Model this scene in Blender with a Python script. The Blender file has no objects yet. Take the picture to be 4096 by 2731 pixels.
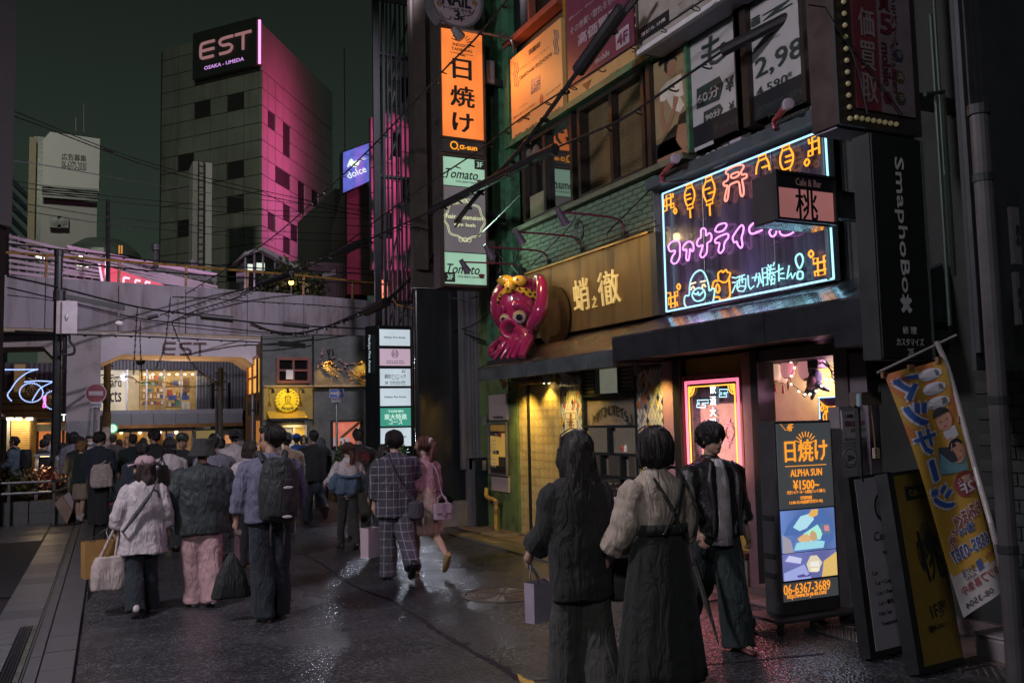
import bpy,math,random
import numpy as np
from mathutils import Vector,Matrix,noise as mnoise
random.seed(7);np.random.seed(7)
S=bpy.context.scene;COL=S.collection
F,CX,CY,EYE=3650.,2048.,1365.5,1.78
def _n(v):v=np.array(v,float);return v/np.linalg.norm(v)
_Y=_n([(278-CX)/F,-(1715-CY)/F,-1]);_U=_n([-1000/F,40000/F,-1])
_U=_n(_U-_Y*np.dot(_U,_Y));_X=np.cross(_Y,_U)
ROT=np.array([_X,_Y,_U]);EYEP=np.array([0,0,EYE])
cam=bpy.data.cameras.new('camera');camo=bpy.data.objects.new('camera',cam);COL.objects.link(camo)
cam.sensor_width=36;cam.lens=36*F/4096;cam.clip_end=900;cam.clip_start=.05
camo.matrix_world=Matrix([list(ROT[0])+[0],list(ROT[1])+[0],list(ROT[2])+[EYE],[0,0,0,1]])
S.camera=camo
W=bpy.data.worlds.new('World');S.world=W;W.use_nodes=True
nt=W.node_tree;bg=nt.nodes['Background']
tc=nt.nodes.new('ShaderNodeTexCoord');sp=nt.nodes.new('ShaderNodeSeparateXYZ');cr=nt.nodes.new('ShaderNodeValToRGB')
nt.links.new(tc.outputs['Generated'],sp.inputs[0]);nt.links.new(sp.outputs['Z'],cr.inputs[0]);nt.links.new(cr.outputs[0],bg.inputs[0])
cr.color_ramp.elements[0].position=.05;cr.color_ramp.elements[0].color=(.027,.041,.031,1)
cr.color_ramp.elements[1].position=.48;cr.color_ramp.elements[1].color=(.0082,.0115,.0092,1)
bg.inputs[1].default_value=1.0
vs=S.view_settings;vs.view_transform='Standard';vs.look='None';vs.exposure=0;vs.gamma=1;vs.use_curve_mapping=False
S.render.engine='CYCLES'
cy=S.cycles;cy.use_denoising=True;cy.max_bounces=6;cy.diffuse_bounces=3;cy.glossy_bounces=3;cy.transmission_bounces=3
cy.sample_clamp_indirect=3;cy.caustics_reflective=False;cy.caustics_refractive=False
def ray(u,v):return ROT@np.array([(u-CX)/F,-(v-CY)/F,-1.])
def gz(u,v,z=0.):d=ray(u,v);return EYEP+d*((z-EYE)/d[2])
def px(u,v,x):d=ray(u,v);return EYEP+d*(x/d[0])
def py(u,v,y):d=ray(u,v);return EYEP+d*(y/d[1])
MATS={}
def M(name,col,rough=.6,metal=0.,var=.15,scale=5.,bump=0.,bscale=60.,emit=None,es=0.,coat=0.,stretch=(1,1,1),spec=.5,dirt=None,wave=0.):
 if name in MATS:return MATS[name]
 m=bpy.data.materials.new(name);m.use_nodes=True;MATS[name]=m
 n=m.node_tree.nodes;l=m.node_tree.links;b=n['Principled BSDF']
 b.inputs['Roughness'].default_value=rough;b.inputs['Metallic'].default_value=metal
 b.inputs['Coat Weight'].default_value=coat;b.inputs['Coat Roughness'].default_value=.08
 b.inputs['Specular IOR Level'].default_value=spec
 t=n.new('ShaderNodeTexCoord');mp=n.new('ShaderNodeMapping');mp.inputs['Scale'].default_value=stretch
 l.new(t.outputs['Object'],mp.inputs[0])
 nz=n.new('ShaderNodeTexNoise');nz.inputs['Scale'].default_value=scale;nz.inputs['Detail'].default_value=6;nz.inputs['Roughness'].default_value=.65
 l.new(mp.outputs[0],nz.inputs['Vector'])
 r=n.new('ShaderNodeValToRGB');l.new(nz.outputs[0],r.inputs[0])
 c=np.array(col[:3]);lo=c*(1-var*1.6);hi=np.clip(c*(1+var),0,1)
 if dirt is not None:lo=np.array(dirt)
 r.color_ramp.elements[0].position=.32;r.color_ramp.elements[0].color=(*lo,1)
 r.color_ramp.elements[1].position=.68;r.color_ramp.elements[1].color=(*hi,1)
 if dirt is not None:
  e=r.color_ramp.elements.new(.48);e.color=(*c,1)
 l.new(r.outputs[0],b.inputs['Base Color'])
 if bump:
  n2=n.new('ShaderNodeTexNoise');n2.inputs['Scale'].default_value=bscale;n2.inputs['Detail'].default_value=4;l.new(mp.outputs[0],n2.inputs['Vector'])
  bp=n.new('ShaderNodeBump');bp.inputs['Strength'].default_value=bump;bp.inputs['Distance'].default_value=.02
  l.new(n2.outputs[0],bp.inputs['Height']);l.new(bp.outputs[0],b.inputs['Normal'])
  mr=n.new('ShaderNodeMapRange');mr.inputs[3].default_value=max(0,rough-.12);mr.inputs[4].default_value=min(1,rough+.12)
  l.new(nz.outputs[0],mr.inputs[0]);l.new(mr.outputs[0],b.inputs['Roughness'])
 if es:
  b.inputs['Emission Strength'].default_value=es
  if wave:
   w=n.new('ShaderNodeTexNoise');w.inputs['Scale'].default_value=1.6;w.inputs['Detail'].default_value=1
   l.new(t.outputs['Object'],w.inputs['Vector'])
   rr=n.new('ShaderNodeValToRGB');l.new(w.outputs[0],rr.inputs[0]);e=np.array(emit)
   rr.color_ramp.elements[0].position=.35;rr.color_ramp.elements[0].color=(*(e*(1-wave)),1)
   rr.color_ramp.elements[1].position=.65;rr.color_ramp.elements[1].color=(*e,1)
   l.new(rr.outputs[0],b.inputs['Emission Color'])
  else:b.inputs['Emission Color'].default_value=(*(emit or col),1)
 return m
def E(name,col,es=1.):return M(name,tuple(c*.4 for c in col),.5,emit=col,es=es,var=.02)
def L(name,col,es,wave=.12):return M(name,tuple(c*.6 for c in col),.35,emit=col,es=es,wave=wave,var=.03)
def glassmat(name,tint=(.02,.025,.025),rough=.05,alpha=.35):
 m=M(name,tint,rough,var=.05);m.node_tree.nodes['Principled BSDF'].inputs['Alpha'].default_value=alpha;return m
def wloc(o):
 p=np.zeros(3)
 while o is not None:p=p+np.array(o.location);o=o.parent
 return p
def tag(o,label=None,cat=None,group=None,kind=None):
 for k,v in(('label',label),('category',cat),('group',group),('kind',kind)):
  if v:o[k]=v
 return o
def thing(name,label,cat,loc=(0,0,0),group=None,kind=None):
 o=bpy.data.objects.new(name,None);COL.objects.link(o);o.location=[float(x)for x in loc]
 o.empty_display_size=.1
 return tag(o,label,cat,group,kind)
def link(name,me,parent=None):
 o=bpy.data.objects.new(name,me);COL.objects.link(o)
 if parent is not None:o.parent=parent
 return o
class B:
 def __init__(s):s.v=[];s.f=[];s.m=[];s.cm=0
 def add(s,vs,fs):
  k=len(s.v);s.v+=[tuple(map(float,p))for p in vs]
  for f in fs:s.f.append(tuple(i+k for i in f));s.m.append(s.cm)
  return s
 def quad(s,*p):return s.add(p,[tuple(range(len(p)))])
 def box(s,lo,hi):
  x0,y0,z0=lo;x1,y1,z1=hi
  return s.add([(x0,y0,z0),(x1,y0,z0),(x1,y1,z0),(x0,y1,z0),(x0,y0,z1),(x1,y0,z1),(x1,y1,z1),(x0,y1,z1)],[(0,3,2,1),(4,5,6,7),(0,1,5,4),(1,2,6,5),(2,3,7,6),(3,0,4,7)])
 def obox(s,c,a,b,d):
  c,a,b,d=(np.array(q,float)for q in(c,a,b,d))
  P=[c+i*a+j*b+k*d for k in(-1,1)for j in(-1,1)for i in(-1,1)]
  return s.add(P,[(0,2,3,1),(4,5,7,6),(0,1,5,4),(1,3,7,5),(3,2,6,7),(2,0,4,6)])
 def prism(s,pts,vec):
  pts=[np.array(p,float)for p in pts];vec=np.array(vec,float);n=len(pts)
  nn=np.zeros(3)
  for i in range(n):nn+=np.cross(pts[i],pts[(i+1)%n])
  if np.dot(nn,vec)>0:pts=pts[::-1]
  fs=[tuple(range(n)),tuple(range(2*n-1,n-1,-1))]+[(i,i+n,(i+1)%n+n,(i+1)%n)[::-1]for i in range(n)]
  return s.add(list(pts)+[p+vec for p in pts],[fs[0],fs[1]]+[f[::-1]for f in fs[2:]][::1])
 def tube(s,pts,r,n=6,closed=False):
  P=[np.array(p,float)for p in pts];k=len(P)
  if np.isscalar(r):r=[r]*k
  T=[]
  for i in range(k):
   a=P[i-1]if(i>0 or closed)else P[i];b=P[(i+1)%k]if(i<k-1 or closed)else P[i]
   d=b-a;T.append(d/(np.linalg.norm(d)+1e-12))
  up=np.array([0,0,1.])if abs(T[0][2])<.9 else np.array([1.,0,0])
  vs=[];fs=[]
  for i in range(k):
   up=up-T[i]*np.dot(up,T[i]);up/=np.linalg.norm(up)+1e-12;sd=np.cross(T[i],up)
   for j in range(n):
    a=2*math.pi*j/n;vs.append(P[i]+(math.cos(a)*sd+math.sin(a)*up)*r[i])
  for i in range(k if closed else k-1):
   for j in range(n):
    a=i*n+j;b=i*n+(j+1)%n;c=((i+1)%k)*n+(j+1)%n;d=((i+1)%k)*n+j;fs.append((a,b,c,d))
  if not closed:fs+=[tuple(range(n))[::-1],tuple(range((k-1)*n,k*n))]
  return s.add(vs,fs)
 def cyl(s,a,b,r,n=12,r2=None):return s.tube([a,b],[r,r if r2 is None else r2],n)
 def loft(s,rings,cap=True):
  n=len(rings[0]);vs=[p for r in rings for p in r];fs=[]
  for i in range(len(rings)-1):
   for j in range(n):fs.append((i*n+j,i*n+(j+1)%n,(i+1)*n+(j+1)%n,(i+1)*n+j))
  if cap:fs+=[tuple(range(n))[::-1],tuple(range((len(rings)-1)*n,len(rings)*n))]
  return s.add(vs,fs)
 def ell(s,c,r,n=12,m=8,R=None):
  c=np.array(c,float);r=np.array([r]*3 if np.isscalar(r)else r,float);vs=[];fs=[]
  for i in range(m+1):
   t=math.pi*i/m
   for j in range(n):
    a=2*math.pi*j/n;p=np.array([math.sin(t)*math.cos(a),math.sin(t)*math.sin(a),-math.cos(t)])*r
    vs.append(c+(p if R is None else R@p))
  for i in range(m):
   for j in range(n):fs.append((i*n+j,i*n+(j+1)%n,(i+1)*n+(j+1)%n,(i+1)*n+j))
  return s.add(vs,fs)
 def lathe(s,c,ax,prof,n=24,cap=True):
  c=np.array(c,float);ax=_n(ax);a=np.cross(ax,[0,0,1]if abs(ax[2])<.9 else[1,0,0]);a=_n(a);b=np.cross(ax,a)
  return s.loft([[c+ax*h+(a*math.cos(2*math.pi*j/n)+b*math.sin(2*math.pi*j/n))*r for j in range(n)]for r,h in prof],cap)
 def mesh(s,name,mat,o=(0,0,0),smooth=False):
  me=bpy.data.meshes.new(name);o=np.array(o,float)
  me.from_pydata([tuple(np.array(p)-o)for p in s.v],[],s.f)
  mats=mat if isinstance(mat,(list,tuple))else[mat]
  for q in mats:me.materials.append(q)
  if len(mats)>1:me.polygons.foreach_set('material_index',s.m)
  if smooth:me.polygons.foreach_set('use_smooth',[True]*len(me.polygons))
  me.validate();me.update();return me
 def out(s,name,mat,parent=None,smooth=False,loc=None):
  base=wloc(parent);o=np.array(loc,float)if loc is not None else base
  ob=link(name,s.mesh(name,mat,o,smooth),parent)
  ob.location=[float(x)for x in(o-base)]
  return ob
def bevel(o,w=.01,seg=2):
 md=o.modifiers.new('bevel','BEVEL');md.width=w;md.segments=seg;md.limit_method='ANGLE';return o
def boxp(name,lo,hi,mat,parent=None,bv=0):
 o=B().box(np.minimum(lo,hi),np.maximum(lo,hi)).out(name,mat,parent)
 if bv:bevel(o,bv)
 return o
def struct(o):o['kind']='structure';return o
TC={}
def tmesh(s,bold,shear,vert):
 k=(s,bold,shear,vert)
 if k not in TC:
  c=bpy.data.curves.new('lettering','FONT');c.body='\n'.join(s)if vert else s
  c.align_x='CENTER';c.shear=shear;c.resolution_u=2;c.space_line=1.02 if vert else 1.1
  o=bpy.data.objects.new('t',c);me=bpy.data.meshes.new_from_object(o);bpy.data.objects.remove(o)
  co=np.empty(len(me.vertices)*3);me.vertices.foreach_get('co',co);co=co.reshape(-1,3)
  fs=[tuple(p.vertices)for p in me.polygons];bpy.data.meshes.remove(me)
  if bold:
   m=len(co);q=bold*.75;co0=co;co=np.concatenate([co0+[dx*q,dy*q,i*.0008]for i,(dx,dy)in enumerate(((-1,-.6),(1,-.6),(-1,.6),(1,.6)))]);fs=[tuple(v+m*i for v in f)for i in range(4)for f in fs]
  lo=co.min(0);hi=co.max(0);TC[k]=(co-(lo+hi)/2*[1,1,0],hi-lo,fs)
 return TC[k]
def txt(s,c,r,u,mat,parent,w=None,h=None,bold=0.,shear=0.,vert=False,name='lettering',lift=.006,deep=0.):
 co,sz,fs=tmesh(s,max(bold,.014)if bold>=0 else 0,shear,vert);r=_n(r);u=np.array(u,float);u=_n(u-r*np.dot(u,r));n=np.cross(r,u)
 sx=(w/sz[0])if w else h/sz[1];sy=(h/sz[1])if h else sx
 P=np.array(c,float)+np.outer(co[:,0]*sx,r)+np.outer(co[:,1]*sy,u)+n*(lift+deep)+np.outer(co[:,2],n)
 b=B();b.add(P,fs)
 if deep:
  from collections import Counter
  cn=Counter();k=len(P)
  for f in fs:
   for i in range(len(f)):cn[(f[i],f[(i+1)%len(f)])]+=1
  b.v+=[tuple(p-n*deep)for p in P]
  for(i,j)in list(cn):
   if(j,i)not in cn:b.f.append((j,i,i+k,j+k));b.m.append(0)
 return b.out(name,mat,parent)
XW=((0,-1,0),(0,0,1));YW=((1,0,0),(0,0,1))
def tX(s,u0,v0,u1,v1,x,mat,parent,**k):
 a=px(u0,v0,x);b=px(u1,v1,x);vert=k.get('vert')
 return txt(s,(a+b)/2,*XW,mat,parent,w=abs(a[1]-b[1]),h=abs(b[2]-a[2]),**k)
def tY(s,u0,v0,u1,v1,y,mat,parent,**k):
 a=py(u0,v0,y);b=py(u1,v1,y)
 return txt(s,(a+b)/2,*YW,mat,parent,w=abs(a[0]-b[0]),h=abs(b[2]-a[2]),**k)
def rX(u0,v0,u1,v1,x):
 a=px(u0,v0,x);b=px(u1,v1,x);return min(a[1],b[1]),max(a[1],b[1]),min(a[2],b[2]),max(a[2],b[2])
def rY(u0,v0,u1,v1,y):
 a=py(u0,v0,y);b=py(u1,v1,y);return min(a[0],b[0]),max(a[0],b[0]),min(a[2],b[2]),max(a[2],b[2])
def bX(name,r,x0,x1,mat,parent=None,bv=0,g=0.):return boxp(name,(x0,r[0]+g,r[2]+g),(x1,r[1]-g,r[3]-g),mat,parent,bv)
def bY(name,r,y0,y1,mat,parent=None,bv=0,g=0.):return boxp(name,(r[0]+g,y0,r[2]+g),(r[1]-g,y1,r[3]-g),mat,parent,bv)
def frX(name,r,x0,x1,t,mat,parent):
 b=B();y0,y1,z0,z1=r
 b.box((x0,y0-t,z0-t),(x1,y0,z1+t)).box((x0,y1,z0-t),(x1,y1+t,z1+t)).box((x0,y0,z0-t),(x1,y1,z0)).box((x0,y0,z1),(x1,y1,z1+t))
 return b.out(name,mat,parent)
def frY(name,r,y0,y1,t,mat,parent):
 b=B();x0,x1,z0,z1=r
 b.box((x0-t,y0,z0-t),(x0,y1,z1+t)).box((x1,y0,z0-t),(x1+t,y1,z1+t)).box((x0,y0,z0-t),(x1,y1,z0)).box((x0,y0,z1),(x1,y1,z1+t))
 return b.out(name,mat,parent)
def copy(o,name,loc,parent=None):
 c=o.copy();c.name=name;COL.objects.link(c);c.parent=parent;c.location=[float(x)for x in loc];return c
def lamp(name,kind,loc,col,power,parent=None,aim=None,size=.1,spot=90,blend=.5):
 d=bpy.data.lights.new(name,kind);d.energy=power;d.color=col
 if kind=='AREA':d.size=size
 else:d.shadow_soft_size=size
 if kind=='SPOT':d.spot_size=math.radians(spot);d.spot_blend=blend
 o=bpy.data.objects.new(name,d);COL.objects.link(o);base=wloc(parent)
 if parent is not None:o.parent=parent
 o.location=[float(x)for x in(np.array(loc)-base)]
 if aim is not None:o.rotation_euler=Vector(np.array(aim,float)-np.array(loc,float)).to_track_quat('-Z','Y').to_euler()
 return o
def smooth_path(pts,n=6,closed=False):
 P=[np.array(p,float)for p in pts];k=len(P);out=[]
 for i in range(k if closed else k-1):
  a,b,c,d=(P[(i-1)%k]if closed or i else P[0]),P[i],P[(i+1)%k],(P[(i+2)%k]if closed or i<k-2 else P[-1])
  for j in range(n):
   t=j/n;out.append(.5*((2*b)+(-a+c)*t+(2*a-5*b+4*c-d)*t*t+(-a+3*b-3*c+d)*t**3))
 if not closed:out.append(P[-1])
 return out
black=M('black_paint',(.015,.016,.017),.4,bump=.05);dark=M('dark_metal',(.04,.042,.045),.42,.3,bump=.08)
steel=M('brushed_steel',(.32,.32,.34),.35,.9,var=.1,stretch=(1,1,12),bump=.05);white=M('white_paint',(.62,.6,.6),.45,var=.08)
alu=M('grey_aluminium',(.3,.3,.31),.4,.7,bump=.05);rubber=M('black_rubber',(.012,.012,.013),.55)
ink=M('black_ink',(.012,.013,.016),.5);inkw=M('white_ink',(.6,.6,.6),.5,var=.04)
# ================================================================ ground
def asphalt():
 m=M('wet_asphalt',(.15,.152,.165),.42,var=.3,scale=1.4)
 n=m.node_tree.nodes;l=m.node_tree.links;b=n['Principled BSDF'];t=[x for x in n if x.type=='TEX_COORD'][0]
 v=n.new('ShaderNodeTexVoronoi');v.inputs['Scale'].default_value=48;l.new(t.outputs['Object'],v.inputs['Vector'])
 v2=n.new('ShaderNodeTexNoise');v2.inputs['Scale'].default_value=28;v2.inputs['Detail'].default_value=5;l.new(t.outputs['Object'],v2.inputs['Vector'])
 a=n.new('ShaderNodeMath');a.operation='MULTIPLY_ADD';a.inputs[1].default_value=.7;l.new(v2.outputs[0],a.inputs[0]);l.new(v.outputs['Distance'],a.inputs[2])
 bp=n.new('ShaderNodeBump');bp.inputs['Strength'].default_value=.5;bp.inputs['Distance'].default_value=.012;l.new(a.outputs[0],bp.inputs['Height']);l.new(bp.outputs[0],b.inputs['Normal'])
 nz=n.new('ShaderNodeTexNoise');nz.inputs['Scale'].default_value=.55;nz.inputs['Detail'].default_value=5;l.new(t.outputs['Object'],nz.inputs['Vector'])
 mr=n.new('ShaderNodeMapRange');mr.inputs[1].default_value=.35;mr.inputs[2].default_value=.65;mr.inputs[3].default_value=.13;mr.inputs[4].default_value=.36
 l.new(nz.outputs[0],mr.inputs[0]);l.new(mr.outputs[0],b.inputs['Roughness'])
 cl=n.new('ShaderNodeTexVoronoi');cl.inputs['Scale'].default_value=48;l.new(t.outputs['Object'],cl.inputs['Vector'])
 rp=n.new('ShaderNodeValToRGB');sx_=n.new('ShaderNodeSeparateColor');l.new(cl.outputs['Color'],sx_.inputs[0]);l.new(sx_.outputs[0],rp.inputs[0]);rp.color_ramp.elements[0].color=(.2,.2,.2,1);rp.color_ramp.elements[1].color=(.75,.75,.75,1);e=rp.color_ramp.elements.new(.7);e.color=(.36,.36,.37,1);e=rp.color_ramp.elements.new(.35);e.color=(.25,.25,.25,1)
 base=b.inputs['Base Color'].links[0].from_socket;mx=n.new('ShaderNodeMix');mx.data_type='RGBA';mx.blend_type='MULTIPLY';mx.inputs[0].default_value=1
 l.new(base,mx.inputs[6]);l.new(rp.outputs[0],mx.inputs[7]);l.new(mx.outputs[2],b.inputs['Base Color'])
 b.inputs['Specular IOR Level'].default_value=.7
 return m
asp=asphalt()
struct(B().quad((-70,-15,0),(90,-15,0),(90,260,0),(-70,260,0)).out('road',asp))
crack=smooth_path([gz(*p,.003)for p in[(1185,2203),(1230,2222),(1300,2262),(1345,2295),(1395,2330),(1440,2352),(1500,2376),(1560,2395),(1610,2428),(1665,2462),(1725,2505),(1790,2545),(1850,2580),(1920,2618),(1990,2655),(2060,2700),(2160,2760)]],5)
b=B()
for i in range(len(crack)-1):
 w0=(.012+.02*(i/len(crack)))*(.6+.8*random.random());d=crack[i+1]-crack[i];s=_n([-d[1],d[0],0]);j=s*random.uniform(-.012,.012)
 if i==0:last=(crack[0]-s*.006,crack[0]+s*.006)
 cur=(crack[i+1]-s*w0+j,crack[i+1]+s*w0+j);b.quad(last[0],last[1],cur[1],cur[0]);last=cur
struct(b.out('road_crack',M('crack_tar',(.008,.008,.009),.8)))
b=B();P=[gz(*p,.003)for p in[(2120,2722),(2360,2700),(2620,2676),(2940,2645),(3300,2612)]]
for i in range(len(P)-1):
 s=np.array([0,.012,0]);b.quad(P[i]-s,P[i+1]-s,P[i+1]+s,P[i]+s)
struct(b.out('road_seam',MATS['crack_tar']))
b=B();P=[gz(*p,.0035)for p in[(2068,2690),(2100,2712),(2135,2722),(2150,2745),(2110,2760),(2075,2715)]];b.quad(*P)
struct(b.out('road_paint_mark',M('worn_yellow_paint',(.55,.33,.05),.6,var=.5,scale=18,dirt=(.08,.07,.05))))
mc=gz(2008,2378);mh=thing('manhole_cover','round ribbed iron manhole cover set in the wet asphalt','manhole cover',mc)
iron=M('wet_iron',(.26,.22,.18),.32,.7,bump=.2,bscale=90)
B().lathe(mc,(0,0,1),[(0,.004),(.36,.004),(.365,0)],40).out('plate',iron,mh)
B().lathe(mc,(0,0,1),[(.375,.004),(.415,.004),(.415,.012),(.375,.012)],40,False).out('frame',iron,mh)
for k in range(9):
 r=.05+k*.036
 B().lathe(mc,(0,0,1),[(r-.009,.003),(r-.007,.011),(r+.007,.011),(r+.009,.003)],36).out('ridge',iron,mh)
for k in range(4):
 a=k*math.pi/4+.2;B().obox(mc+[0,0,.008],[math.cos(a)*.36,math.sin(a)*.36,0],[-math.sin(a)*.012,math.cos(a)*.012,0],[0,0,.005]).out('spoke',iron,mh)
b=B();a0,a1=gz(436,2018,.004),gz(474,2012,.004);b.quad(a0,a1,a1+[0,.45,0],a0+[0,.45,0]);struct(b.out('road_marking',M('faded_red_paint',(.4,.07,.08),.5,var=.3)))
def LP(t,y,z=0.):return(.05+.035*(y-7.3)-t,y,z)
stone=M('wet_granite',(.1,.1,.105),.38,var=.25,scale=30,bump=.15,bscale=120);stone2=M('wet_paver',(.13,.128,.135),.34,var=.25,scale=20,bump=.2,bscale=70)
stone3=M('mossy_paver',(.1,.105,.085),.45,var=.3,scale=14,bump=.2)
groove=M('drain_iron',(.03,.03,.034),.3,.7)
pv=thing('pavement',None,None,(0,0,0),kind='structure')
B().add([LP(-.01,2),LP(-.01,19.3),LP(6,19.3),LP(6,2)],[(0,1,2,3)][:1]).out('bed',M('pavement_bed',(.02,.02,.021),.6),pv).location.z=.004
def paver(name,t0,t1,y0,y1,h,mat,g=.004):
 b=B();lo=[LP(t0+g,y0+g),LP(t1-g,y0+g),LP(t1-g,y1-g),LP(t0+g,y1-g)]
 h+=random.uniform(-.002,.002);b.prism([np.array(p)+[0,0,.005]for p in lo],(0,0,h));return b.out(name,mat,pv)
y=5.2
while y<19.2:
 dy=.6 if y<11 else 1.2
 paver('kerb_stone',0,.23,y,y+dy,.035,stone);paver('gutter_stone',.24,.33,y,y+dy,.012,stone)
 y+=dy
B().add([LP(.335,5),LP(.335,19),LP(.348,19),LP(.348,5)],[(0,1,2,3)]).out('drain_slot',steel,pv).location.z=.012
for c0,w in((.40,.085),(.66,.085)):
 if True:
  for k in range(4):
   b=B();t0=c0+k*w/4;b.prism([np.array(LP(t0,5.2))+[0,0,.004],np.array(LP(t0+w/4-.006,5.2))+[0,0,.004],np.array(LP(t0+w/4-.006,9.5))+[0,0,.004],np.array(LP(t0,9.5))+[0,0,.004]],(0,0,.016));b.out('drain_rib',groove,pv)
y=5.4
while y<9.45:
 for t0,t1,mt in((.49,.655,stone2),(.75,1.05,stone2),(1.055,1.4,stone2)):paver('paver',t0,t1,y,min(y+.26,9.5),.014,mt)
 paver('paver',.35,.395,y,y+.26,.012,stone3);y+=.26
y=9.5
while y<18.4:
 paver('paver',.35,.72,y,y+.42,.014,stone2 if random.random()<.6 else stone);y+=.42
patch=[gz(*p,.016)for p in[(-60,2140),(222,2148),(190,2203),(68,2388),(-160,2388)]]
struct(B().quad(*patch).out('asphalt_patch',M('patch_asphalt',(.022,.022,.024),.6,var=.3,scale=40,bump=.5,bscale=140)))
b=B()
for y in np.arange(16.6,19.2,.62):
 for t in np.arange(.75,5,.9):paver('paver',t,t+.9,y,y+.62,.012,stone2,.006)
pud=[gz(*p,.004)for p in[(372,2270),(430,2255),(560,2258),(600,2290),(560,2300),(470,2315),(395,2338),(350,2400),(352,2330)]]
struct(B().quad(*pud).out('puddle',M('puddle_water',(.012,.012,.014),.03,var=.02)))
RX0,RX1=5.47,6.36
pr=thing('sidewalk',None,None,(0,0,0),kind='structure')
boxp('bed',(RX0+.3,-2,-.05),(RX1+.6,14.4,.012),M('bed_mortar',(.05,.045,.045),.6),pr)
boxp('kerb_edge',(RX0-.1,7.3,0),(RX0,13.5,.02),stone,pr)
tile_r=M('brown_paver',(.16,.115,.09),.36,var=.35,scale=9,bump=.2,bscale=60);tile_p=M('worn_paver',(.2,.16,.16),.36,var=.3,scale=9,bump=.15)
for k,y in enumerate(np.arange(3.4,14.2,.3)):
 for i in range(3):
  x=RX0+.32+i*.31
  o=boxp('paver',(x+.004,y+.004,.0),(x+.304,y+.296,.02+random.uniform(-.002,.002)),tile_r if random.random()<.7 else tile_p,pr)
chq=M('chequer_plate',(.22,.2,.19),.33,.85,var=.2,scale=3,bump=.1)
for k,(y0,y1)in enumerate([(1.2,3.1),(3.1,4.4),(4.4,5.9),(7.2,9.4),(9.4,11.4),(11.4,13.45)]):
 p=boxp('chequer_plate',(RX0,y0+.008,0),(RX0+.31,y1-.008,.02),chq,pr)
 b=B()
 if y1<6:
  for i,yy in enumerate(np.arange(y0+.04,y1-.03,.036)):
   for j,xx in enumerate(np.arange(RX0+.02,RX0+.3,.036)):
    a=.011;w=.004
    dx,dy=((a,w)if(i+j)%2 else(w,a));b.add([(xx-dx,yy-dy,.02),(xx+dx,yy-dy,.02),(xx+dx,yy+dy,.02),(xx-dx,yy+dy,.02),(xx,yy,.0265)],[(0,1,4),(1,2,4),(2,3,4),(3,0,4)])
 else:
  for i,yy in enumerate(np.arange(y0+.04,y1-.03,.06)):
   for j,xx in enumerate(np.arange(RX0+.02,RX0+.3,.06)):
    a=.017;w=.006
    dx,dy=((a,w)if(i+j)%2 else(w,a));b.add([(xx-dx,yy-dy,.02),(xx+dx,yy-dy,.02),(xx+dx,yy+dy,.02),(xx-dx,yy+dy,.02),(xx,yy,.026)],[(0,1,4),(1,2,4),(2,3,4),(3,0,4)])
 o=b.out('tread_pattern',chq,p);o['kind']='stuff'
# ================================================================ far buildings
DE=110.
def azim(u):d=ray(u,1500);return np.array([d[0]/d[1],1.])
Pc=py(1048,282,DE)[:2]
def vdir(u):d=ray(u,1715-.0258*(u-278));return _n(d[:2])
def hitplan(P,dv,u,v):a=ray(u,v)[:2];t=np.linalg.solve(np.array([a,-dv]).T,P);return P+dv*t[1]
dl=-vdir(-5600);dl=-dl if dl[0]>0 else dl
dr=vdir(2650)
Pl=hitplan(Pc,dl,646,250);Prr=hitplan(Pc,dr,1330,520)
def zat(P,v,u):d=ray(u,v);return EYE+d[2]*(P[1]/d[1])
ztop=zat(Pc,95,1048);zrow=[zat(Pc,282+69*i,1048)for i in range(13)]
est=thing('office_tower','tall panelled tower with one side lit pink and a big sign on its corner','tower',(*Pc,0))
pan=M('tower_panel',(.3,.3,.27),.5,var=.12,scale=.15,bump=.04,bscale=2);panp=M('tower_panel_side',(.38,.36,.37),.5,var=.1,scale=.12)
dwin=M('dark_window_glass',(.008,.008,.008),.12,var=.1);core=M('tower_core',(.03,.03,.03),.8)
h3=lambda p,z:np.array([p[0],p[1],z]);bk=np.array([dl[0]+dr[0],dl[1]+dr[1]])
nl=_n(np.array([-dl[1],dl[0]]));nl=-nl if nl[1]>0 else nl;nr=_n(np.array([-dr[1],dr[0]]));nr=nr if nr[0]>0 else-nr
ci=-(nl+nr)*.25
B().prism([h3(Pc+ci,0),h3(Pl+ci,0),h3(Pl+ci+dr*30,0),h3(Prr+ci,0)],(0,0,ztop-.3)).out('core',core,est)
Ll=np.linalg.norm(Pl-Pc);Lr=np.linalg.norm(Prr-Pc)
ul=[hitplan(Pc,dl,u,450)for u in(1048,975.6,908,841.5,776,712,646)][::-1]
dark_l={(3,1),(1,4),(3,5),(3,7),(1,8),(3,11),(2,1),(4,1)}-{(3,1)}
dark_l={(2,1),(4,1),(1,4),(4,5),(4,7),(1,8),(4,11)}
for c in range(6):
 a,e=ul[c],ul[c+1];d=_n(e-a)
 for r in range(-3,13):
  z1=zrow[r]if r>=0 else zrow[0]-r*(ztop-zrow[0])/2.7;z0=zrow[r+1]if 0<=r<12 else(zrow[12]-8 if r==12 else zrow[0]-(r+1)*(ztop-zrow[0])/2.7)
  if z1>ztop+.01:z1=ztop
  if z0>=ztop-.05 or(r<0 and c>=2):continue
  dk=(c,r)in dark_l;off=-nl*(.3 if dk else 0.);g=.05
  b=B().prism([h3(a+d*g+off,z0+g),h3(e-d*g+off,z0+g),h3(e-d*g+off,z1-g),h3(a+d*g+off,z1-g)],h3(-nl*.25,0));b.out('window' if dk else 'panel',dwin if dk else pan,est)
ur=[0,.07,.16,.26,.36,.46,.56,.66,.76,.86,1.0]
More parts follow.
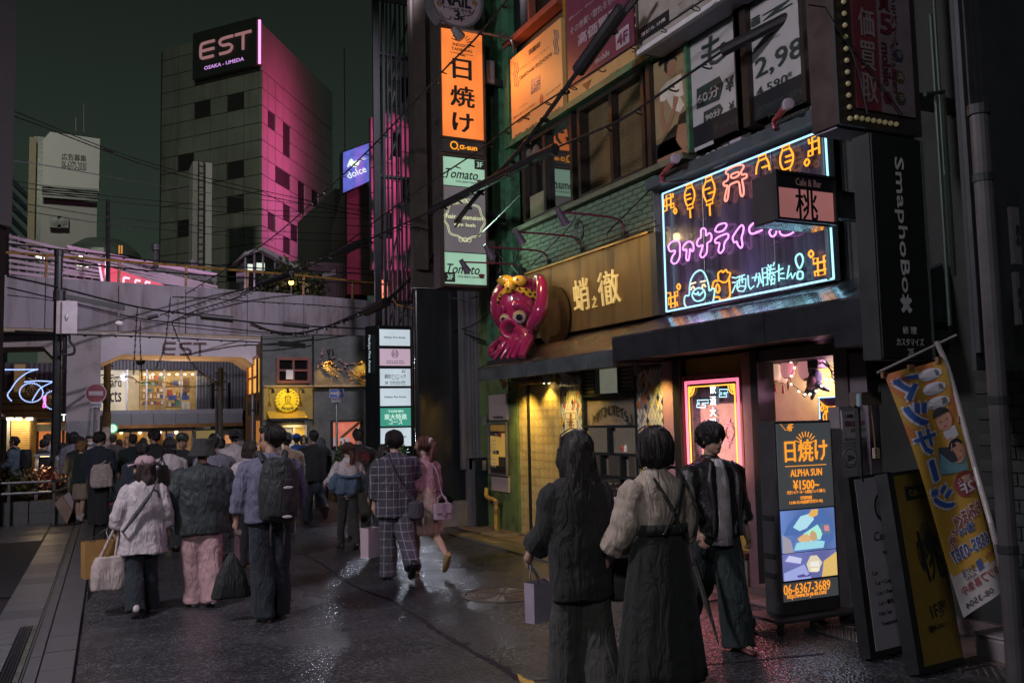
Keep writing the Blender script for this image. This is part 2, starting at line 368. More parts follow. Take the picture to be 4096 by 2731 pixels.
dark_r={(1,2),(3,3),(3,2),(2,5),(3,5),(5,5),(7,5),(1,8),(3,7),(4,8),(6,8),(7,7),(3,9),(5,6),(8,7),(5,9)}
b=B();b.prism([h3(Pc,zrow[0]+.1),h3(Prr,zrow[0]+.1),h3(Prr,ztop),h3(Pc,ztop)],h3(-nr*.25,0));b.out('parapet_band',panp,est)
for c in range(10):
 a,e=Pc+dr*Lr*ur[c],Pc+dr*Lr*ur[c+1];d=dr
 for r in range(0,13):
  z1=zrow[r];z0=zrow[r+1]if r<12 else zrow[12]-8;dk=(c,r)in dark_r;g=.05;off=-nr*(.35 if dk else 0)
  b=B().prism([h3(a+d*g+off,z0+g),h3(e-d*g+off,z0+g),h3(e-d*g+off,z1-g),h3(a+d*g+off,z1-g)],h3(-nr*.25,0));b.out('window' if dk else 'panel',dwin if dk else panp,est)
s0,s1=hitplan(Pc,dl,793,250),Pc;zs0=zrow[0]+.4
sg=thing('tower_sign','dark rooftop sign reading EST OSAKA-UMEDA with pink edge tube on the tower corner','sign',h3(s0,zs0))
b=B().prism([h3(s0+nl*.15,zs0),h3(s1+nl*.15,zs0),h3(s1+nl*.15,ztop+.5),h3(s0+nl*.15,ztop+.5)],h3(nl*.8,0));b.out('sign_box',M('sign_charcoal',(.045,.045,.045),.5,var=.1,scale=1),sg)
rr=h3(_n(s1-s0),0);mid=lambda f,z:h3(s0+(s1-s0)*f+nl*.98,z)
Hs=ztop-zs0
pinkd=L('dim_pink_letter',(.46,.22,.23),.62);violet=E('violet_letter',(.62,.3,.75),1.0)
W3=np.linalg.norm(s1-s0)
def est_letters(parent,c,r,u,W_,H_,mat,deep):
 r=_n(r);u=np.array(u,float);n=np.cross(r,u);t=H_*.16
 def stroke(P,x0):
  P=smooth_path([c+r*(x0+x*W_)+u*(y*H_)+n*.02 for x,y in P],4)if len(P)>2 else[c+r*(x0+x*W_)+u*(y*H_)+n*.02 for x,y in P]
  bb=B()
  for i in range(len(P)-1):
   d=P[i+1]-P[i];k=_n(np.cross(n,d));bb.obox((P[i]+P[i+1])/2+n*deep/2,d/2*1.12,k*t/2,n*deep/2)
  return bb
 for k,ss in enumerate([[[(.27,.5),(.06,.5),(-.02,.38),(-.02,-.36),(.06,-.46),(.25,-.46)],[(0,.02),(.25,.02)]],[[(.28,.5),(.06,.48),(0,.3),(.06,.05),(.2,.02),(.26,-.18),(.2,-.44),(0,-.46)]],[[(0,.5),(.3,.5)],[(.15,.45),(.15,-.5)]]]):
  bb=B()
  for st in ss:
   q=stroke(st,(-.5,-.12,.22)[k]*W_);bb.add(q.v,q.f)
  bb.out('letter',mat,parent)
est_letters(sg,mid(.5,zs0+Hs*.60)+rr*W3*.03,rr,(0,0,1),W3*.74,Hs*.36,pinkd,.15)
txt('OSAKA - UMEDA',mid(.5,zs0+Hs*.2),rr,(0,0,1),violet,sg,w=W3*.62,h=Hs*.085,bold=.03)
B().obox(h3(s1+nl*.6+nr*.12,(zs0+ztop)/2+.2),h3(nr*.1,0),h3(nl*.1,0),(0,0,Hs/2)).out('edge_tube',E('pink_tube',(1,.35,.75),1.6),sg)
fp=Pc+nr*9+nl*.5+dr*5
fl=thing('light_mast','thin mast of small pink spot lamps washing the tower side wall','light mast',h3(fp,0));B().cyl(h3(fp,0),h3(fp,ztop-2),.07).out('mast',dark,fl)
for k,r in enumerate((0,2,4,6,8,10)):
 p=h3(fp,zrow[r]);B().ell(p,(.14,.14,.1),8,6).out('lamp_head',dark,fl);lamp('pink_flood','SPOT',p-h3(nr*.3,0),(1,.07+.02*k,.24+.05*k),1500 if k else 700,fl,aim=h3(Pc+dr*4,zrow[r]),size=.05,spot=150,blend=1)
YS=92
r=rY(772,645,846,1060,YS);sh=thing('lift_shaft','narrow pale lift shaft with caged ladder in front of the tower','shaft',(r[0],YS,0))
boxp('shaft_wall',(r[0],YS,0),(r[1],YS+3,r[3]),M('pale_cladding',(.5,.45,.5),.5,var=.06),sh);boxp('side_wall',(r[0]-.05,YS+.2,0),(r[0]+1.0,YS-.3,r[3]-.1),M('side_cladding',(.32,.28,.3),.5),sh)
xs=r[0]+.45
for dx in(0,.5):B().cyl((xs+dx,YS-.5,5),(xs+dx,YS-.5,r[3]),.05,5).out('ladder_rail',dark,sh)
b=B()
for z in np.arange(6,r[3],.7):b.box((xs,YS-.53,z),(xs+.5,YS-.47,z+.06))
b.out('ladder_rungs',dark,sh)['kind']='stuff'
YB=85
bb_=thing('billboard_building','pale rooftop block carrying a blank advertising board with black Japanese text','building',(*py(280,1000,YB)[:2],0))
paleb=M('billboard_paint',(.36,.34,.37),.55,var=.05,scale=.2)
r=rY(170,530,400,770,YB);b=B();q=[py(u,v,YB)for u,v in((170,780),(395,775),(400,556),(200,528),(172,560))];b.prism(q,(0,3,0)).out('billboard',paleb,bb_)
r=rY(165,795,385,1000,YB+.5);bY('wall',(r[0],r[1],0,r[3]),YB+.5,YB+9,M('pale_wall',(.26,.25,.26),.6,var=.1,scale=.3),bb_)
for k in range(5):
 r=rY(168,752+k*9,392,756+k*9,YB-.6);bY('walkway_rail',r,YB-.6,YB-.3,dark,bb_)
r=rY(118,548,136,1000,YB-.2);bY('side_column',r,YB-.2,YB+4,M('ochre_wall',(.2,.16,.1),.6),bb_);r=rY(138,545,168,1000,YB+1);bY('dark_recess',r,YB+1,YB+4,black,bb_)
tY('広告募集',246,640,346,622,YB,M('board_ink',(.02,.02,.025),.6),bb_,bold=.04);tY('06-6372-2030',246,676,346,652,YB,MATS['board_ink'],bb_,bold=.03)
for u,v0,v1 in((335,530,415),(303,530,468)):
 a=py(u,v0,YB+1);c=py(u,v1,YB+1);B().cyl(a,c,.06,5).out('antenna',dark,bb_)
for u in(222,252):
 c=py(u,890,YB);B().box(c-[.42,.35,.5],c+[.42,.35,.5]).out('air_conditioner',M('unit_grey',(.2,.2,.2),.6),bb_);B().lathe(c-[0,.36,0],(0,-1,0),[(.34,0),(.36,.04),(.1,.05)],14).out('fan_grille',dark,bb_)
YD=70
c=py(420,1040,YD);dm=thing('domed_building','dark round building with shallow ribbed dome roof behind the viaduct','building',(c[0],c[1]+6,0))
R0=py(588,1000,YD)[0]-c[0];zt=py(420,885,YD)[2];zw=py(420,985,YD)[2];cc=np.array([c[0],c[1]+6,0])
dmm=M('dome_copper',(.07,.085,.08),.4,.4,var=.15,scale=.5)
B().lathe(cc,(0,0,1),[(R0,zw),(R0*1.03,zw+.1),(R0*.98,zw+.5),(R0*.8,zw+(zt-zw)*.55),(R0*.5,zw+(zt-zw)*.85),(0,zt)],40).out('dome',dmm,dm,smooth=False)
B().lathe(cc,(0,0,1),[(R0*.97,0),(R0*.97,zw)],40).out('drum_wall',M('drum_dark',(.03,.035,.035),.4),dm)
for k in range(22):
 a=math.pi+k*math.pi/21;x,y_=cc[0]+R0*.985*math.cos(a),cc[1]+R0*.985*math.sin(a);B().cyl((x,y_,2),(x,y_,zw),.12,5).out('mullion',dmm,dm)
for u in(477,487):
 r=rY(u-3,982,u+3,1015,YD-.6);bY('lit_slit',r,YD-.65,YD-.55,E('amber_slit',(1,.42,.1),.4),dm)
YA=60
ap=thing('apartment_tower','distant blue-grey apartment tower with stepped balcony bands at far left','building',(*py(70,900,YA)[:2],0))
r=rY(30,650,108,1000,YA);bY('wall',(r[0]-4,r[1]-1.2,0,r[3]+3),YA+.6,YA+6,M('apt_wall',(.06,.065,.08),.6),ap)
for k in range(8):
 q=[py(40,700+k*52,YA),py(108,770+k*52,YA),py(108,792+k*52,YA),py(40,726+k*52,YA)];B().prism(q,(0,.5,0)).out('balcony',M('apt_balcony',(.05,.06,.085),.5,var=.3,scale=1.5),ap)
YG=62
dg=thing('brown_building','brown panelled building standing under the blue music shop sign','building',(*py(1440,1000,YG)[:2],0))
brn=M('brown_panel',(.13,.1,.085),.55,var=.12,scale=.5)
zz=[py(1440,v,YG)[2]for v in(735,820,905,990,1075,1180)];x0,xm,x1=py(1358,900,YG)[0],py(1385,900,YG)[0],py(1500,900,YG)[0]
for i in range(5):boxp('panel',(xm,YG,zz[i+1]+.03),(x1,YG+.3,zz[i]-.03),brn,dg)
b=B().prism([(x0,YG+2,0),(xm-.05,YG,0),(xm-.05,YG,zz[0]),(x0,YG+2,zz[0]-3)],(.05,.3,0));b.out('side_wall',M('brown_side',(.08,.065,.06),.6),dg)
boxp('core',(x0+.2,YG+2,0),(x1,YG+14,zz[0]),core,dg)
q=[py(1372,600,YG-1)[0],py(1480,600,YG-1)[0]]
dsn=thing('music_shop_sign','glowing blue music instrument shop sign reading dolce on the brown building','sign',(q[0],YG-1,0))
blue=L('blue_sign_face',(.15,.17,.7),.9,.25);qd=[py(u,v,YG-1)for u,v in((1373,771),(1479,724),(1479,572),(1373,610))]
B().prism(qd,(0,.6,0)).out('lit_face',blue,dsn);q0=[p+np.array([0,.05,0])for p in[py(u,v,YG-1)for u,v in((1370,776),(1482,728),(1482,567),(1370,606))]];B().prism(q0,(0,.7,0)).out('frame',dark,dsn)
lw=E('cream_letter',(.85,.95,.8),1.0);rs=_n(py(1479,648,YG-1)-py(1373,690,YG-1));us=(0,0,1)
txt('dolce',py(1425,690,YG-1),rs,us,lw,dsn,w=np.linalg.norm(py(1466,690,YG-1)-py(1384,690,YG-1)),bold=0,lift=.06)
txt('MUSICAL\nINSTRUMENTS',py(1447,638,YG-1),rs,us,lw,dsn,w=np.linalg.norm(py(1466,690,YG-1)-py(1426,690,YG-1)),lift=.06)
c=py(1410,657,YG-1);B().lathe(c-[0,.07,0],(0,-1,0),[(0,.02),(.22,.02)],14).out('emblem',lw,dsn);B().lathe(c+[.3,-.07,.1],(0,-1,0),[(0,.02),(.16,.02)],14).out('emblem',lw,dsn)
b=B().tube(smooth_path([c+np.array([-.35,-.1,-.25]),c+np.array([-.1,-.1,.3]),c+np.array([.2,-.1,-.2]),c+np.array([.45,-.1,.35])],4),.07,5);b.out('emblem_stroke',lw,dsn)
YP=58
pk=thing('pink_lit_block','panelled block lit pink and seen through the dark steel lattice','building',(*py(1580,1000,YP)[:2],0))
xs=[py(u,800,YP)[0]for u in(1484,1514,1535,1572,1609,1648,1690)];tops=[480,470,255,225,205,180,165]
for i in range(6):
 vv=list(range(tops[i],1080,100))+[1080]
 if i==1:continue
 for j in range(len(vv)-1):
  z1,z0=py(1580,vv[j],YP)[2],py(1580,vv[j+1],YP)[2];dk=(i,j)in((3,3),(4,5),(2,6),(5,7),(4,1))
  boxp('window' if dk else 'panel',(xs[i]+.03,YP+(.3 if dk else 0),z0+.03),(xs[i+1]-.03,YP+.5,z1-.03),dwin if dk else panp,pk)
boxp('core',(xs[2],YP+.6,0),(xs[6]+3,YP+1.6,py(1580,150,YP)[2]-2),core,pk)
c0=py(1580,1130,YP-3);boxp('lit_window',(c0[0]-.35,YP-.1,c0[2]-.7),(c0[0]+.45,YP-.05,c0[2]+.6),L('warm_window',(.85,.45,.1),.8),pk)
fc=py(1598,950,YP-2.2);fl=thing('light_mast','mast of pink spot lamps washing the block behind the lattice','light mast',(fc[0],YP-2.2,0));B().cyl((fc[0],YP-2.2,0),(fc[0],YP-2.2,21),.04).out('mast',dark,fl)
for z in(4,7.5,11,14.5,18,21):B().ell((fc[0],YP-2.15,z),.09,8,6).out('lamp_head',dark,fl);lamp('pink_flood','SPOT',(fc[0],YP-2.0,z),(1,.09,.34),230,fl,aim=(fc[0],YP,z),size=.04,spot=88,blend=.25)
# ================================================================ the viaduct
ZT,ZB=5.97,4.55
path=smooth_path([np.array(p)for p in[(-12,27.0),(-7,27.3),(-1.56,28),(5.8,29.3),(9.2,30.3),(16,33)]],8)
vd=thing('viaduct','long concrete viaduct with rust streaks and ochre railing crossing the street','viaduct',(0,28.5,0))
conc=M('stained_concrete',(.3,.27,.3),.7,var=.16,scale=1.3,bump=.15,bscale=25,stretch=(1,1,.25),dirt=(.17,.13,.12));conc2=M('soffit_concrete',(.36,.32,.29),.75,var=.12,scale=1,bump=.1)
def streaks(m,col,sc=7.,lo=.6,hi=.7,amt=.6,st=(1,1,.07)):
 n=m.node_tree.nodes;l=m.node_tree.links;b=n['Principled BSDF'];t=[x for x in n if x.type=='TEX_COORD'][0];mp=n.new('ShaderNodeMapping');mp.inputs['Scale'].default_value=st;l.new(t.outputs['Object'],mp.inputs[0])
 z=n.new('ShaderNodeTexNoise');z.inputs['Scale'].default_value=sc;z.inputs['Detail'].default_value=5;l.new(mp.outputs[0],z.inputs['Vector']);r=n.new('ShaderNodeMapRange');r.inputs[1].default_value=lo;r.inputs[2].default_value=hi;r.inputs[4].default_value=amt;l.new(z.outputs[0],r.inputs[0])
 x=n.new('ShaderNodeMix');x.data_type='RGBA';l.new(r.outputs[0],x.inputs[0]);l.new(b.inputs['Base Color'].links[0].from_socket,x.inputs[6]);x.inputs[7].default_value=(*col,1);l.new(x.outputs[2],b.inputs['Base Color'])
streaks(conc,(.15,.075,.03));streaks(conc,(.1,.09,.085),3.,.5,.66,.55,(1,1,.12));streaks(conc2,(.12,.1,.08),4.,.55,.7,.5);streaks(MATS['tower_panel'],(.12,.11,.09),.5,.5,.7,.6,(1,1,.15))
ochre=M('ochre_rail',(.3,.16,.035),.5,var=.3,scale=6,dirt=(.12,.06,.03))
pp=np.array([p[:2]for p in path]);seg=np.linalg.norm(np.diff(pp,axis=0),axis=1);cum=np.concatenate([[0],np.cumsum(seg)])
def along(s):return np.array([np.interp(s,cum,pp[:,0]),np.interp(s,cum,pp[:,1])])
s=0.
while s<cum[-1]-.1:
 e=min(s+1.9,cum[-1]);a,c=along(s+.012),along(e-.012);d=_n(c-a);n=np.array([-d[1],d[0]])
 B().prism([h3(a,ZB),h3(c,ZB),h3(c,ZT),h3(a,ZT)],h3(n*.3,0)).out('parapet_panel',conc,vd)
 B().cyl(h3(a,ZT-.1)+h3(n*.05,0),h3(a,ZT+.62),.04,5).out('rail_post',ochre,vd);s+=1.9
B().tube([h3(p,ZT+.62)for p in pp],.035,5).out('top_rail',ochre,vd)
b=B()
for i in range(len(pp)-1):
 a,c=pp[i],pp[i+1];d=_n(c-a);n=np.array([-d[1],d[0]]);b.prism([h3(a+n*.02,ZB-.08),h3(c+n*.02,ZB-.08),h3(c+n*5,ZB-.08),h3(a+n*5,ZB-.08)],(0,0,.07))
b.out('deck',conc2,vd)
b=B()
for i in range(len(pp)-1):
 a,c=pp[i],pp[i+1];d=_n(c-a);n=np.array([-d[1],d[0]]);b.prism([h3(a-n*.06,ZB-.12),h3(c-n*.06,ZB-.12),h3(c+n*.5,ZB-.12),h3(a+n*.5,ZB-.12)],(0,0,.1))
b.out('drip_ledge',M('ledge_concrete',(.38,.3,.2),.7,var=.2),vd)
YQ=28.25
gate=thing('gate_beam','pale concrete gate beam lettered EST over the passage under the viaduct','gate',(*py(700,1400,YQ)[:2],0))
pts=[(395,1330),(1046,1360),(1046,1477),(1020,1462),(978,1432),(960,1428),(490,1417),(395,1457)]
B().prism([py(u,v,YQ)for u,v in pts],(0,2.2,0)).out('beam',M('gate_paint',(.5,.47,.5),.6,var=.08,scale=1,bump=.06),gate)
pr_=rY(270,1330,394,2000,YQ);boxp('pier',(pr_[0],YQ-.1,0),(pr_[1],YQ+2,4.5),M('pier_concrete',(.33,.3,.3),.7,var=.14,scale=1.2,bump=.12,dirt=(.2,.18,.17)),gate)
boxp('pier_panel',(pr_[0]+.02,YQ-.13,0),(pr_[1]-.05,YQ-.1,2.0),M('rough_pier',(.24,.24,.25),.8,bump=.4,bscale=30),gate)
est_letters(gate,py(740,1396,YQ)-[0,.0,0],(1,0,0),(0,0,1),1.12,.35,M('maroon_letter',(.13,.05,.06),.5),.03)
b=B().prism([py(u,v,YQ+.3)for u,v in((-60,1340),(269,1340),(269,1483),(170,1385),(-60,1390))],(0,2,0));b.out('side_beam',conc2,gate)
c=py(700,1400,YQ+1.3);gl=thing('gate_lamp','warm strip lamp fixed under the gate beam','lamp',c);boxp('housing',c+[-.6,0,-.02],c+[.6,.12,.05],dark,gl)
boxp('lens',c+[-.55,.01,-.04],c+[.55,.11,-.021],L('warm_lens',(1,.6,.25),2,0),gl);lamp('gate_glow','AREA',c+[0,.3,-1.4],(1,.55,.22),40,gl,aim=c+[0,.6,5],size=3)
lamp('gate_glow','AREA',c+[0,.4,-.1],(1,.72,.5),110,gl,aim=c+[0,-1,-4],size=1.2)
YF=36.
pinkf=M('pink_lit_slat',(.5,.42,.48),.5,var=.05);
fn=thing('platform_fence','pale slatted platform fence lit magenta above the viaduct wall','fence',(*py(300,1000,YF)[:2],6))
def fencep(u,v):return py(u,v,YF)
for k in range(8):
 z0,z1=fencep(36,945+k*24),fencep(870,1150+k*8.5 if k<4 else 1160+k*6)
 if k>4:z1=fencep(870-(k-4)*150,1150)
 d=z1-z0;B().obox((z0+z1)/2,d/2,(0,.03,0),(0,0,.055)).out('slat',pinkf,fn)
for i,u in enumerate(np.linspace(40,860,26)):
 f=(u-36)/834;top=fencep(u,932+f*200);bot=fencep(u,1150);B().cyl([top[0],YF+.06,top[2]],[bot[0],YF+.06,bot[2]],.035,4).out('post',MATS['side_cladding'],fn)
lp=fencep(330,1010);lamp('fence_glow','POINT',lp+[0,-3.2,-1.0],(1,.62,.92),95,fn,size=.3);lamp('fence_glow','POINT',fencep(720,1120)+[0,-3,-.6],(1,.62,.92),75,fn,size=.3)
rs_=thing('red_wall_sign','red trapezoid wall sign with pale rounded letters above the parapet','sign',(*py(500,1130,34)[:2],6))
B().prism([py(u,v,34)for u,v in((400,1055),(672,1145),(670,1180),(418,1150))],(0,.2,0)).out('panel',M('red_sign',(.5,.02,.05),.4,emit=(.6,.03,.07),es=.35),rs_)
B().prism([py(u,v,33.9)for u,v in((392,1054),(401,1055),(420,1150),(409,1150))],(0,.3,0)).out('edge',white,rs_)
plet=L('pale_letter',(.8,.6,.68),.8,0)
for k,(u,v,w_)in enumerate(((505,1118,36),(550,1128,30),(590,1135,28))):
 q=[py(u+a*w_/36,v+bb,33.95)for a,bb in((-16,18),(-15,-6),(-8,-12),(16,-7),(13,1),(-6,-2),(-8,18))];B().prism(q,(0,-.06,0)).out('letter',plet,rs_)
rf=thing('platform_roof','low platform roof with magenta lit edge and ribbed underside','roof',(*py(580,1000,40)[:2],6))
q=[py(u,v,40)for u,v in((268,980),(600,1045),(872,1094),(872,1104),(600,1057),(268,992))]
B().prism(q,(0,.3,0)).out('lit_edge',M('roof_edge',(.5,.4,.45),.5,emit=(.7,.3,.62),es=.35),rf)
B().prism([p+np.array([0,.3,-.15])for p in q[:3]]+[p+np.array([0,.3,-.35])for p in q[:3][::-1]],(0,6,0)).out('underside',M('roof_under',(.2,.22,.2),.6),rf)
for u in(578,775):B().cyl(py(u,1040,41),py(u,1180,41),.18,8).out('column',M('roof_column',(.4,.36,.38),.5),rf)
for k,(u0,v0,u1,v1)in enumerate(((315,1033,348,1012),(305,1068,356,1076),(140,1021,182,1031),(664,1130,714,1136))):
 a,c=py(u0,v0,38.5),py(u1,v1,38.5);t=thing('platform_light',('white tube light tilted up under the roof edge','row of small white tube lights low behind the slatted fence','white tube lights at the far left of the slatted fence','white tube lights behind the right end of the slatted fence')[k],'light',a,group='platform tube lights')
 n_=1 if k==0 else 4
 for i in range(n_):
  p0,p1=a+(c-a)*(i/n_),a+(c-a)*((i+.7)/n_ if n_>1 else 1);B().cyl(p0,p1,.08,6).out('tube',E('tube_white',(.95,1,.72),2.2),t)
 B().cyl(a+[0,.15,.06],c+[0,.15,.06],.05,5).out('holder',alu,t)
pl=thing('chimney_pipe','shiny metal chimney pipe with cap rising above the platform roof','pipe',py(622,1090,37))
B().tube(smooth_path([py(590,1080,37),py(610,1078,37),py(622,1068,37),py(624,1040,37),py(624,1000,37)],4),.1,8).out('pipe',steel,pl);c=py(624,985,37);B().lathe(c,(0,0,1),[(.11,-.2),(.17,-.15),(.17,.06),(.13,.1)],12).out('cap',steel,pl)
po=thing('dark_pole','plain dark steel pole standing on the viaduct behind the railing','pole',py(431,1130,32));B().tube([py(430,1140,32),py(432,806,32)],[.085,.065],8).out('shaft',dark,po);B().lathe(py(432,806,32),(0,0,1),[(.075,-.03),(.075,.04),(0,.05)],8).out('cap',dark,po)
kb=thing('signal_cabin','glazed cabin with sloping roof and lit interior on the viaduct','cabin',(*py(1050,1100,34)[:2],6))
mr=M('cabin_frame',(.2,.21,.2),.5)
q=[py(u,v,34)for u,v in((975,1010),(1050,985),(1200,1062),(1200,1085),(1050,1000),(980,1020))];B().prism(q,(0,3,0)).out('roof',mr,kb)
B().prism([py(u,v,34.6)for u,v in((980,1020),(1050,1002),(1180,1075),(1180,1160),(980,1160))],(0,2,0)).out('glazing',dwin,kb)
for u in(982,1018,1052,1100):B().cyl(py(u,1005+(.5*(u-1052)if u>1052 else 0),34.4),py(u,1160,34.4),.04,5).out('mullion',alu,kb)
r=rY(992,1055,1012,1082,34.4);bY('lit_pane',r,34.45,34.5,L('cabin_light',(.75,.85,.7),.9),kb);r=rY(1028,1050,1060,1080,34.4);bY('lit_pane',r,34.45,34.5,MATS['cabin_light'],kb)
sl=thing('ribbed_shed','dark reddish ribbed shed with small pale window strip on the viaduct','shed',(*py(1300,1150,34.2)[:2],6))
r=rY(1228,1045,1378,1205,34.2);bY('wall',r,34.25,37,M('ribbed_red',(.085,.045,.05),.55),sl)
for u in np.linspace(1230,1376,22):a,c=py(u,1060-.27*(u-1228)*0,34.2),py(u,1200,34.2);boxp('rib',(a[0]-.02,34.16,c[2]),(a[0]+.02,34.25,a[2]),MATS['ribbed_red'],sl)
B().prism([py(u,v,34.1)for u,v in((1230,1118),(1342,1078),(1344,1098),(1232,1124))],(0,.05,0)).out('window_strip',M('pale_glass',(.25,.23,.23),.2),sl)
leafd=M('dark_leaf',(.03,.045,.02),.5,var=.5,scale=12)
def leaves(name,c,rad,n,size,mat,parent,kind=None,flat=1.):
 b=B();c=np.array(c)
 for i in range(n):
  p=np.random.normal(size=3);p=p/np.linalg.norm(p)*(random.random()**.4)*np.array(rad)+c
  a=np.random.normal(size=3);a=_n(a)*size*random.uniform(.6,1.3);e=np.cross(a,np.random.normal(size=3));e=_n(e)*size*.4
  b.add([p-a*.5,p+e,p+a*.6,p-e],[(0,1,2,3)])
 o=b.out(name,mat,parent)
 if kind:o['kind']=kind
 return o
for k,(u,v,r_)in enumerate(((1165,1110,1.0),(1120,1150,.9),(1240,1150,.8))):
 c=py(u,v,32.5);t=thing('shrub',('dark bushy shrub tallest on the viaduct beside the cabin','low dark shrub at the foot of the glazed cabin','sparse dark shrub in front of the ribbed shed')[k],'shrub',(c[0],c[1],ZB+.2),group='shrubs on the viaduct')
 leaves('foliage',c,(r_*.9,.6,r_*.8),420,.16,leafd,t);B().tube([(c[0],c[1],ZB),c],[.05,.02],5).out('stem',dark,t)
c=py(1165,1130,31.8);t=thing('garden_lamp','warm garden lamp glowing among the viaduct shrubs','lamp',(c[0],c[1],ZB));B().ell(c,.09).out('bulb',E('amber_bulb',(1,.55,.12),6),t);B().cyl((c[0],c[1],ZB),c-[0,0,.08],.03,5).out('post',dark,t);lamp('amber','POINT',c+[0,-.2,.1],(1,.5,.1),15,t)
# ================================================================ shops beyond the viaduct
YK=40.
fs=thing('corner_shop_building','dark ribbed shop building with bright upper display window beyond the gate','building',(*py(690,1700,YK)[:2],0))
ribm=M('ribbed_cladding',(.09,.09,.1),.5,.2);glz=glassmat('shop_glass',alpha=.12)
r=rY(396,1440,985,1650,YK);bw=rY(396,1478,787,1644,YK)
boxp('wall',(bw[1],YK,bw[2]),(r[1],YK+.4,r[3]),M('cladding_base',(.05,.05,.055),.6),fs);boxp('wall',(r[0],YK,bw[3]),(bw[1],YK+.4,r[3]),MATS['cladding_base'],fs)
b=B()
for x in np.arange(bw[1]+.05,r[1],.13):b.box((x,YK-.06,bw[2]),(x+.07,YK,r[3]))
b.out('ribs',ribm,fs)['kind']='stuff'
b=B()
for x in np.arange(r[0],bw[1],.13):b.box((x,YK-.06,bw[3]+.02),(x+.07,YK,r[3]))
b.out('ribs',ribm,fs)['kind']='stuff'
for u in(850,915):q=rY(u-5,1530,u+5,1648,YK);bY('slot_window',q,YK-.1,YK-.062,dwin,fs)
sgn=rY(396,1470,505,1640,YK+.3);bY('lit_panel',sgn,YK+.3,YK+.35,L('sign_cream',(.62,.52,.36),1.0,.25),fs)
tY('ard',442,1548,486,1508,YK+.28,ink,fs,bold=.02);tY('cts',440,1608,486,1563,YK+.28,ink,fs,bold=.02);tY('a',400,1608,424,1576,YK+.28,ink,fs,bold=.02)
q=rY(508,1478,556,1640,YK+.3);bY('lit_panel',q,YK+.3,YK+.35,L('panel_warm',(.5,.36,.17),.9,.4),fs)
bx=rY(560,1480,787,1642,YK+2.4);bY('back_wall',bx,YK+2.4,YK+2.5,M('warm_back',(.4,.28,.14),.7,emit=(.5,.3,.1),es=.3,var=.4,scale=2),fs)
shelfm=M('shelf_wood',(.35,.18,.06),.5)
gcol=[M('goods_%s'%n_,c_,.5)for n_,c_ in(('cream',(.7,.6,.45)),('red',(.5,.08,.05)),('green',(.1,.3,.2)),('navy',(.05,.08,.3)),('amber',(.7,.4,.08)),('white',(.75,.72,.68)),('brown',(.2,.1,.05)))]
for k in range(5):
 q=rY(565,1517+k*25,660,1520+k*25,YK+1.4);bY('shelf',q,YK+1.2,YK+1.6,shelfm,fs);x=q[0]+.05
 while x<q[1]-.1:
  w=random.uniform(.05,.16);hh=random.uniform(.08,.2);boxp('goods',(x,YK+1.25,q[3]),(x+w,YK+1.5,q[3]+hh),random.choice(gcol),fs);x+=w+.03
for k in range(3):
 q=rY(665,1545+k*40,750,1548+k*40,YK+1.2);bY('shelf',q,YK+1.0,YK+1.5,shelfm,fs);x=q[0]+.05
 while x<q[1]-.1:
  w=random.uniform(.06,.2);hh=random.uniform(.1,.3);boxp('goods',(x,YK+1.1,q[3]),(x+w,YK+1.4,q[3]+hh),random.choice(gcol),fs);x+=w+.04
for u,v,w_,h_,mt in((690,1590,34,20,'goods_navy'),(742,1590,30,18,'goods_navy'),(742,1625,34,36,'goods_white'),(745,1540,26,60,'goods_brown'),(668,1530,20,22,'goods_amber')):
 q=rY(u-w_/2,v-h_/2,u+w_/2,v+h_/2,YK+.7);bY('display_poster',q,YK+.7,YK+.74,MATS[mt],fs)
for u in(580,612,644,676,708,740,770):
 c=py(u,1497,YK+1);B().ell(c,(.055,.055,.04),8,5).out('ceiling_spot',E('spot_warm',(1,.85,.5),5),fs)
lamp('shop_glow','AREA',(py(670,1490,YK+1)[0],YK+1.0,bw[3]-.12),(1,.8,.5),75,fs,aim=(py(670,1490,YK+1)[0],YK+1.4,1),size=3)
boxp('glass',(bw[0],YK+.02,bw[2]),(bw[1],YK+.04,bw[3]),glz,fs)
for u in(398,508,586,656,724,786):q=rY(u-2,1478,u+2,1644,YK);bY('mullion',q,YK-.06,YK+.02,alu,fs)
q=rY(396,1642,970,1652,YK-.4);bY('sill_band',q,YK-.5,YK+.3,M('grey_band',(.24,.24,.26),.45),fs)
for i in range(6):
 q=rY(436+i*89,1654,436+i*89+87,1700,YK-1.2);bY('fascia_panel',q,YK-1.3,YK,M('fascia_grey',(.16,.165,.18),.4,var=.08),fs)
q=rY(440,1700,970,1703,YK-1.2);bY('fascia_trim',q,YK-1.32,YK-1.2,M('copper_trim',(.4,.2,.08),.35,.8),fs)
for i in range(5):q=rY(458+i*65,1704,458+i*65+62,1716,YK-.6);bY('transom_pane',q,YK-.6,YK-.55,M('teal_glass',(.03,.05,.06),.2),fs)
q=rY(440,1717,770,1722,YK-.7);bY('head_rail',q,YK-.8,YK-.6,M('grey_head',(.3,.3,.33),.4),fs)
q=rY(440,1720,770,1860,YK+2.5);bY('cafe_back_wall',q,YK+2.5,YK+2.6,M('cafe_wall',(.25,.17,.1),.7,emit=(.5,.25,.09),es=.22,var=.5,scale=1.2),fs)
for k,(u0,u1,v0,v1,cn)in enumerate(((470,492,1735,1770,'goods_amber'),(548,570,1728,1790,'goods_amber'),(588,602,1730,1790,'goods_cream'),(668,695,1732,1790,'goods_navy'),(720,748,1732,1790,'goods_navy'),(620,650,1740,1800,'goods_brown'),(500,540,1745,1800,'goods_brown'))):
 q=rY(u0,v0,u1,v1,YK+1);bY('interior_panel',q,YK+1,YK+1.1,MATS[cn],fs)
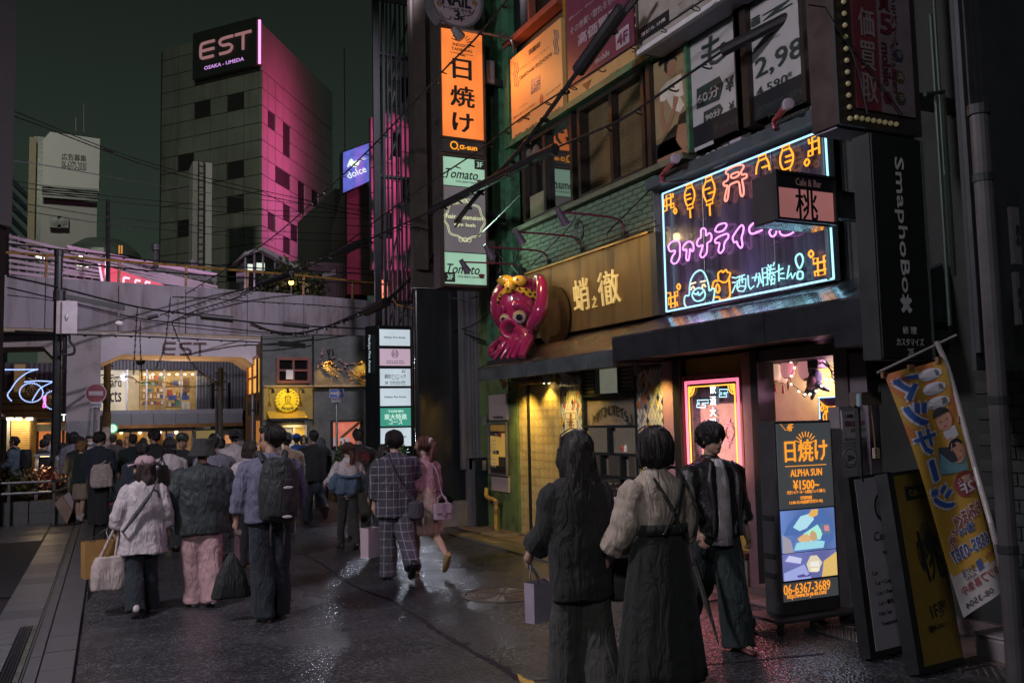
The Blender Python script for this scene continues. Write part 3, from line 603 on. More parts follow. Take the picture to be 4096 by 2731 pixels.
for u in(485,560,640,705):B().ell(py(u,1728,YK+.8),.07,8,5).out('ceiling_spot',MATS['spot_warm'],fs)
lamp('cafe_glow','AREA',(py(600,1722,YK)[0],YK+.8,2.3),(1,.7,.4),60,fs,aim=(py(600,1722,YK)[0],YK+1.2,0),size=3)
for u in(440,520,610,664,770):q=rY(u-3,1720,u+3,1870,YK-.6);bY('door_frame',q,YK-.65,YK-.5,alu,fs)
q=rY(783,1722,860,1800,YK-.3);frY('door_surround',q,YK-.4,YK-.3,.06,alu,fs);bY('door_glass',q,YK-.28,YK-.25,M('lit_door',(.25,.2,.1),.3,emit=(.35,.25,.1),es=.5),fs);q=rY(857,1732,862,1745,YK-.5);bY('exit_light',q,YK-.52,YK-.45,E('green_light',(.1,.9,.35),2),fs)
q=rY(880,1715,975,1860,YK-.2);bY('pale_wall',q,YK-.2,YK,M('pale_plaster',(.35,.32,.32),.6),fs);q=rY(900,1740,928,1772,YK-.25);bY('poster',q,YK-.27,YK-.21,M('orange_poster',(.5,.2,.08),.5,emit=(.8,.35,.15),es=.6,var=.6,scale=3),fs)
cg=thing('round_cafe_sign','round glowing green and white coffee shop emblem sign','sign',py(450,1713,YK-1.6))
c=py(450,1713,YK-1.6);R_=.2
B().lathe(c,(0,-1,0),[(0,0),(R_,0),(R_,.08),(R_*.97,.085),(0,.085)],28).out('disc',L('green_face',(.02,.3,.13),.8,0),cg);wl=L('white_glow',(.6,.75,.65),.8,0)
B().lathe(c-[0,.088,0],(0,-1,0),[(R_*.78,0),(R_*.78,.006),(R_*.7,.006),(R_*.7,0)],28).out('ring',wl,cg)
b=B().ell(c+[0,-.1,.02],(.045,.01,.06),10,6);b.add([c+np.array(p)for p in((-.05,-.1,.08),(0,-.1,.15),(.05,-.1,.08))],[(0,1,2)])
for sx in(-1,1):
 for k in range(4):b.tube(smooth_path([c+np.array([sx*.05,-.1,.06-k*.01]),c+np.array([sx*(.08+k*.012),-.1,0]),c+np.array([sx*(.05+k*.02),-.1,-.1])],3),.006,4)
b.out('emblem',wl,cg)
B().cyl(c+[.05,.05,0],c+[.05,1.2,0],.03,5).out('bracket',dark,cg)
lf=thing('arcade_building','dark ribbed arcade building with curved lit canopy at far left','building',(*py(150,1800,36)[:2],0));YL=36.
r=rY(20,1450,275,1660,YL);boxp('wall',(r[0],YL,0),(r[1]+.1,YL+.4,r[3]),MATS['cladding_base'],lf)
b=B()
for x in np.arange(py(120,1500,YL)[0],r[1],.16):b.box((x,YL-.07,r[2]),(x+.08,YL,r[3]))
b.out('ribs',ribm,lf)['kind']='stuff'
q=rY(58,1455,100,1610,YL-.1);bY('window',q,YL-.15,YL-.1,M('dim_window',(.12,.09,.06),.3,emit=(.3,.18,.07),es=.3,var=.5,scale=3),lf);frY('window_frame',q,YL-.2,YL-.15,.06,dark,lf)
q=rY(140,1690,275,1722,YL-.8);bY('fascia',q,YL-.9,YL,MATS['fascia_grey'],lf);q=rY(140,1691,275,1694,YL-.8);bY('fascia_trim',q,YL-.93,YL-.9,MATS['copper_trim'],lf)
q=rY(140,1722,275,1900,YL-.2);bY('orange_interior',q,YL-.1,YL-.05,M('orange_glow',(.35,.13,.05),.6,emit=(.75,.22,.06),es=.75,var=.7,scale=1.6),lf)
for u in(148,208,226,252):q=rY(u-4,1722,u+4,1900,YL-.4);bY('door_frame',q,YL-.45,YL-.35,M('dark_red_frame',(.09,.03,.025),.5),lf)
tY('EST',205,1684,268,1655,YL-.9,E('lit_white_letter',(.75,.9,.85),1.6),lf,bold=.03)
cn=thing('curved_canopy','curved cream canopy with downlights above the corner shutter','canopy',(*py(95,1650,33)[:2],0));cx0=py(60,1650,33.)
crm=M('cream_canopy',(.42,.33,.24),.5,var=.1)
for k in range(4):rr_=2.0-.1*k if k else 2.05;B().lathe((cx0[0]-.6,34.4,py(60,1668,33)[2]+k*.2),(0,0,1),[(1.85+.03*(k%2),0),(1.9,.02),(1.9,.17),(1.85,.19)],40).out('band',crm,cn)
B().lathe((cx0[0]-.6,34.4,py(60,1668,33)[2]-.02),(0,0,1),[(1.86,0),(0,-.001)],40).out('soffit',crm,cn)
for u in(40,74,118):
 c=py(u,1676,33.0);B().lathe(c,(0,0,1),[(0,-.03),(.1,-.03),(.1,.05)],12).out('downlight',E('warm_white',(1,.95,.75),3.5),cn)
lamp('canopy_glow','AREA',(py(90,1690,33)[0],33.4,py(60,1680,33)[2]-.1),(1,.75,.4),50,cn,aim=(py(90,1690,33)[0],33.9,0),size=1.2)
st=thing('roller_shutter','closed ochre roller shutter round the corner pier','shutter',(*py(95,1880,34)[:2],0));shm=M('shutter_ochre',(.4,.26,.1),.4,.3)
x0,x1=py(45,1700,34)[0],py(118,1700,34)[0];x2=py(142,1700,34.5)[0]
for k,z in enumerate(np.arange(.02,2.2,.075)):
 boxp('slat',(x0,34,z),(x1,34.04,z+.066),shm,st)
 B().prism([(x1,34,z),(x2,34.6,z),(x2,34.6,z+.066),(x1,34,z+.066)],(.03,.03,0)).out('slat',shm,st)
boxp('side_post',(x0-.12,33.95,0),(x0-.03,34.1,2.25),alu,st)
YR=27.2;bead=E('blue_bead',(.35,.5,1.0),2.2)
ar=thing('light_garland','swooping garlands of small blue-white bead lights hanging under the viaduct','light garland',(*py(150,1550,YR)[:2],0))
def beads(P,n):
 Q=smooth_path([py(u,v,YR)for u,v in P],8);d=np.concatenate([[0],np.cumsum([np.linalg.norm(Q[i+1]-Q[i])for i in range(len(Q)-1)])]);b=B()
 for t in np.linspace(0,d[-1],n):b.ell([np.interp(t,d,[q[k]for q in Q])for k in range(3)],.017,6,4)
 b.out('bead_string',bead,ar)['kind']='stuff';B().tube(Q,.012,4).out('wire',dark,ar)
beads([(22,1478),(80,1478),(150,1477)],26);beads([(150,1477),(110,1490),(70,1520),(45,1555),(30,1580),(45,1602)],34);beads([(100,1527),(150,1523),(212,1526)],22);beads([(212,1527),(165,1550),(145,1575),(130,1600)],20)
c=[(78+47+47*math.cos(a),1570+38*math.sin(a))for a in np.linspace(0,2*math.pi,17)];beads(c,44);c=[(210+33*math.cos(a),1600+36*math.sin(a))for a in np.linspace(0,2*math.pi,15)];beads(c,34)
for(u,v)in((127,1545),(205,1590)):
 b=B();c=py(u,v,YR+.1)
 for k in range(10):a=k*.63;b.tube(smooth_path([c,c+np.array([math.cos(a)*.15,.05,math.sin(a)*.15]),c+np.array([math.cos(a+.7)*.26,0,math.sin(a+.7)*.24])],3),.012,4)
 b.out('gold_scroll',M('gold_scroll',(.5,.3,.1),.4,.6),ar)
pkk=thing('small_pink_sign','tiny glowing magenta vertical sign beside the blue garland','sign',py(178,1605,28));q=rY(172,1582,184,1630,28);frY('tube_frame',(q[0]+.03,q[1]-.03,q[2]+.03,q[3]-.03),27.95,28,.03,E('magenta_tube',(1,.1,.55),2.5),pkk);bY('backing',q,28,28.06,black,pkk)
for v in(1595,1608):c=py(178,v,27.97);boxp('tube_bar',c-[.04,.01,.012],c+[.04,.01,.012],MATS['magenta_tube'],pkk)
# ================================================================ corner cafe under the viaduct (right)
YT=26.
bt=thing('corner_cafe','grey-green corner cafe wall with warm uplights and yellow round sign above its door','cafe building',(*py(1200,1800,YT)[:2],0))
plas=M('green_plaster',(.085,.095,.088),.75,var=.25,scale=2.5,bump=.5,bscale=18);lit_plaster=M('yellow_lit_plaster',(.3,.22,.05),.7,var=.2,scale=3,bump=.3)  # yellow lamplight on the sign wall put into its plaster colour
r=rY(1050,1340,1256,1900,YT);boxp('wall',(r[0],YT,0),(r[1],YT+.3,r[3]),plas,bt)
r2=rY(1256,1340,1500,1900,YT-.25);boxp('wall',(r2[0],YT-.25,0),(r2[1]+.6,YT+.3,r2[3]),plas,bt)
q=rY(1054,1546,1256,1675,YT-.05);bY('sign_wall',q,YT-.06,YT,lit_plaster,bt);q=rY(1054,1541,1256,1546,YT-.1);bY('ledge',q,YT-.12,YT,M('ledge_cream',(.4,.3,.15),.6),bt);q=rY(1256,1540,1500,1546,YT-.4);bY('ledge',q,YT-.45,YT-.25,MATS['ledge_cream'],bt)
q=rY(1106,1432,1236,1530,YT);redf=M('red_window_frame',(.17,.05,.035),.5)
frY('window_frame',(q[0]+.06,q[1]-.06,q[2]+.06,q[3]-.06),YT-.1,YT,.08,redf,bt);bY('window_glass',q,YT-.02,YT-.004,dwin,bt);xm,zm=(q[0]+q[1])/2,(q[2]+q[3])/2;boxp('window_bar',(xm-.03,YT-.09,q[2]),(xm+.03,YT-.03,q[3]),redf,bt);boxp('window_bar',(q[0],YT-.085,zm-.03),(xm-.03,YT-.03,zm+.03),redf,bt);boxp('window_bar',(xm+.03,YT-.085,zm-.03),(q[1],YT-.03,zm+.03),redf,bt)
p=py(1158,1498,YT-.1);boxp('notice',p-[.1,.02,.13],p+[.1,0,.13],white,bt)
cs=thing('round_yellow_sign','round scalloped yellow lightbox sign reading BATATAS with a hatted face','sign',py(1151,1600,YT-.2));c=py(1151,1600,YT-.3);R_=.315
prof=[np.array([c[0]+(R_+.012*math.cos(20*a))*math.cos(a),c[1],c[2]+(R_+.012*math.cos(20*a))*math.sin(a)])for a in np.linspace(0,2*math.pi,160,endpoint=False)]
B().prism(prof,(0,.18,0)).out('lit_face',L('yellow_face',(.85,.58,.02),.5,.1),cs)
for k,ch in enumerate('BATATAS'):
 a=math.radians(-125+k*(70/6));d=np.array([math.cos(a),0,math.sin(a)]);txt(ch,c+d*R_*.8,(-d[2],0,d[0]),(-d[0],0,-d[2]),ink,cs,h=.075,bold=.04)
for k,ch in enumerate('焼き芋喫茶宏喜庵焼き芋酒場'):
 a=math.radians(205-k*(230/12));d=np.array([math.cos(a),0,math.sin(a)]);txt(ch,c+d*R_*.82,(d[2],0,-d[0]),(d[0],0,d[2]),ink,cs,h=.05,bold=.01)
b=B();f0=c+[0,-.012,0]
for P in([(-.09,.06),(-.05,.12),(0,.14),(.05,.12),(.09,.06),(.04,.085),(-.04,.085),(-.09,.06)],[(-.06,.06),(-.065,-.02),(-.03,-.09),(.03,-.09),(.06,-.02),(.06,.06)],[(-.03,.02),(-.02,.025),(-.01,.02)],[(.012,.02),(.022,.025),(.032,.02)],[(0,.02),(.006,-.015),(-.004,-.02)],[(-.025,-.05),(0,-.055),(.03,-.045)],[(-.03,-.09),(-.1,-.12),(-.12,-.16)],[(.03,-.09),(.1,-.12),(.12,-.16)]):b.tube(smooth_path([f0+np.array([x,0,z])for x,z in P],4),.007,4)
b.out('face_drawing',ink,cs)
q=rY(1078,1652,1230,1672,YT-.5);ya=thing('cafe_awning','small yellow awning lit from above the cafe door','awning',(q[0],YT,q[2]));B().prism([(q[0],YT-.06,q[2]),(q[0],YT-.55,q[2]),(q[0],YT-.06,q[3]+.06)],(q[1]-q[0],0,0)).out('canopy',M('yellow_awning',(.6,.4,.05),.5),ya);boxp('valance',(q[0],YT-.57,q[2]-.07),(q[1],YT-.553,q[2]+.01),black,ya)
for k,u in enumerate((1090,1151,1212)):
 p=py(u,1555,YT-.6);B().cyl(p,p+[0,.5,.02],.015,5).out('lamp_arm',dark,ya);B().cyl(p+[0,0,0],p+[0,-.05,-.1],.03,8,.05).out('lamp_shade',dark,ya)
lamp('sign_wash','AREA',py(1151,1560,YT-.6),(1,.66,.1),3,ya,aim=py(1151,1620,YT),size=.5)
q=rY(1128,1702,1226,1960,YT-.1);cd_=M('cafe_door_white',(.35,.33,.3),.5);frY('door_frame',(q[0]+.05,q[1]-.05,0,q[3]-.05),YT-.12,YT,.06,cd_,bt);xm=(q[0]+q[1])/2
boxp('door_leaf',(xm-.03,YT-.1,0),(xm+.03,YT-.02,q[3]-.05),cd_,bt);boxp('lit_pane',(q[0]+.05,YT-.04,.1),(xm-.03,YT-.02,q[3]-.05),M('grey_door_pane',(.2,.2,.2),.3,emit=(.16,.14,.12),es=.6),bt)
boxp('lit_pane',(xm+.03,YT-.04,.1),(q[1]-.05,YT-.02,q[3]-.05),M('warm_pane',(.3,.2,.05),.4,emit=(.7,.42,.06),es=.6,var=.5,scale=4),bt)
p=py(1180,1690,YT-.4);lamp('door_glow','AREA',p,(1,.7,.3),10,bt,aim=p+[0,.15,-2],size=.4)
q=rY(1330,1688,1440,1780,YT-.3);bY('lit_window',q,YT-.3,YT-.27,M('red_room',(.35,.1,.08),.6,emit=(.85,.22,.12),es=.55,var=.6,scale=2.2),bt);frY('window_frame',q,YT-.36,YT-.251,.05,black,bt)
B().obox(py(1400,1720,YT-.31),(.28,0,.22),(0,.015,0),(-.02,0,.03)).out('stair_rail',M('brown_rail',(.12,.07,.03),.5),bt)
for u in(1342,1367,1388):p=py(u,1766,YT-.33);boxp('notice',p-[.06,.01,.11],p+[.06,0,.11],white,bt)
for k,u in enumerate((1327,1468)):
 p=py(u,1402,YT-.75);ul_=thing('wall_uplight',('dark spot lamp with conical head on the cafe wall, left of the two','dark spot lamp with conical head on the cafe wall next to the panel pylon')[k],'lamp',p,group='spot lamps on the cafe wall')
 B().cyl(p,p+[0,.5,.05],.02,6).out('arm',dark,ul_);B().cyl(p+[0,.02,.04],p+[0,.06,-.14],.05,10,.085).out('head',dark,ul_);B().lathe(p+[0,.061,-.142],(0,.2,-1),[(0,0),(.07,0)],10).out('lens',E('amber_lens',(1,.6,.15),6),ul_);lamp('uplight','SPOT',p+[0,.26,-.16],(1,.5,.06),75,ul_,aim=p+[0,.42,-1.2],size=.04,spot=100,blend=.9)
def branch(P,parent,n):
 Q=smooth_path([py(u,v,YT-.3)for u,v in P],5);b=B().tube(Q,.012,4);b.out('twig',M('branch_dark',(.07,.05,.045),.6),parent);b=B()
 for i in range(n):p=Q[random.randrange(len(Q))];b.ell(p+np.array([random.uniform(-.03,.03),-.02,random.uniform(-.03,.03)]),(random.uniform(.02,.045),.02,random.uniform(.015,.03)),6,4)
 b.out('buds',M('bud_pinkish',(.3,.2,.18),.6,var=.4),parent)['kind']='stuff'
br_=thing('branch_ornament','bare budded branch ornament spreading over the lit cafe wall','ornament',py(1370,1480,YT-.3))
for P in([(1290,1395),(1285,1430),(1270,1470)],[(1345,1420),(1320,1445),(1300,1455),(1330,1480),(1345,1505)],[(1320,1445),(1345,1465),(1365,1480)],[(1355,1440),(1380,1455),(1410,1455),(1448,1450)],[(1375,1450),(1390,1490),(1405,1520)],[(1395,1480),(1430,1505),(1450,1520),(1485,1525)],[(1430,1505),(1450,1490),(1465,1488)],[(1285,1455),(1310,1480),(1345,1500)]):branch(P,br_,14)
sf=thing('side_shopfront','narrow lit shopfront with glowing orange window beside the gate pier','shopfront',(*py(1010,1800,29)[:2],0))
xa=py(982,1600,30.5)[0];xb=py(1040,1600,27.5)[0]
def sp_(f,z):return np.array([xa+(xb-xa)*f,30.5-3*f,z])
B().prism([sp_(0,0),sp_(1.1,0),sp_(1.1,4.2),sp_(0,4.2)],(.5,.5,0)).out('wall',M('brown_plaster',(.2,.13,.06),.7,var=.2),sf)
B().prism([sp_(.35,2.75),sp_(.95,2.75),sp_(.95,3.75),sp_(.35,3.75)],(-.05,-.05,0)).out('lit_window',L('orange_pane',(.95,.5,.1),1.0,.3),sf)
for f in(.33,.65,.97):B().cyl(sp_(f,2.7)-[.08,.08,0],sp_(f,3.8)-[.08,.08,0],.035,4).out('window_bar',M('pink_bar',(.35,.15,.14),.5),sf)
for z in(2.7,3.2,3.8):B().cyl(sp_(.33,z)-[.08,.08,0],sp_(.97,z)-[.08,.08,0],.035,4).out('window_bar',MATS['pink_bar'],sf)
for k in range(5):f=.2+.15*k;B().prism([sp_(f,2.1),sp_(f+.1,2.1),sp_(f+.1,2.5),sp_(f,2.5)],(-.04,-.04,0)).out('letter_plate',M('dark_letter',(.04,.03,.03),.5),sf)
B().prism([sp_(.3,0),sp_(.75,0),sp_(.75,1.9),sp_(.3,1.9)],(-.03,-.03,0)).out('red_door',M('dark_red_door',(.2,.05,.03),.5),sf)
B().prism([sp_(.8,0),sp_(1.0,0),sp_(1.0,1.9),sp_(.8,1.9)],(-.03,-.03,0)).out('orange_door',M('orange_door',(.5,.2,.05),.5,emit=(.8,.3,.06),es=.4),sf)
dp=thing('drain_pipe','thin grey downpipe in front of the orange shopfront','pipe',(*py(1011,1900,27)[:2],0));B().cyl(py(1011,1580,27),py(1011,1930,27),.045,8).out('pipe',steel,dp)
for v in(1640,1760):p=py(1011,v,27);B().lathe(p,(0,0,1),[(.06,-.03),(.06,.03)],8).out('clamp',dark,dp)
# ================================================================ street furniture in the middle distance
def sign_post(name,label,u,v0,yd,x_r=.028):
 p=py(u,v0,yd);t=thing(name,label,'road sign',(p[0],yd,0));B().cyl((p[0],yd,0),(p[0],yd,p[2]),x_r,8).out('post',alu,t);return t,p
t,p=sign_post('no_entry_sign','round red no-entry road sign with a small Japanese plate below',381,1535,26)
c=py(383,1573,26)-[0,.06,0];B().lathe(c,(0,-1,0),[(0,0),(.255,0),(.255,.012),(0,.012)],32).out('rim',M('sign_white',(.36,.34,.36),.4),t);B().lathe(c-[0,.014,0],(0,-1,0),[(0,0),(.235,0),(.235,.003),(0,.003)],32).out('disc',M('sign_red',(.17,.02,.035),.4),t);boxp('bar',c-[.17,.026,.055],c+[.17,-.019,.055],MATS['sign_white'],t)
q=rY(361,1608,406,1629,25.95);bY('plate',q,25.92,25.94,MATS['sign_white'],t,.008);tY('自転車を除く',363,1624,404,1612,25.92,M('sign_ink_blue',(.03,.035,.1),.5),t,bold=.02)
t,p=sign_post('one_way_sign','blue one-way arrow road sign with small Japanese plate on a slim post',1346,1555,21)
q=rY(1317,1556,1375,1590,20.9);bY('panel',q,20.9,20.92,M('sign_blue',(.06,.13,.42),.4),t,.01);frY('rim',(q[0]+.012,q[1]-.012,q[2]+.012,q[3]-.012),20.885,20.899,.012,MATS['sign_white'],t)
B().prism([py(u,v,20.89)for u,v in((1321,1568),(1349,1567),(1349,1560),(1371,1573),(1349,1586),(1349,1579),(1321,1578))],(0,-.006,0)).out('arrow',MATS['sign_white'],t)
q=rY(1326,1591,1366,1610,20.9);bY('plate',q,20.9,20.915,MATS['sign_white'],t,.008);tY('自転車を除く',1328,1599,1364,1593,20.895,MATS['sign_ink_blue'],t,bold=.02);tY('ここから',1329,1608,1363,1601,20.895,MATS['sign_ink_blue'],t,bold=.02)
for k,(u,v0,yd,rr_,lab)in enumerate(((430,1440,33,.13,'concrete utility pole wrapped in white notices beside the no-entry sign'),(882,1470,34,.1,'grey concrete utility pole beyond the gate on the right'))):
 p=py(u,v0,yd);t=thing('utility_pole',lab,'utility pole',(p[0],yd,0),group='poles beyond the gate');B().tube([(p[0],yd,0),(p[0],yd,p[2])],[rr_,rr_*.85],10).out('shaft',M('pole_concrete',(.3,.28,.29),.6,var=.15,bump=.1),t)
 for z in(2.6,3.1,3.4):B().lathe((p[0],yd,z),(0,0,1),[(rr_*1.05,0),(rr_*1.05,.05)],10).out('band',alu,t)
 if k==0:B().lathe((p[0],yd,1.2),(0,0,1),[(rr_*1.08,0),(rr_*1.08,1.1)],10).out('notice_wrap',M('notice_paper',(.5,.42,.4),.6,var=.2,scale=8),t)
 else:B().cyl((p[0]-.13,yd-.03,0),(p[0]-.13,yd-.03,2.4),.05,6).out('cable_guard',alu,t)
 for j in range(3):B().cyl((p[0]-.2,yd,p[2]-.2-.3*j),(p[0]+.2,yd,p[2]-.2-.3*j),.02,5).out('step_bolt',dark,t)
YU=22.5
p=py(236,1005,YU);up=thing('switchgear_pole','tall black pole carrying a pale switch box and a short cross arm','utility pole',(p[0],YU,0))
base=py(222,1900,YU);B().tube([(base[0],YU,0),(p[0],YU,p[2])],[.105,.085],12).out('shaft',M('black_pole',(.016,.018,.02),.35,bump=.05),up)
B().lathe((p[0],YU,p[2]),(0,0,1),[(.1,-.1),(.1,.01),(.07,.05),(0,.05)],12).out('cap',rubber,up);c=py(238,1185,YU);B().lathe(c,(0,0,1),[(.13,-.12),(.13,.12)],12).out('collar',black,up)
a,e=py(258,1185,YU),py(500,1232,YU);B().obox((a+e)/2,(e-a)/2,(0,.04,0),(0,0,.05)).out('cross_arm',black,up);c=py(474,1236,YU);B().cyl(c,py(474,1288,YU),.022,6).out('drop_rod',alu,up);c=py(475,1294,YU);B().lathe(c,(0,0,1),[(0,-.04),(.08,-.04),(.1,0),(.06,.05),(0,.06)],14).out('sensor_head',white,up)
q=rY(248,1206,308,1338,YU-.15);sb_=bY('switch_box',q,YU-.32,YU-.12,M('box_cream',(.42,.38,.4),.5,var=.08),up,.012);q2=rY(226,1206,247,1338,YU-.1);bY('box_side',q2,YU-.25,YU-.05,M('box_pinkish',(.34,.27,.27),.5),up,.01);p2=py(266,1270,YU-.33);B().ell(p2,(.035,.012,.07),10,6).out('latch',alu,sb_)
for k,P in enumerate(([(255,1340),(255,1390),(245,1415),(235,1420)],[(278,1342),(280,1365),(296,1385),(297,1410),(282,1418),(250,1419)])):B().tube(smooth_path([py(u,v,YU-.18)for u,v in P],5),.03,6).out('conduit',rubber,up)
# ================================================================ left near building + planter
lb=thing('left_building','pale pinkish building edge with dark tiled foot at the left margin','building',(-3,19,0))
xe=-1.03;lz=py(47,780,19)[2]
B().prism([(xe,19,lz-.6),(xe-6,14,lz-.6),(xe-6,24,lz-.6),(xe-.9,24,lz-.6)],(0,0,14)).out('upper_wall',M('pink_grey_wall',(.22,.19,.21),.55,var=.06,scale=.6),lb)
B().prism([(xe-.1,19.2,0),(xe-6,14.2,0),(xe-6,24,0),(xe-1.0,24,0)],(0,0,lz-.59)).out('lower_wall',M('maroon_wall',(.06,.04,.042),.5,var=.15),lb)
B().tube([(xe-.2,19.1,lz+.2),(xe-1.5,18.2,lz+.9)],.05,5).out('edge_rail',dark,lb)
tb=M('foot_tile',(.075,.05,.045),.4,var=.25)
for i in range(10):
 for j in range(4):B().obox((xe-.2-.33*(j+.5)-.0,19.1-.275*(j+.5),.75+i*.2),(.155,.13,0),(-.012,.015,0),(0,0,.094)).out('tile',tb,lb)
pt=thing('planter','low stone planter with steel guard rails beside the left building','planter',(-2,19.6,0))
grn=M('granite_block',(.1,.1,.1),.45,var=.2,scale=18,bump=.15);YPn=19.6;xr=gz(262,2095)[0]
for j,(z0,z1)in enumerate(((0,.22),(.225,.44))):
 x=xr
 for k in range(7):boxp('stone_block',(x-.62,YPn,z0),(x-.008,YPn+.2,z1),grn,pt);x-=.63
 yy=YPn+.2
 for k in range(4):boxp('stone_block',(xr-.2,yy+.008,z0),(xr,yy+.62,z1),grn,pt);yy+=.63
boxp('soil',(xr-5,YPn+.2,0),(xr-.2,23,.4),M('soil',(.03,.022,.016),.9),pt)
lv=[M('leaf_red',(.12,.035,.03),.45,var=.4),M('leaf_olive',(.06,.07,.02),.45,var=.4),leafd,M('leaf_yellow',(.2,.15,.03),.45,var=.4)]
hd=thing('planter_hedge','low mixed hedge of dark, reddish and yellow leaves in the stone planter','hedge',(xr-2,20.3,.4),kind='stuff')
for k in range(22):
 c=(xr-.35-random.random()*4,YPn+.3+random.random()*1.6,.62+random.random()*.2);leaves('foliage',c,(.38,.3,.28),260,.07,lv[k%4],hd)
gr=thing('guard_rail','double tubular steel guard rail round the planter','guard rail',(xr-2,19.35,0));
z1_,z2_=py(100,1929,19.35)[2],py(100,1972,19.3)[2];xc=py(205,1929,19.35)[0]
for z in(z1_,z2_):B().tube([(xr-6,19.35,z),(xc,19.35,z),(xc+.1,19.42,z),(xr+.22,21.8,z)],.026,8).out('rail',steel,gr)
for x,y_ in((xr-3.5,19.36),(xr-2.2,19.36),(xr-.95,19.36),(xc+.05,19.4),(xr+.05,20.3),(xr+.2,21.5)):B().cyl((x,y_,0),(x,y_,z1_),.028,8).out('post',alu,gr)
bl=thing('bollard_light','grey T-shaped planter light post with lit underside','lamp post',(*py(147,1900,20.2)[:2],0));p=py(147,1825,20.2);boxp('post',(p[0]-.03,20.17,0),(p[0]+.03,20.23,p[2]),alu,bl);boxp('head',(p[0]-.05,20.12,p[2]),(p[0]+.24,20.28,p[2]+.05),alu,bl);boxp('lens',(p[0]+.06,20.14,p[2]-.006),(p[0]+.22,20.26,p[2]-.001),E('warm_lens_strip',(1,.7,.35),6),bl);lamp('planter_glow','AREA',(p[0]+.14,20.2,p[2]-.05),(1,.7,.35),6,bl,aim=(p[0]+.3,20.2,0),size=.2)
wb=thing('leaning_board','folded cardboard sheet leaning against the planter corner','cardboard',gz(262,2095));
B().prism([py(u,v,19.25)for u,v in((217,2012),(248,1982),(288,2045),(267,2095))],(.01,.03,0)).out('board_face',M('cardboard',(.3,.2,.15),.7,var=.15),wb);B().prism([py(u,v,19.3)for u,v in((252,1984),(276,1965),(295,2005),(287,2048))],(.01,.02,0)).out('board_flap',M('cardboard_pale',(.33,.27,.28),.7),wb)
# ================================================================ steel lattice, dark clad wall, panel pylon
def Yx(u,v,x=6.3):return px(u,v,x)[1]
def Zx(u,v,x=6.3):return px(u,v,x)[2]
la=thing('steel_lattice','dark steel lattice of upright bars and crossed braces on the glazed stair tower','lattice',(6.4,19,0))
lm=M('lattice_steel',(.012,.015,.015),.4,.5);xs=[py(u,900,19)[0]for u in(1512,1541,1557,1573,1592,1610,1628,1646)]
for i,x in enumerate(xs):w=.075 if i in(0,)else(.03 if i==1 else .012);boxp('upright',(x-w,19,.0),(x+w,19.08,13.5),lm,la)
for u0,v0,u1,v1 in((1545,330,1580,60),(1560,640,1650,330),(1535,1180,1648,690),(1560,1290,1648,960),(1540,560,1600,250),(1600,1290,1648,1150),(1545,400,1640,60)):B().cyl(py(u0,v0,19.12),py(u1,v1,19.12),.022,5).out('brace',lm,la)
for z in(4.4,7.2,10,12.5):boxp('floor_beam',(xs[0],19.1,z),(xs[-1]+.2,19.25,z+.05),lm,la)
boxp('roof_slab',(xs[0]-.02,18.95,11.2),(xs[-1]+.3,19.05,14),M('upper_cladding',(.035,.03,.028),.5),la)
dw=thing('dark_clad_wall','dark clad party wall with rounded corner beside the green building','wall',(5.6,14.6,0))
zj=py(1670,1150,14.6)[2];x0=py(1660,1200,14.6)[0]
bevel(boxp('lower_cladding',(x0,14.6,.35),(6.36,14.72,zj),M('glossy_cladding',(.03,.033,.036),.22,.3,var=.25,scale=1.5,stretch=(1,1,.2),coat=.3),dw),.05,4)
boxp('upper_cladding',(x0-.02,14.62,zj+.01),(6.36,14.74,13),M('brown_cladding',(.06,.048,.04),.55,var=.2,scale=1,stretch=(1,1,.2)),dw)
boxp('pilaster',(x0+.02,14.5,zj+.3),(x0+.22,14.61,13),M('brown_pilaster',(.075,.06,.05),.5),dw);boxp('base',(x0-.03,14.5,0),(6.36,15.1,.35),M('base_stone',(.2,.17,.16),.55,var=.2),dw)
sp0=thing('steel_cladding','tall ribbed steel cladding strip between the dark wall and the green building','cladding',(6.15,14.4,0))
for k,u in enumerate((1838,1856,1866,1880,1894,1908)):
 xa,xb=py(u+1,1500,14.4)[0],py((1856,1866,1880,1894,1908,1926)[k]-1,1500,14.4)[0];boxp('panel',(xa,14.36+.02*(k%2),.95),(xb,14.44,4.1),M('galvanised',(.27,.26,.29),.42,.6,var=.15,scale=3,stretch=(1,1,.3)),sp0)
q=rY(1868,1820,1948,1828,14.36);bY('shelf',q,14.25,14.36,alu,sp0);q=rY(1868,1828,1905,2120,14.36);bY('lower_panel',q,14.36,14.44,MATS['galvanised'],sp0);q=rY(1905,1830,1952,2105,14.1);bY('dark_gate',q,14.1,14.16,M('gate_green_black',(.02,.03,.032),.35,.4),sp0)
for v in(1680,1860):p=py(1936,v,13.95);boxp('hinge',p-[.03,.02,.08],p+[.03,.02,.08],alu,sp0)
py_=thing('tenant_pylon','tall dark tenant pylon with six glowing panels behind the walking couple','sign pylon',(5.6,17,0))
q=rY(1512,1300,1655,2000,17);bevel(boxp('cabinet',(q[0],17,0),(q[1],17.35,q[3]),M('pylon_black',(.014,.018,.02),.35,.2),py_),.012);q0=py(1490,1310,17.3)
B().prism([(q[0]-.16,17.34,0),(q[0]-.005,17.02,0),(q[0]-.005,17.02,q[3]),(q[0]-.16,17.34,q[3])],(.04,.02,0)).out('side_panel',MATS['pylon_black'],py_)
txt('Hankyu Five Annex',((q[0]-.1),17.17,py(1500,1415,17.1)[2]),(0,0,-1),(.43,-.9,0),E('white_side_letter',(.6,.7,.72),.7),py_,w=.73,h=.09,lift=.035)
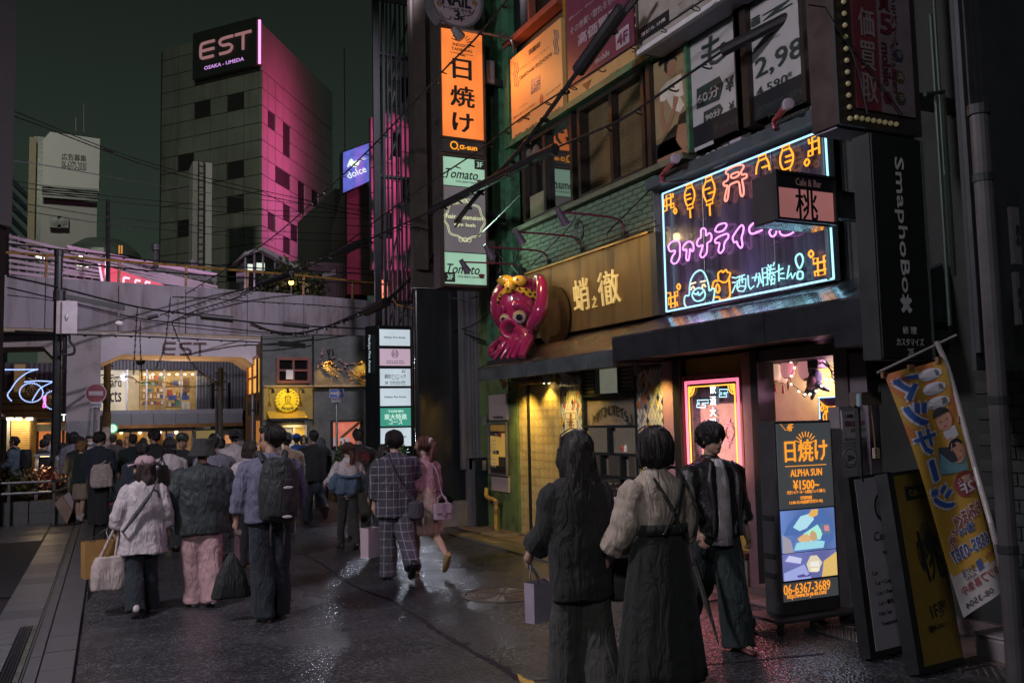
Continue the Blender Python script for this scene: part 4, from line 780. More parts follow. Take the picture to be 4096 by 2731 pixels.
paneld=L('panel_daylight',(.60,.70,.76),.85,.18);panelp=L('panel_rose',(.62,.44,.55),.75,.1);panelg=L('panel_green',(.06,.33,.24),.85,.1)
navy=M('navy_ink',(.02,.03,.07),.5)
for k,(v0,v1)in enumerate(((1316,1384),(1394,1463),(1474,1543),(1553,1622),(1632,1702),(1712,1782))):
 q=rY(1516+k*.8,v0,1640+k*.8,v1,16.98);mt=panelp if k==1 else panelg if k==4 else paneld;f=bY('lit_panel',q,16.975,16.995,mt,py_);frY('panel_frame',q,16.955,16.998,.012,dark,py_)
 def T(s,fx,fz,w=None,h=None,mat=navy,**kw):return txt(s,(q[0]+(q[1]-q[0])*fx,16.974,q[2]+(q[3]-q[2])*fz),*YW,mat,py_,w=w,h=h,**kw)
 if k in(0,3,5):T('Hankyu Five Annex',.5,.5,.44,.055,bold=.004)
 if k==1:
  c=np.array([(q[0]+q[1])/2,16.97,q[2]+(q[3]-q[2])*.7]);T('G',.5,.7,None,.08,shear=.2)
  for s in(.7,.85,1):B().tube([c+np.array([math.cos(a)*.07*s,0,math.sin(a)*.08])for a in np.linspace(0,2*math.pi,20)],.003,3).out('emblem_ring',navy,py_)
  T('G A L A S H A',.5,.28,.34,.035);T('TOTAL ESTHETIC SALON',.5,.16,.38,.025)
 if k==2:T('KC',.78,.84,.08,.05,bold=.02,shear=.2);T('越田クリニック',.5,.56,.43,.085,bold=.006);T('婦人科・皮膚科',.5,.4,.14,.018);T('3F',.22,.18,.07,.06);T('Tel.06-6316-6090',.57,.23,.32,.032);T('www.koshida-cl.or.jp',.57,.12,.32,.028)
 if k==4:gw=E('pale_panel_letter',(.6,.8,.7),.95);T('TOSHIN',.5,.82,.31,.045,gw,bold=.035);T('東大特進',.5,.52,.46,.11,gw,bold=.025);T('コース',.5,.22,.28,.09,gw,bold=.025)
for z in(1.5,2.9):lamp('panel_spill','SPOT',(5.68,16.8,z),(.78,.82,1),130,py_,aim=(5.0,10,0),size=.12,spot=140,blend=.8)
pb=thing('corner_planter','angular stone planter at the foot of the dark wall','planter',(5.5,14.2,0));stp=M('planter_stone',(.26,.23,.22),.6,var=.15,bump=.15)
p0,p1,p2=gz(1640,2045),gz(1838,2108),gz(1900,2100);top=.42
for i in range(6):a,c=p0+(p1-p0)*(i/6),p0+(p1-p0)*((i+1)/6-.012);B().prism([a,c,c+[0,0,top-.1+.0*i],a+[0,0,top-.06]],(.12,.25,0)).out('stone_slab',stp,pb)
B().prism([p1,p2,p2+[0,.3,0],p1+[0,.3,0]],(0,0,top)).out('end_block',stp,pb);B().prism([p0+[.1,.2,.05],p1+[0,.2,.05],p1+[.2,.45,.05],(5.6,16.6,.05),p0+[.2,1.2,.05]],(0,0,.22)).out('soil',MATS['soil'],pb)
lg=[M('shrub_green',(.05,.1,.025),.4,var=.5),M('shrub_dark',(.015,.03,.018),.3,var=.5),M('shrub_bright',(.12,.18,.03),.45,var=.4)]
for k,(c,rad,n_,mt,lab)in enumerate((((5.2,15.6,.95),(.38,.4,.5),900,0,'bright green shrub behind the girl with the ponytail'),((5.55,14.9,.75),(.3,.35,.5),800,1,'dark glossy shrub beside the dark wall'),((5.62,14.75,.45),(.36,.25,.2),500,1,'low glossy shrub at the right end of the corner planter'),((4.75,17.2,.9),(.25,.3,.55),600,2,'yellow-green shrub left of the panel pylon'))):
 t=thing('shrub',lab,'shrub',(c[0],c[1],.2 if k<3 else 0),group='shrubs by the panel pylon');leaves('foliage',c,rad,n_,.075,lg[mt],t)
 for j in range(4):B().tube([(c[0],c[1],.1),(c[0]+random.uniform(-.15,.15),c[1]+random.uniform(-.1,.1),c[2]+.2)],[.015,.006],5).out('stem',M('stem_brown',(.06,.04,.03),.7),t)
yk=thing('yellow_lit_wall','low ochre-lit planter wall beside the pylon','low wall',gz(1330,2005));a,c=gz(1290,1985),gz(1480,2030)
for i in range(5):s,e=a+(c-a)*(i/5),a+(c-a)*((i+1)/5-.01);B().prism([s,e,e+[0,0,.22],s+[0,0,.22]],(.05,.3,0)).out('stone_slab',M('yellow_lit_stone',(.35,.22,.06),.6,var=.2),yk)  # yellow light on the wall put into the stone colour
# ================================================================ projecting salon sign tower
YTN=13.0
tn=thing('salon_sign_tower','tall projecting lightbox stack with orange tanning panel above mint salon panels','sign',(5.5,YTN,3.6))
q=rY(1752,108,1944,1150,YTN);cab=boxp('cabinet',(q[0]-.02,YTN,q[2]-.03),(q[1]+.05,YTN+.28,q[3]+.03),M('cabinet_brown',(.07,.06,.055),.45,.3),tn)
def tpan(v0,v1,mat,name='lit_panel'):
 f=lambda v:1750+(v-110)*.017;g=lambda v:1916+(v-140)*.0295
 r=rY(f(v0)+6,v0,g(v1)-4,v1+(0),YTN-.02);r=(q[0]+.03,q[1]+.0,r[2],r[3]);bY(name,r,YTN-.02,YTN-.002,mat,tn);return r
def zt_(v):return py(1850,v,YTN)[2]
X0t,X1t=q[0]+.03,q[1];Wt=X1t-X0t;Xc=(X0t+X1t)/2
orange=L('tanning_orange',(1.0,.25,.05),1.0,.3);minty=L('salon_mint',(.42,.72,.52),.62,.15);greyp=L('salon_grey',(.13,.115,.125),.9,.15)
for z0,z1,mt in((556,128,orange),(618,558,M('band_charcoal',(.05,.055,.055),.5)),(748,634,minty),(1010,750,greyp),(1138,1012,minty)):boxp('lit_panel',(X0t,YTN-.025,zt_(z0)+.006),(X1t,YTN-.002,zt_(z1)-.006),mt,tn)
for z0,z1 in((556,122),(1142,630)):
 b=B();b.box((X0t-.03,YTN-.05,zt_(z0)),(X0t,YTN-.001,zt_(z1))).box((X1t,YTN-.05,zt_(z0)),(X1t+.03,YTN-.001,zt_(z1))).box((X0t-.03,YTN-.05,zt_(z1)),(X1t+.03,YTN-.001,zt_(z1)+.03)).box((X0t-.03,YTN-.05,zt_(z0)-.03),(X1t+.03,YTN-.001,zt_(z0)));b.out('panel_frame',M('frame_rust',(.1,.075,.06),.4,.4),tn)
def Tt(s,fx,v,w,h,mat,**k):return txt(s,(X0t+Wt*fx,YTN-.026,zt_(v)),*YW,mat,tn,w=w,h=h,**k)
dink=M('sign_green_black',(.02,.035,.03),.5);oglow=E('orange_letter',(1,.36,.03),1.0)
Tt('日',.5,282,.33,.33,dink,bold=.03);Tt('焼',.5,390,.42,.34,dink,bold=.03);Tt('け',.5,494,.37,.31,dink,bold=.035);Tt('INDOOR',.5,187,.31,.05,dink,bold=.02);Tt('TANNING',.5,205,.36,.05,dink,bold=.02)
boxp('rule',(Xc-.2,YTN-.032,zt_(221)),(Xc+.2,YTN-.027,zt_(220)+.003),dink,tn)
def sunrays(c,r0,r1,mat,parent,n_=9,w=.006):
 for k in range(n_):
  a=math.radians(20+140*k/(n_-1));d=np.array([math.cos(a),0,math.sin(a)*.9]);B().obox(c+d*(r0+r1)/2,d*(r1-r0)/2,np.cross(d,[0,1,0])*w,(0,.003,0)).out('sun_ray',mat,parent)
sunrays(np.array([Xc,YTN-.03,zt_(178)]),.1,.19,dink,tn)
Tt('α-sun',.62,592,.3,.07,oglow,bold=.04);c=np.array([X0t+Wt*.28,YTN-.03,zt_(588)]);B().tube([c+np.array([math.cos(a)*.058,0,math.sin(a)*.058])for a in np.linspace(0,6.283,20)],.011,5).out('emblem',oglow,tn);B().ell(c+[.07,0,-.06],.014,8,5).out('emblem_dot',oglow,tn)
lip=M('lipstick',(.28,.06,.1),.5)
for v,tv,fl_ in((700,655,1),(1078,1112,0)):
 Tt('Tomato',.45,v,.55,.15,ink,shear=.35);Tt('TOTAL BEAUTY SALON',.55,v+30,.36,.03,MATS['sign_green_black']);c=np.array([X0t+Wt*.88,YTN-.03,zt_(v+24)])
 B().ell(c+[0,0,.015],(.06,.004,.022),10,6).out('lips',lip,tn);B().ell(c-[0,0,.018],(.05,.004,.02),10,6).out('lips',lip,tn)
 x=X0t+Wt*(.88 if fl_ else .13);boxp('floor_tag',(x-.085,YTN-.031,zt_(tv)-.075),(x+.085,YTN-.027,zt_(tv)+.075),M('tag_grey',(.05,.05,.055),.5),tn);txt('3F',(x,YTN-.033,zt_(tv)),*YW,minty,tn,w=.1,h=.085,bold=.03)
cl_=E('cream_line',(.75,.8,.45),.85);Tt('hair extension',.5,870,.62,.07,cl_,bold=.008);Tt('eye lash',.5,902,.36,.07,cl_,bold=.008)
b=B();c=np.array([Xc,YTN-.03,zt_(882)])
for rr_ in(1,.93):b.tube([c+np.array([math.cos(a)*(.34*rr_)*(1+.06*math.cos(8*a)),0,math.sin(a)*(.31*rr_)*(1+.06*math.cos(8*a))])for a in np.linspace(0,6.283,64)],.004,4)
for sz in(-1,1):
 for k in(-1,0,1):b.tube([c+np.array([k*.07+math.cos(a)*.035,0,sz*.31+math.sin(a)*.035])for a in np.linspace(0,6.283,14)],.004,4)
b.out('scroll_ornament',cl_,tn)
lamp('orange_spill','SPOT',(5.6,12.75,7.3),(1,.32,.07),60,tn,aim=(6.3,11.6,6.8),size=.1,spot=150,blend=.8)
lamp('mint_spill','SPOT',(5.6,12.75,4.6),(.6,1,.75),22,tn,aim=(6.2,11.5,4.2),size=.1,spot=150,blend=.8)
for z in(5.0,7.2):boxp('bracket',(q[1]+.06,YTN+.08,z),(6.34,YTN+.16,z+.1),dark,tn)
for v in(290,1010):p=py(1958,v,YTN+.1);bevel(boxp('ballast_box',p-[.07,.04,.2],p+[.09,.1,.2],M('ballast_grey',(.22,.2,.21),.5),tn),.03)
al=thing('sign_arm_lamp','grey gooseneck arm lamp reaching over the top of the orange sign','lamp',px(2055,200,6.3));P=[px(2055,210,6.3),py(2050,175,12.6),py(2025,152,12.6),py(1900,128,12.5),py(1842,118,12.5)];B().tube(smooth_path(P,5),.022,6).out('arm',alu,al);p=py(1835,128,12.5);B().cyl(py(1812,112,12.5),py(1842,150,12.5),.05,10,.09).out('shade',M('lamp_grey',(.2,.2,.2),.4,.4),al);B().lathe(py(1842,150,12.5),py(1842,150,12.5)-py(1812,112,12.5),[(.085,0),(.06,.04),(0,.05)],12).out('bulb',M('unlit_bulb',(.3,.22,.16),.2),al)
ns=thing('round_nail_sign','round grey nail salon sign with flower ornaments above the orange panel','sign',py(1820,20,YTN));c=py(1822,5,YTN);Rn=py(1922,5,YTN)[0]-c[0]
B().lathe(c+[0,.1,0],(0,-1,0),[(0,0),(Rn*1.04,0),(Rn*1.04,.12),(Rn*.96,.13),(0,.13)],40).out('disc',M('nail_disc',(.3,.25,.28),.5,var=.06),ns);B().lathe(c+[0,.2,0],(0,-1,0),[(Rn*.98,0),(Rn*1.06,0),(Rn*1.06,.26),(Rn*.98,.26)],40,False).out('rim',alu,ns)
for s,v,w,h,kw in(('NAIL',0,.5,.26,dict(bold=.03)),('マーシャル ネイル',42,.5,.055,{}),('3',66,.11,.16,{}),('F',76,.07,.09,{})):txt(s,(c[0]+(.1 if s=='F' else 0),YTN-.035,py(1822,v,YTN)[2]),*YW,ink,ns,w=w,h=h,**kw)
for sx in(-1,1):
 f=py(1822+sx*70,18,YTN)-[0,.04,0];b=B()
 for k in range(5):a=k*1.2566;b.ell(f+np.array([math.cos(a)*.03,0,math.sin(a)*.03]),(.024,.006,.024),8,5)
 b.out('flower',M('flower_bronze',(.3,.17,.1),.4,.3),ns);B().tube(smooth_path([f+np.array([0,0,-.12]),f+np.array([-sx*.06,0,-.2]),f+np.array([-sx*.16,0,-.24]),f+np.array([-sx*.2,0,-.18])],4),.006,4).out('scroll',ink,ns)
boxp('hanger',(c[0]-.24,YTN-.02,zt_(118)),(c[0]+.24,YTN+.1,zt_(88)),MATS['nail_disc'],ns)
# ================================================================ the green building
XF=6.3
gb=thing('green_building','green painted two-storey shop building covered in signs along the right side','building',(7,9.5,0))
grn1=M('green_stucco',(.11,.16,.05),.7,var=.3,scale=3,bump=.7,bscale=55,dirt=(.045,.05,.03));grn2=M('green_paint',(.05,.17,.09),.5,var=.3,scale=6,bump=.3,dirt=(.05,.04,.03));brickm=M('green_brick',(.11,.16,.1),.6,var=.35,scale=7,bump=.5,bscale=80,dirt=(.05,.06,.04))  # yellow-green light on the facade put into the stucco colour
Z0b,Z1b,Z2b,Z3b=3.98,4.70,6.10,7.62
boxp('upper_wall',(6.46,4.6,2.3),(9.5,14.4,11),M('wall_core',(.05,.05,.045),.7),gb)
wl_=boxp('end_wall',(6.34,12.95,0),(6.5,14.4,9),grn1,gb)
for y0,y1,x in((13.62,13.8,6.24),(13.2,13.36,6.26),(12.78,12.98,6.24)):boxp('column',(x,y0,2.6),(6.4,y1,9),grn2,gb)
bw_=boxp('brick_band',(6.36,8.85,Z0b),(6.45,12.78,Z1b),M('mortar',(.04,.05,.04),.8),gb)
b0=B().box((0,0,0),(.026,.2,.062));me=b0.mesh('brick',brickm);
for i in range(10):
 y=8.86+(.105 if i%2 else 0)
 while y<12.57:
  o=link('brick',me,bw_);o.location=np.array([6.336+random.uniform(0,.004),y,Z0b+.004+i*.071])-wloc(bw_);y+=.21
boxp('window_sill',(6.24,8.3,Z1b),(6.45,12.78,Z1b+.07),M('sill_stone',(.13,.14,.09),.6,var=.25,bump=.3),gb);boxp('lintel_beam',(6.2,4.6,Z2b-.02),(6.45,12.9,Z2b+.07),grn2,gb)  # sill colour carries the warm light of the facade
boxp('ochre_strip',(6.3,Yx(2266,150),Z2b+.08),(6.45,Yx(2256,250),Z3b+.2),M('ochre_paint',(.16,.12,.02),.6,var=.4,bump=.4,dirt=(.07,.06,.02)),gb)
wfm=M('window_frame_brown',(.045,.035,.028),.4,.3);wgl=M('mirror_glass',(.015,.015,.015),.04,spec=1.0);wgl.node_tree.nodes['Principled BSDF'].inputs['IOR'].default_value=2.2
zb0,zb1=Z1b+.09,Z2b-.04
def window(y0,y1,splits,panes,name='window'):
 o=boxp(name,(6.44,y0,zb0),(6.455,y1,zb1),M('room_dark',(.02,.018,.016),.7),gb);frX('window_frame',(y0+.07,y1-.07,zb0+.05,zb1-.05),6.3,6.44,.07,wfm,o)
 for y in splits:boxp('mullion',(6.32,y-.035,zb0+.05),(6.44,y+.035,zb1-.05),wfm,o)
 e=[y0+.07]+list(splits)+[y1-.07]
 for k in range(len(e)-1):boxp('pane',(6.4,e[k]+.036,zb0+.05),(6.41,e[k+1]-.036,zb1-.05),panes[k],o)
 return o
ya,yb,ycn=Yx(2293,800),Yx(2094,800),Yx(2175,800)
w1=window(ya,yb,[ycn],[wgl,wgl]);boxp('vent_panel',(6.36,ycn+.05,Zx(2120,780)),(6.39,yb-.1,Zx(2120,900)),M('panel_beige',(.25,.22,.16),.5),w1);q=[6.35,Yx(2135,650),Zx(2135,640)]
for k in range(2):c=np.array([6.37,ycn+.3+.24*k,Zx(2110,620)]);B().lathe(c,(-1,0,0),[(0,0),(.1,0),(.11,.03),(.09,.04),(0,.03)],14).out('vent_cap',alu,w1)
yc,yd,ye=Yx(2578,500),Yx(2310,600),Yx(2440,600)
bli=M('blind_slat',(.42,.31,.15),.5,var=.2,scale=2);bl_gl=glassmat('blind_glass',alpha=.12)  # slats made more ochre in place of warm light on them
w2=window(yc,yd,[ye],[bl_gl,bl_gl]);mb=B().box((0,0,0),(.02,1,.012)).mesh('slat',bli)
for k in range(40):
 for a,c in((yc+.12,ye-.05),(ye+.05,yd-.12)):o=link('slat',mb,w2);o.scale=(1,c-a,1);o.location=np.array([6.418,a,zb0+.08+k*.0315])-wloc(w2);o.rotation_euler=(0,.6,0)
postc=M('poster_cream',(.30,.22,.11),.55,var=.06,scale=1.2);postw=M('poster_white',(.42,.41,.40),.5,var=.05)
mp_=thing('massage_poster','window poster pair for a massage shop with a masseuse and lying customer photo','poster',(6.3,Yx(2780,450),zb0));
y1,y2,y3,y4=Yx(2611,480),Yx(2752,440),Yx(2762,440),Yx(2955,380)
boxp('left_sheet',(6.33,y2,zb0),(6.35,y1,zb1-.02),postc,mp_);boxp('right_sheet',(6.33,y4,zb0),(6.35,y3,zb1-.02),postw,mp_);boxp('center_bar',(6.27,y3,zb0-.05),(6.36,y2,zb1),grn2,mp_)
for yy in(y1+.03,y4-.06):boxp('side_bar',(6.26,yy-.04,zb0-.05),(6.44,yy+.04,zb1),wfm,mp_)
for a,c in((y2,y1),(y4,y3)):boxp('black_strip',(6.322,a+.005,zb0),(6.329,c-.005,zb0+.24),ink,mp_)
skin=M('print_skin',(.30,.16,.09),.6,var=.08);hairp=M('print_hair',(.02,.017,.015),.6);shirtp=M('print_shirt',(.62,.56,.46),.6);slit=lambda u,v:px(u,v,6.326)
def flat(name,pts,mat,d=0.):B().prism([px(u,v,6.3285-d)for u,v in pts],(-.0015,0,0)).out(name,mat,mp_)
flat('printed_figure',[(2640,360),(2672,325),(2725,295),(2735,380),(2720,388),(2738,420),(2720,450),(2690,440),(2665,395),(2655,410),(2640,405)],shirtp)
flat('printed_figure',[(2662,290),(2664,240),(2680,217),(2700,220),(2706,245),(2700,300),(2685,312),(2672,308)],skin,.002);flat('printed_hair',[(2656,285),(2658,238),(2676,214),(2700,216),(2708,245),(2694,236),(2676,244),(2668,262),(2668,296)],hairp,.004)
flat('printed_figure',[(2642,410),(2656,405),(2655,470),(2672,520),(2655,545),(2640,480)],skin,.002);flat('printed_figure',[(2694,385),(2715,388),(2700,450),(2672,535),(2664,520),(2690,440)],skin,.004)
flat('printed_figure',[(2630,600),(2660,550),(2700,500),(2745,490),(2758,520),(2758,600),(2690,640),(2632,660)],hairp,.005);flat('printed_figure',[(2704,560),(2712,500),(2745,488),(2757,520),(2757,570),(2738,605),(2722,590)],skin,.007);flat('printed_hair',[(2710,500),(2718,460),(2745,440),(2758,445),(2758,490),(2730,495)],hairp,.009)
flat('printed_figure',[(2780,575),(2776,520),(2805,512),(2838,535),(2838,560)],skin,.002);flat('printed_figure',[(2630,640),(2690,612),(2755,590),(2757,610),(2690,640),(2632,680)],skin,.009);flat('printed_towel',[(2778,580),(2850,555),(2856,575),(2780,608)],postw,.004)
dk=M('poster_green_ink',(.03,.045,.04),.5)
def tM(s,u0,v0,u1,v1,mat=dk,par=None,x=6.328,**k):return tX(s,u0,v0,u1,v1,x,mat,par or mp_,**k)
B().prism([px(u,v,6.328)for u,v in((2787,440),(2787,358),(2878,305),(2895,338),(2878,400))],(-.002,0,0)).out('price_tag',dk,mp_);B().prism([px(u,v,6.328)for u,v in((2815,500),(2815,450),(2880,415),(2893,435),(2880,470))],(-.002,0,0)).out('price_tag',dk,mp_)
tM('60分',2792,425,2876,335,postw,x=6.322,bold=.03);tM('90分',2824,488,2884,430,postw,x=6.322,bold=.03);tM('¥',2904,375,2936,300,bold=.03);tM('¥',2918,445,2938,402,bold=.02);tM('Forei',2862,530,2950,460,bold=.01)
tM('も',2808,290,2910,105,bold=.02);tM('☎06-658',2640,730,2772,640,postw,x=6.318,bold=.02);tM('5-0387',2786,655,2916,575,postw,x=6.318,bold=.02)
pp2=thing('price_poster','white window poster with large black price 2,980 and web address','poster',(6.3,Yx(3110,400),zb0));y5,y6,y7,y8=Yx(3008,400),Yx(3216,330),Yx(3232,330),Yx(3318,300)
boxp('left_sheet',(6.33,y6,zb0),(6.35,y5,zb1-.02),postw,pp2);boxp('right_sheet',(6.33,y8,zb0),(6.35,y7,zb1-.02),postw,pp2);boxp('center_bar',(6.27,y7,zb0-.05),(6.36,y6,zb1),wfm,pp2);boxp('side_bar',(6.26,y5,zb0-.05),(6.44,y5+.2,zb1),wfm,pp2)
for a,c in((y6,y5),(y8,y7)):boxp('black_strip',(6.322,a+.005,zb0),(6.329,c-.005,zb0+.26),ink,pp2)
for s,u0,v0,u1,v1,kw in(('Hand Massage',3015,200,3123,135,{}),('2,98',3024,330,3212,140,dict(bold=.02)),('4,590',3028,395,3150,295,dict(bold=.012)),('(税\n別)',3151,345,3168,285,{}),('gners are',3030,470,3222,345,dict(bold=.004)),('Please visi',3077,475,3222,395,{}),('0',3236,200,3275,90,dict(bold=.02)),('足ツボ',3242,255,3290,215,{}),('多数',3244,288,3276,255,{}),('with',3240,345,3292,300,{}),('the',3243,398,3284,350,{}),('iz',3005,115,3170,-20,dict(bold=.03))):tM(s,u0,v0,u1,v1,par=pp2,**kw)
tM('http://www.mor',3034,550,3226,445,postw,pp2,6.318,bold=.01);tM('iho',3245,452,3288,405,postw,pp2,6.318,bold=.01)
sr=thing('showroom_board','orange-lit showroom board with flame marks and phone number','signboard',(6.28,Yx(2150,400),Z2b));q=rX(2041,240,2254,450,6.24)
boxp('board',(6.24,q[0],q[2]),(6.3,q[1],q[3]),M('board_cream_warmed',(.66,.40,.16),.55,var=.06,scale=1),sr);bi=M('brown_ink',(.06,.035,.03),.5);pu=M('purple_ink',(.1,.06,.16),.5)  # board shifted to orange, warm light mixed into its colour
for s,u0,v0,u1,v1,mt,kw in(('茶屋町',2115,225,2162,165,bi,dict(bold=.01)),('MGO ソリューション',2083,280,2197,185,bi,{}),('SHOW ROOM',2078,325,2206,210,bi,dict(bold=.004)),('やせる専門店',2078,435,2110,410,bi,{}),('ダイエットラボ',2055,478,2138,412,bi,{}),('大阪梅田茶屋町店',2070,495,2122,452,bi,{}),('メンズラボ',2184,385,2245,335,bi,{}),('大阪梅田茶屋町',2190,405,2250,360,bi,{}),('TEL 0120-797-888',2061,565,2243,425,bi,dict(bold=.008))):tX(s,u0,v0,u1,v1,6.238,mt,sr,**kw)
B().prism([px(u,v,6.238)for u,v in((2124,380),(2124,322),(2160,300),(2160,356))],(-.003,0,0)).out('floor_tag',pu,sr);tX('3F',2129,366,2155,318,6.233,M('board_cream_warmed2',(.5,.4,.25),.5),sr,bold=.02);p=px(2165,400,6.235);B().ell(p,(.004,.055,.09),12,8).out('red_stamp',M('stamp_red',(.3,.06,.04),.5),sr)
for u,v in((2062,300),(2222,170)):
 for k in range(3):B().tube(smooth_path([px(u-8+7*k,v-50,6.236),px(u-2+7*k,v-20,6.236),px(u-8+7*k,v,6.236),px(u-2+7*k,v+30,6.236),px(u-6+7*k,v+50,6.236)],4),.005,4).out('flame_mark',pu,sr)
ib=thing('phone_buyer_board','dark purple phone buy-back board with white Japanese lettering','signboard',(6.28,Yx(2400,250),Z2b));ya,yb=Yx(2540,260,6.24),Yx(2273,350,6.24);zsp=Zx(2276,361,6.24)
boxp('purple_field',(6.24,ya,zsp),(6.3,yb,8.2),M('purple_board',(.14,.035,.07),.5,var=.1),ib);boxp('pale_strip',(6.24,ya,Z2b+.09),(6.3,yb,zsp-.004),M('beige_board_warmed',(.5,.34,.14),.55,var=.08),ib);pl_=M('pale_ink',(.42,.36,.4),.5)  # pale strip colour includes the warm light falling on it
for s,u0,v0,u1,v1,mt,kw in(('iPhone iPad Mac',2277,78,2420,-30,pl_,{}),('その他買い取れるもの',2283,115,2470,0,pl_,{}),('高価買取',2314,190,2478,15,pl_,dict(bold=.03)),('お支払',2310,250,2345,210,pl_,{}),('mobile',2385,260,2440,195,pl_,dict(bold=.02)),('NEGOHAN',2370,350,2440,305,bi,{}),('webworks',2434,312,2475,275,bi,dict(shear=.3)),('NEGOHAN',2335,380,2362,360,pl_,{})):tX(s,u0,v0,u1,v1,6.238,mt,ib,**kw)
B().prism([px(u,v,6.238)for u,v in((2465,205),(2463,135),(2515,95),(2518,168))],(-.003,0,0)).out('floor_tag',pl_,ib);tX('4F',2470,190,2512,115,6.234,MATS['purple_board'],ib,bold=.03);B().prism([px(u,v,6.238)for u,v in((2328,340),(2366,318),(2350,362))],(-.003,0,0)).out('emblem',bi,ib)
yb_,yl_=Yx(2950,0,5.95)-.2,px(2550,215,5.95)[1];zb_=px(2550,215,5.95)[2]
fb=thing('floor_guide_lightbox','protruding pale lightbox with bulb edging and opening hours, seen from below','sign',(6.1,yl_-1,zb_));boxp('cabinet',(5.97,4.9,zb_),(6.3,yl_-.02,zb_+1.5),M('lightbox_grey',(.3,.28,.34),.5,var=.08),fb);boxp('face',(5.95,4.9,zb_+.03),(5.97,yl_-.05,zb_+1.5),M('lightbox_face',(.33,.3,.26),.5),fb);bevel(boxp('lower_trim',(5.93,4.9,zb_-.03),(6.0,yl_,zb_+.03),white,fb),.01)
for k in range(7):B().ell((5.98,yl_+.03,zb_+.1+k*.13),.03,8,6).out('bulb',M('dead_bulb',(.3,.25,.12),.2),fb)
boxp('bulb_board',(5.95,yl_-.02,zb_),(6.28,yl_+.015,zb_+1.2),M('bulb_board',(.08,.07,.05),.5),fb)
B().prism([px(u,v,5.948)for u,v in((2557,180),(2553,122),(2676,38),(2678,97),(2572,165),(2566,186))],(-.004,0,0)).out('black_tag',ink,fb);tX('当ビル 1F奥',2568,150,2664,68,5.943,inkw,fb,bold=.01);tX('土日祝  08:00-22:00',2712,62,2900,-70,5.947,M('brown_ink2',(.1,.07,.04),.5),fb,bold=.01);tX('平  日  08:00-22:00',2710,22,2880,-90,5.947,MATS['brown_ink2'],fb,bold=.01)
tw_=thing('upper_window','upper window with reddish frame bars above the showroom board','window',(6.3,12,Z3b));
for z in(7.75,8.9):boxp('frame_bar',(6.22,11.1,z),(6.4,12.95,z+.1),M('reddish_frame',(.28,.09,.06),.5),tw_)
boxp('glass',(6.36,11.1,7.86),(6.4,12.9,8.9),dwin,tw_);boxp('frame_bar',(6.24,12.0,7.86),(6.35,12.06,8.9),MATS['reddish_frame'],tw_)
mag=M('magenta_arm',(.2,.035,.08),.4,.2);shd=M('lamp_shade_mauve',(.16,.12,.17),.4,.4)
GL=[((2092,1082),(2090,1060),(2065,1038),(1960,1040),(1848,1048),'lowest'),((2195,1050),(2190,1010),(2160,992),(2050,990),(1945,988),'second lowest'),((2328,1000),(2325,960),(2290,940),(2200,938),(2065,928),'third'),((2502,940),(2498,890),(2470,868),(2390,860),(2235,848),'highest')]
for k,(a,b1,c1,d1,e1,nm)in enumerate(GL):
 base=px(*a,6.3);xo=5.25;ye_=base[1]+.0
 tip=py(*e1,base[1])
 lab={'lowest':'magenta gooseneck lamp nearest the octopus, tip in front of the mint panel','second lowest':'magenta gooseneck lamp directly above the octopus head','third':'magenta gooseneck lamp in the middle of the brick band','highest':'magenta gooseneck lamp closest to the neon board'}[nm]
 t=thing('gooseneck_lamp',lab,'lamp',base,group='gooseneck lamps over the gold sign')
 zt2=base[2]+(tip[2]-base[2])*.8+.02
 B().tube(smooth_path([base+[-.02,0,-.02],base+[-.03,0,(zt2-base[2])*.6],[base[0]-.12,base[1],zt2],[base[0]*.6+tip[0]*.4,base[1],(zt2+tip[2])/2+.01],tip],6),.014,6).out('arm',mag,t);B().box(base-[.05,.04,.14],base+[.02,.04,.04]).out('bracket',dark,t)
 ax=_n([.55,.0,-.85]);B().lathe(tip-ax*.02,ax,[(0,-.02),(.035,-.02),(.04,.05),(.058,.2),(.062,.205)],14).out('shade',shd,t);B().lathe(tip+ax*.165,ax,[(0,.0),(.05,0)],12).out('bulb',E('lamp_bulb',(1,.75,.35),6),t)
 lamp('gooseneck_glow','SPOT',tip+ax*.23,(1,.66,.3),11,t,aim=(6.3,tip[1]-.45,3.3),size=.05,spot=100,blend=.7)
gs=thing('gold_shop_sign','wide brushed gold shop sign with three raised brush-written characters','sign',(6.2,10.5,2.96));goldm=M('brushed_gold',(.20,.125,.04),.5,.3,var=.35,scale=2.5,stretch=(1,1,.18),bump=.08,dirt=(.16,.09,.03))
streaks(goldm,(.06,.035,.012),5.,.52,.68,.7,(1,1,.1));YG0,YG1,ZG0,ZG1=8.95,12.25,2.96,3.95
for k in range(4):a=YG0+(YG1-YG0)*k/4;boxp('gold_sheet',(6.2,a+.004,ZG0),(6.34,a+(YG1-YG0)/4-.004,ZG1),goldm,gs)
boxp('top_trim',(6.17,YG0,ZG1+.002),(6.34,YG1,ZG1+.03),M('gold_trim',(.4,.26,.1),.35,.8),gs);gl_=M('glow_gold_letter',(.95,.72,.28),.4,0.,coat=.4,emit=(1,.66,.2),es=.3)  # letters given a slight glow of their own to look brightly lit
tX('蛸',2300,1250,2358,1105,6.19,gl_,gs,bold=-1,deep=.02,shear=-.12);tX('之',2374,1232,2390,1182,6.19,gl_,gs,bold=-1,deep=.02);tX('徹',2398,1228,2484,1068,6.19,gl_,gs,bold=-1,deep=.02,shear=-.12)
boxp('stained_end',(6.195,8.82,ZG0),(6.33,8.945,ZG1),M('stained_end',(.07,.06,.045),.5),gs)
